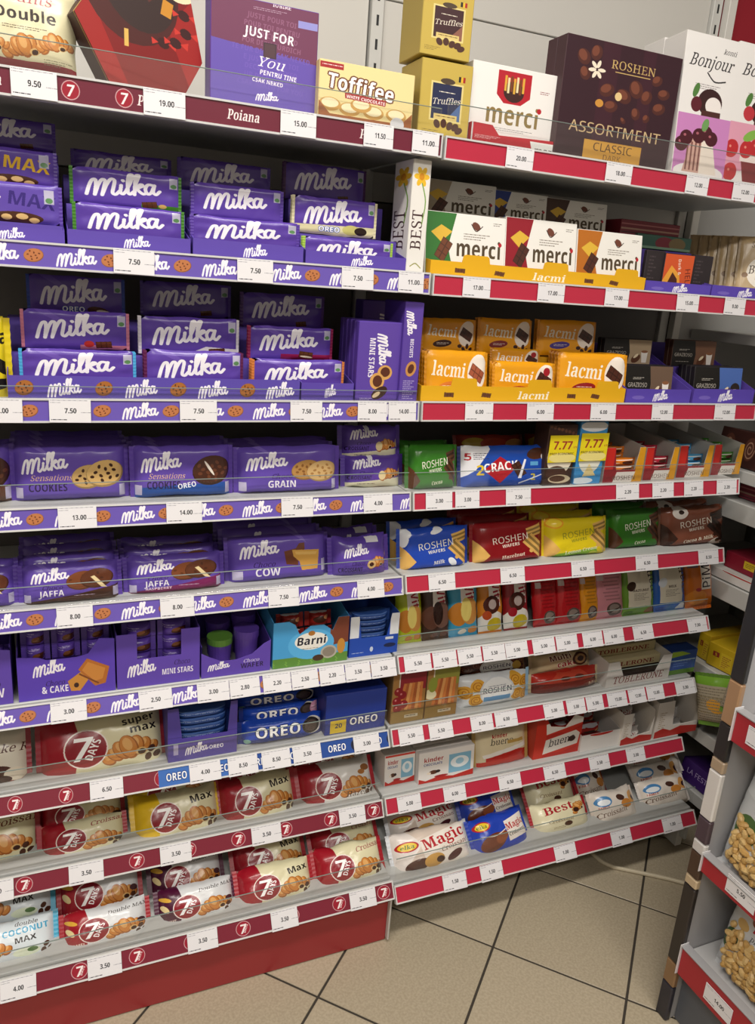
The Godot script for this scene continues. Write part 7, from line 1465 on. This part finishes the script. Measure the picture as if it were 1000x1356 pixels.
	price_tag(-0.6716, 0.524, 0.004, 0.068, .042, "6.50", "first price tag from the left along the seventh left-bay rail", "price tags on the seventh left-bay rail", 0.5)
	price_tag(-0.4597, 0.524, 0.004, 0.07, .042, "4.00", "second price tag from the left along the seventh left-bay rail", "price tags on the seventh left-bay rail", 0.5)
	price_tag(-0.373, 0.524, 0.004, 0.069, .042, "8.50", "third price tag from the left along the seventh left-bay rail", "price tags on the seventh left-bay rail", 0.5)
	price_tag(-0.2939, 0.524, 0.004, 0.068, .042, "8.50", "fourth price tag from the left along the seventh left-bay rail", "price tags on the seventh left-bay rail", 0.5)
	price_tag(-0.2178, 0.524, 0.004, 0.07, .042, "3.50", "fifth price tag from the left along the seventh left-bay rail", "price tags on the seventh left-bay rail", 0.5)
	price_tag(-0.0649, 0.524, 0.004, 0.068, .042, "3.00", "sixth price tag from the left along the seventh left-bay rail", "price tags on the seventh left-bay rail", 0.5)
	price_tag(-0.8995, 0.318, 0.004, 0.067, .042, "3.50", "first price tag from the left along the eighth left-bay rail", "price tags on the eighth left-bay rail", 0.5)
	price_tag(-0.7202, 0.318, 0.004, 0.072, .042, "3.50", "second price tag from the left along the eighth left-bay rail", "price tags on the eighth left-bay rail", 0.5)
	price_tag(-0.5261, 0.318, 0.004, 0.07, .042, "3.50", "third price tag from the left along the eighth left-bay rail", "price tags on the eighth left-bay rail", 0.5)
	price_tag(-0.3114, 0.318, 0.004, 0.073, .042, "3.50", "fourth price tag from the left along the eighth left-bay rail", "price tags on the eighth left-bay rail", 0.5)
	price_tag(-0.0894, 0.318, 0.004, 0.07, .042, "3.50", "fifth price tag from the left along the eighth left-bay rail", "price tags on the eighth left-bay rail", 0.5)
	price_tag(-0.8647, 0.149, 0.104, 0.069, .042, "4.00", "first price tag from the left along the bottom left-bay rail", "price tags on the bottom left-bay rail", 0.55)
	price_tag(-0.6933, 0.149, 0.104, 0.07, .042, "3.50", "second price tag from the left along the bottom left-bay rail", "price tags on the bottom left-bay rail", 0.55)
	price_tag(-0.4819, 0.149, 0.104, 0.068, .042, "3.50", "third price tag from the left along the bottom left-bay rail", "price tags on the bottom left-bay rail", 0.55)
	price_tag(-0.2883, 0.149, 0.104, 0.065, .042, "3.50", "fourth price tag from the left along the bottom left-bay rail", "price tags on the bottom left-bay rail", 0.55)
	price_tag(-0.0878, 0.149, 0.104, 0.069, .042, "3.50", "fifth price tag from the left along the bottom left-bay rail", "price tags on the bottom left-bay rail", 0.55)
	price_tag(0.1767, 1.875, 0.004, 0.066, .041, "20.00", "first price tag from the left along the top right-bay rail", "price tags on the top right-bay rail", 0)
	price_tag(0.433, 1.875, 0.004, 0.071, .041, "18.00", "second price tag from the left along the top right-bay rail", "price tags on the top right-bay rail", 0)
	price_tag(0.6588, 1.875, 0.004, 0.067, .041, "12.00", "third price tag from the left along the top right-bay rail", "price tags on the top right-bay rail", 0)
	price_tag(0.8055, 1.875, 0.004, 0.071, .041, "12.00", "fourth price tag from the left along the top right-bay rail", "price tags on the top right-bay rail", 0)
	price_tag(0.1068, 1.613, 0.004, 0.067, .041, "17.00", "first price tag from the left along the second right-bay rail", "price tags on the second right-bay rail", 0.05)
	price_tag(0.2973, 1.613, 0.004, 0.071, .041, "17.00", "second price tag from the left along the second right-bay rail", "price tags on the second right-bay rail", 0.05)
	price_tag(0.4802, 1.613, 0.004, 0.068, .041, "17.00", "third price tag from the left along the second right-bay rail", "price tags on the second right-bay rail", 0.05)
	price_tag(0.6953, 1.613, 0.004, 0.069, .041, "15.00", "fourth price tag from the left along the second right-bay rail", "price tags on the second right-bay rail", 0.05)
	price_tag(0.8484, 1.613, 0.004, 0.069, .041, "9.00", "fifth price tag from the left along the second right-bay rail", "price tags on the second right-bay rail", 0.05)
	price_tag(0.1468, 1.346, 0.004, 0.072, .041, "6.00", "first price tag from the left along the third right-bay rail", "price tags on the third right-bay rail", 0.1)
	price_tag(0.3112, 1.346, 0.004, 0.074, .041, "6.00", "second price tag from the left along the third right-bay rail", "price tags on the third right-bay rail", 0.1)
	price_tag(0.4925, 1.346, 0.004, 0.075, .041, "6.00", "third price tag from the left along the third right-bay rail", "price tags on the third right-bay rail", 0.1)
	price_tag(0.6772, 1.346, 0.004, 0.068, .041, "12.00", "fourth price tag from the left along the third right-bay rail", "price tags on the third right-bay rail", 0.1)
	price_tag(0.8872, 1.346, 0.004, 0.072, .041, "12.00", "fifth price tag from the left along the third right-bay rail", "price tags on the third right-bay rail", 0.1)
	price_tag(0.0677, 1.14, 0.004, 0.068, .041, "3.00", "first price tag from the left along the fourth right-bay rail", "price tags on the fourth right-bay rail", 0.2)
	price_tag(0.1419, 1.14, 0.004, 0.064, .041, "3.00", "second price tag from the left along the fourth right-bay rail", "price tags on the fourth right-bay rail", 0.2)
	price_tag(0.2817, 1.14, 0.004, 0.07, .041, "7.50", "third price tag from the left along the fourth right-bay rail", "price tags on the fourth right-bay rail", 0.2)
	price_tag(0.6109, 1.14, 0.004, 0.073, .041, "2.20", "fourth price tag from the left along the fourth right-bay rail", "price tags on the fourth right-bay rail", 0.2)
	price_tag(0.7279, 1.14, 0.004, 0.071, .041, "2.20", "fifth price tag from the left along the fourth right-bay rail", "price tags on the fourth right-bay rail", 0.2)
	price_tag(0.833, 1.14, 0.004, 0.066, .041, "2.20", "sixth price tag from the left along the fourth right-bay rail", "price tags on the fourth right-bay rail", 0.2)
	price_tag(0.9507, 1.14, 0.004, 0.072, .041, "2.20", "seventh price tag from the left along the fourth right-bay rail", "price tags on the fourth right-bay rail", 0.2)
	price_tag(0.098, 0.937, 0.004, 0.071, .041, "6.50", "first price tag from the left along the fifth right-bay rail", "price tags on the fifth right-bay rail", 0.3)
	price_tag(0.2955, 0.937, 0.004, 0.07, .041, "6.50", "second price tag from the left along the fifth right-bay rail", "price tags on the fifth right-bay rail", 0.3)
	price_tag(0.5089, 0.937, 0.004, 0.072, .041, "6.50", "third price tag from the left along the fifth right-bay rail", "price tags on the fifth right-bay rail", 0.3)
	price_tag(0.7192, 0.937, 0.004, 0.075, .041, "6.50", "fourth price tag from the left along the fifth right-bay rail", "price tags on the fifth right-bay rail", 0.3)
	price_tag(0.9387, 0.937, 0.004, 0.073, .041, "8.50", "fifth price tag from the left along the fifth right-bay rail", "price tags on the fifth right-bay rail", 0.3)
	price_tag(0.0551, 0.727, 0.004, 0.072, .041, "5.50", "first price tag from the left along the sixth right-bay rail", "price tags on the sixth right-bay rail", 0.45)
	price_tag(0.13, 0.727, 0.004, 0.066, .041, "5.50", "second price tag from the left along the sixth right-bay rail", "price tags on the sixth right-bay rail", 0.45)
	price_tag(0.2009, 0.727, 0.004, 0.067, .041, "5.50", "third price tag from the left along the sixth right-bay rail", "price tags on the sixth right-bay rail", 0.45)
	price_tag(0.2715, 0.727, 0.004, 0.065, .041, "5.50", "fourth price tag from the left along the sixth right-bay rail", "price tags on the sixth right-bay rail", 0.45)
	price_tag(0.3395, 0.727, 0.004, 0.067, .041, "5.00", "fifth price tag from the left along the sixth right-bay rail", "price tags on the sixth right-bay rail", 0.45)
	price_tag(0.4235, 0.727, 0.004, 0.069, .041, "5.00", "sixth price tag from the left along the sixth right-bay rail", "price tags on the sixth right-bay rail", 0.45)
	price_tag(0.4968, 0.727, 0.004, 0.068, .041, "5.00", "seventh price tag from the left along the sixth right-bay rail", "price tags on the sixth right-bay rail", 0.45)
	price_tag(0.581, 0.727, 0.004, 0.065, .041, "6.00", "eighth price tag from the left along the sixth right-bay rail", "price tags on the sixth right-bay rail", 0.45)
	price_tag(0.6523, 0.727, 0.004, 0.067, .041, "6.00", "ninth price tag from the left along the sixth right-bay rail", "price tags on the sixth right-bay rail", 0.45)
	price_tag(0.7549, 0.727, 0.004, 0.07, .041, "6.50", "tenth price tag from the left along the sixth right-bay rail", "price tags on the sixth right-bay rail", 0.45)
	price_tag(0.9531, 0.727, 0.004, 0.072, .041, "7.00", "eleventh price tag from the left along the sixth right-bay rail", "price tags on the sixth right-bay rail", 0.45)
	price_tag(0.0566, 0.524, 0.004, 0.068, .041, "5.50", "first price tag from the left along the seventh right-bay rail", "price tags on the seventh right-bay rail", 0.5)
	price_tag(0.1413, 0.524, 0.004, 0.068, .041, "5.50", "second price tag from the left along the seventh right-bay rail", "price tags on the seventh right-bay rail", 0.5)
	price_tag(0.2618, 0.524, 0.004, 0.066, .041, "8.00", "third price tag from the left along the seventh right-bay rail", "price tags on the seventh right-bay rail", 0.5)
	price_tag(0.3359, 0.524, 0.004, 0.068, .041, "6.00", "fourth price tag from the left along the seventh right-bay rail", "price tags on the seventh right-bay rail", 0.5)
	price_tag(0.4893, 0.524, 0.004, 0.065, .041, "5.00", "fifth price tag from the left along the seventh right-bay rail", "price tags on the seventh right-bay rail", 0.5)
	price_tag(0.5623, 0.524, 0.004, 0.061, .041, "5.00", "sixth price tag from the left along the seventh right-bay rail", "price tags on the seventh right-bay rail", 0.5)
	price_tag(0.6267, 0.524, 0.004, 0.057, .041, "5.00", "seventh price tag from the left along the seventh right-bay rail", "price tags on the seventh right-bay rail", 0.5)
	price_tag(0.7049, 0.524, 0.004, 0.067, .041, "13.00", "eighth price tag from the left along the seventh right-bay rail", "price tags on the seventh right-bay rail", 0.5)
	price_tag(0.7768, 0.524, 0.004, 0.061, .041, "12.00", "ninth price tag from the left along the seventh right-bay rail", "price tags on the seventh right-bay rail", 0.5)
	price_tag(0.8436, 0.524, 0.004, 0.062, .041, "13.00", "tenth price tag from the left along the seventh right-bay rail", "price tags on the seventh right-bay rail", 0.5)
	price_tag(0.957, 0.524, 0.004, 0.073, .041, "3.00", "eleventh price tag from the left along the seventh right-bay rail", "price tags on the seventh right-bay rail", 0.5)
	price_tag(0.0698, 0.32, 0.004, 0.067, .041, "5.00", "first price tag from the left along the eighth right-bay rail", "price tags on the eighth right-bay rail", 0.5)
	price_tag(0.2036, 0.32, 0.004, 0.066, .041, "6.00", "second price tag from the left along the eighth right-bay rail", "price tags on the eighth right-bay rail", 0.5)
	price_tag(0.376, 0.32, 0.004, 0.071, .041, "6.50", "third price tag from the left along the eighth right-bay rail", "price tags on the eighth right-bay rail", 0.5)
	price_tag(0.525, 0.32, 0.004, 0.072, .041, "6.50", "fourth price tag from the left along the eighth right-bay rail", "price tags on the eighth right-bay rail", 0.5)
	price_tag(0.6807, 0.32, 0.004, 0.071, .041, "3.50", "fifth price tag from the left along the eighth right-bay rail", "price tags on the eighth right-bay rail", 0.5)
	price_tag(0.8139, 0.32, 0.004, 0.068, .041, "3.00", "sixth price tag from the left along the eighth right-bay rail", "price tags on the eighth right-bay rail", 0.5)
	price_tag(0.1723, 0.129, 0.104, 0.069, .041, "1.50", "first price tag from the left along the bottom right-bay rail", "price tags on the bottom right-bay rail", 0.55)
	price_tag(0.2843, 0.129, 0.104, 0.068, .041, "1.50", "second price tag from the left along the bottom right-bay rail", "price tags on the bottom right-bay rail", 0.55)
	price_tag(0.5222, 0.129, 0.104, 0.071, .041, "1.00", "third price tag from the left along the bottom right-bay rail", "price tags on the bottom right-bay rail", 0.55)
	price_tag(0.7173, 0.129, 0.104, 0.071, .041, "1.00", "fourth price tag from the left along the bottom right-bay rail", "price tags on the bottom right-bay rail", 0.55)
	price_tag(0.9074, 0.129, 0.104, 0.073, .041, "1.00", "fifth price tag from the left along the bottom right-bay rail", "price tags on the bottom right-bay rail", 0.55)
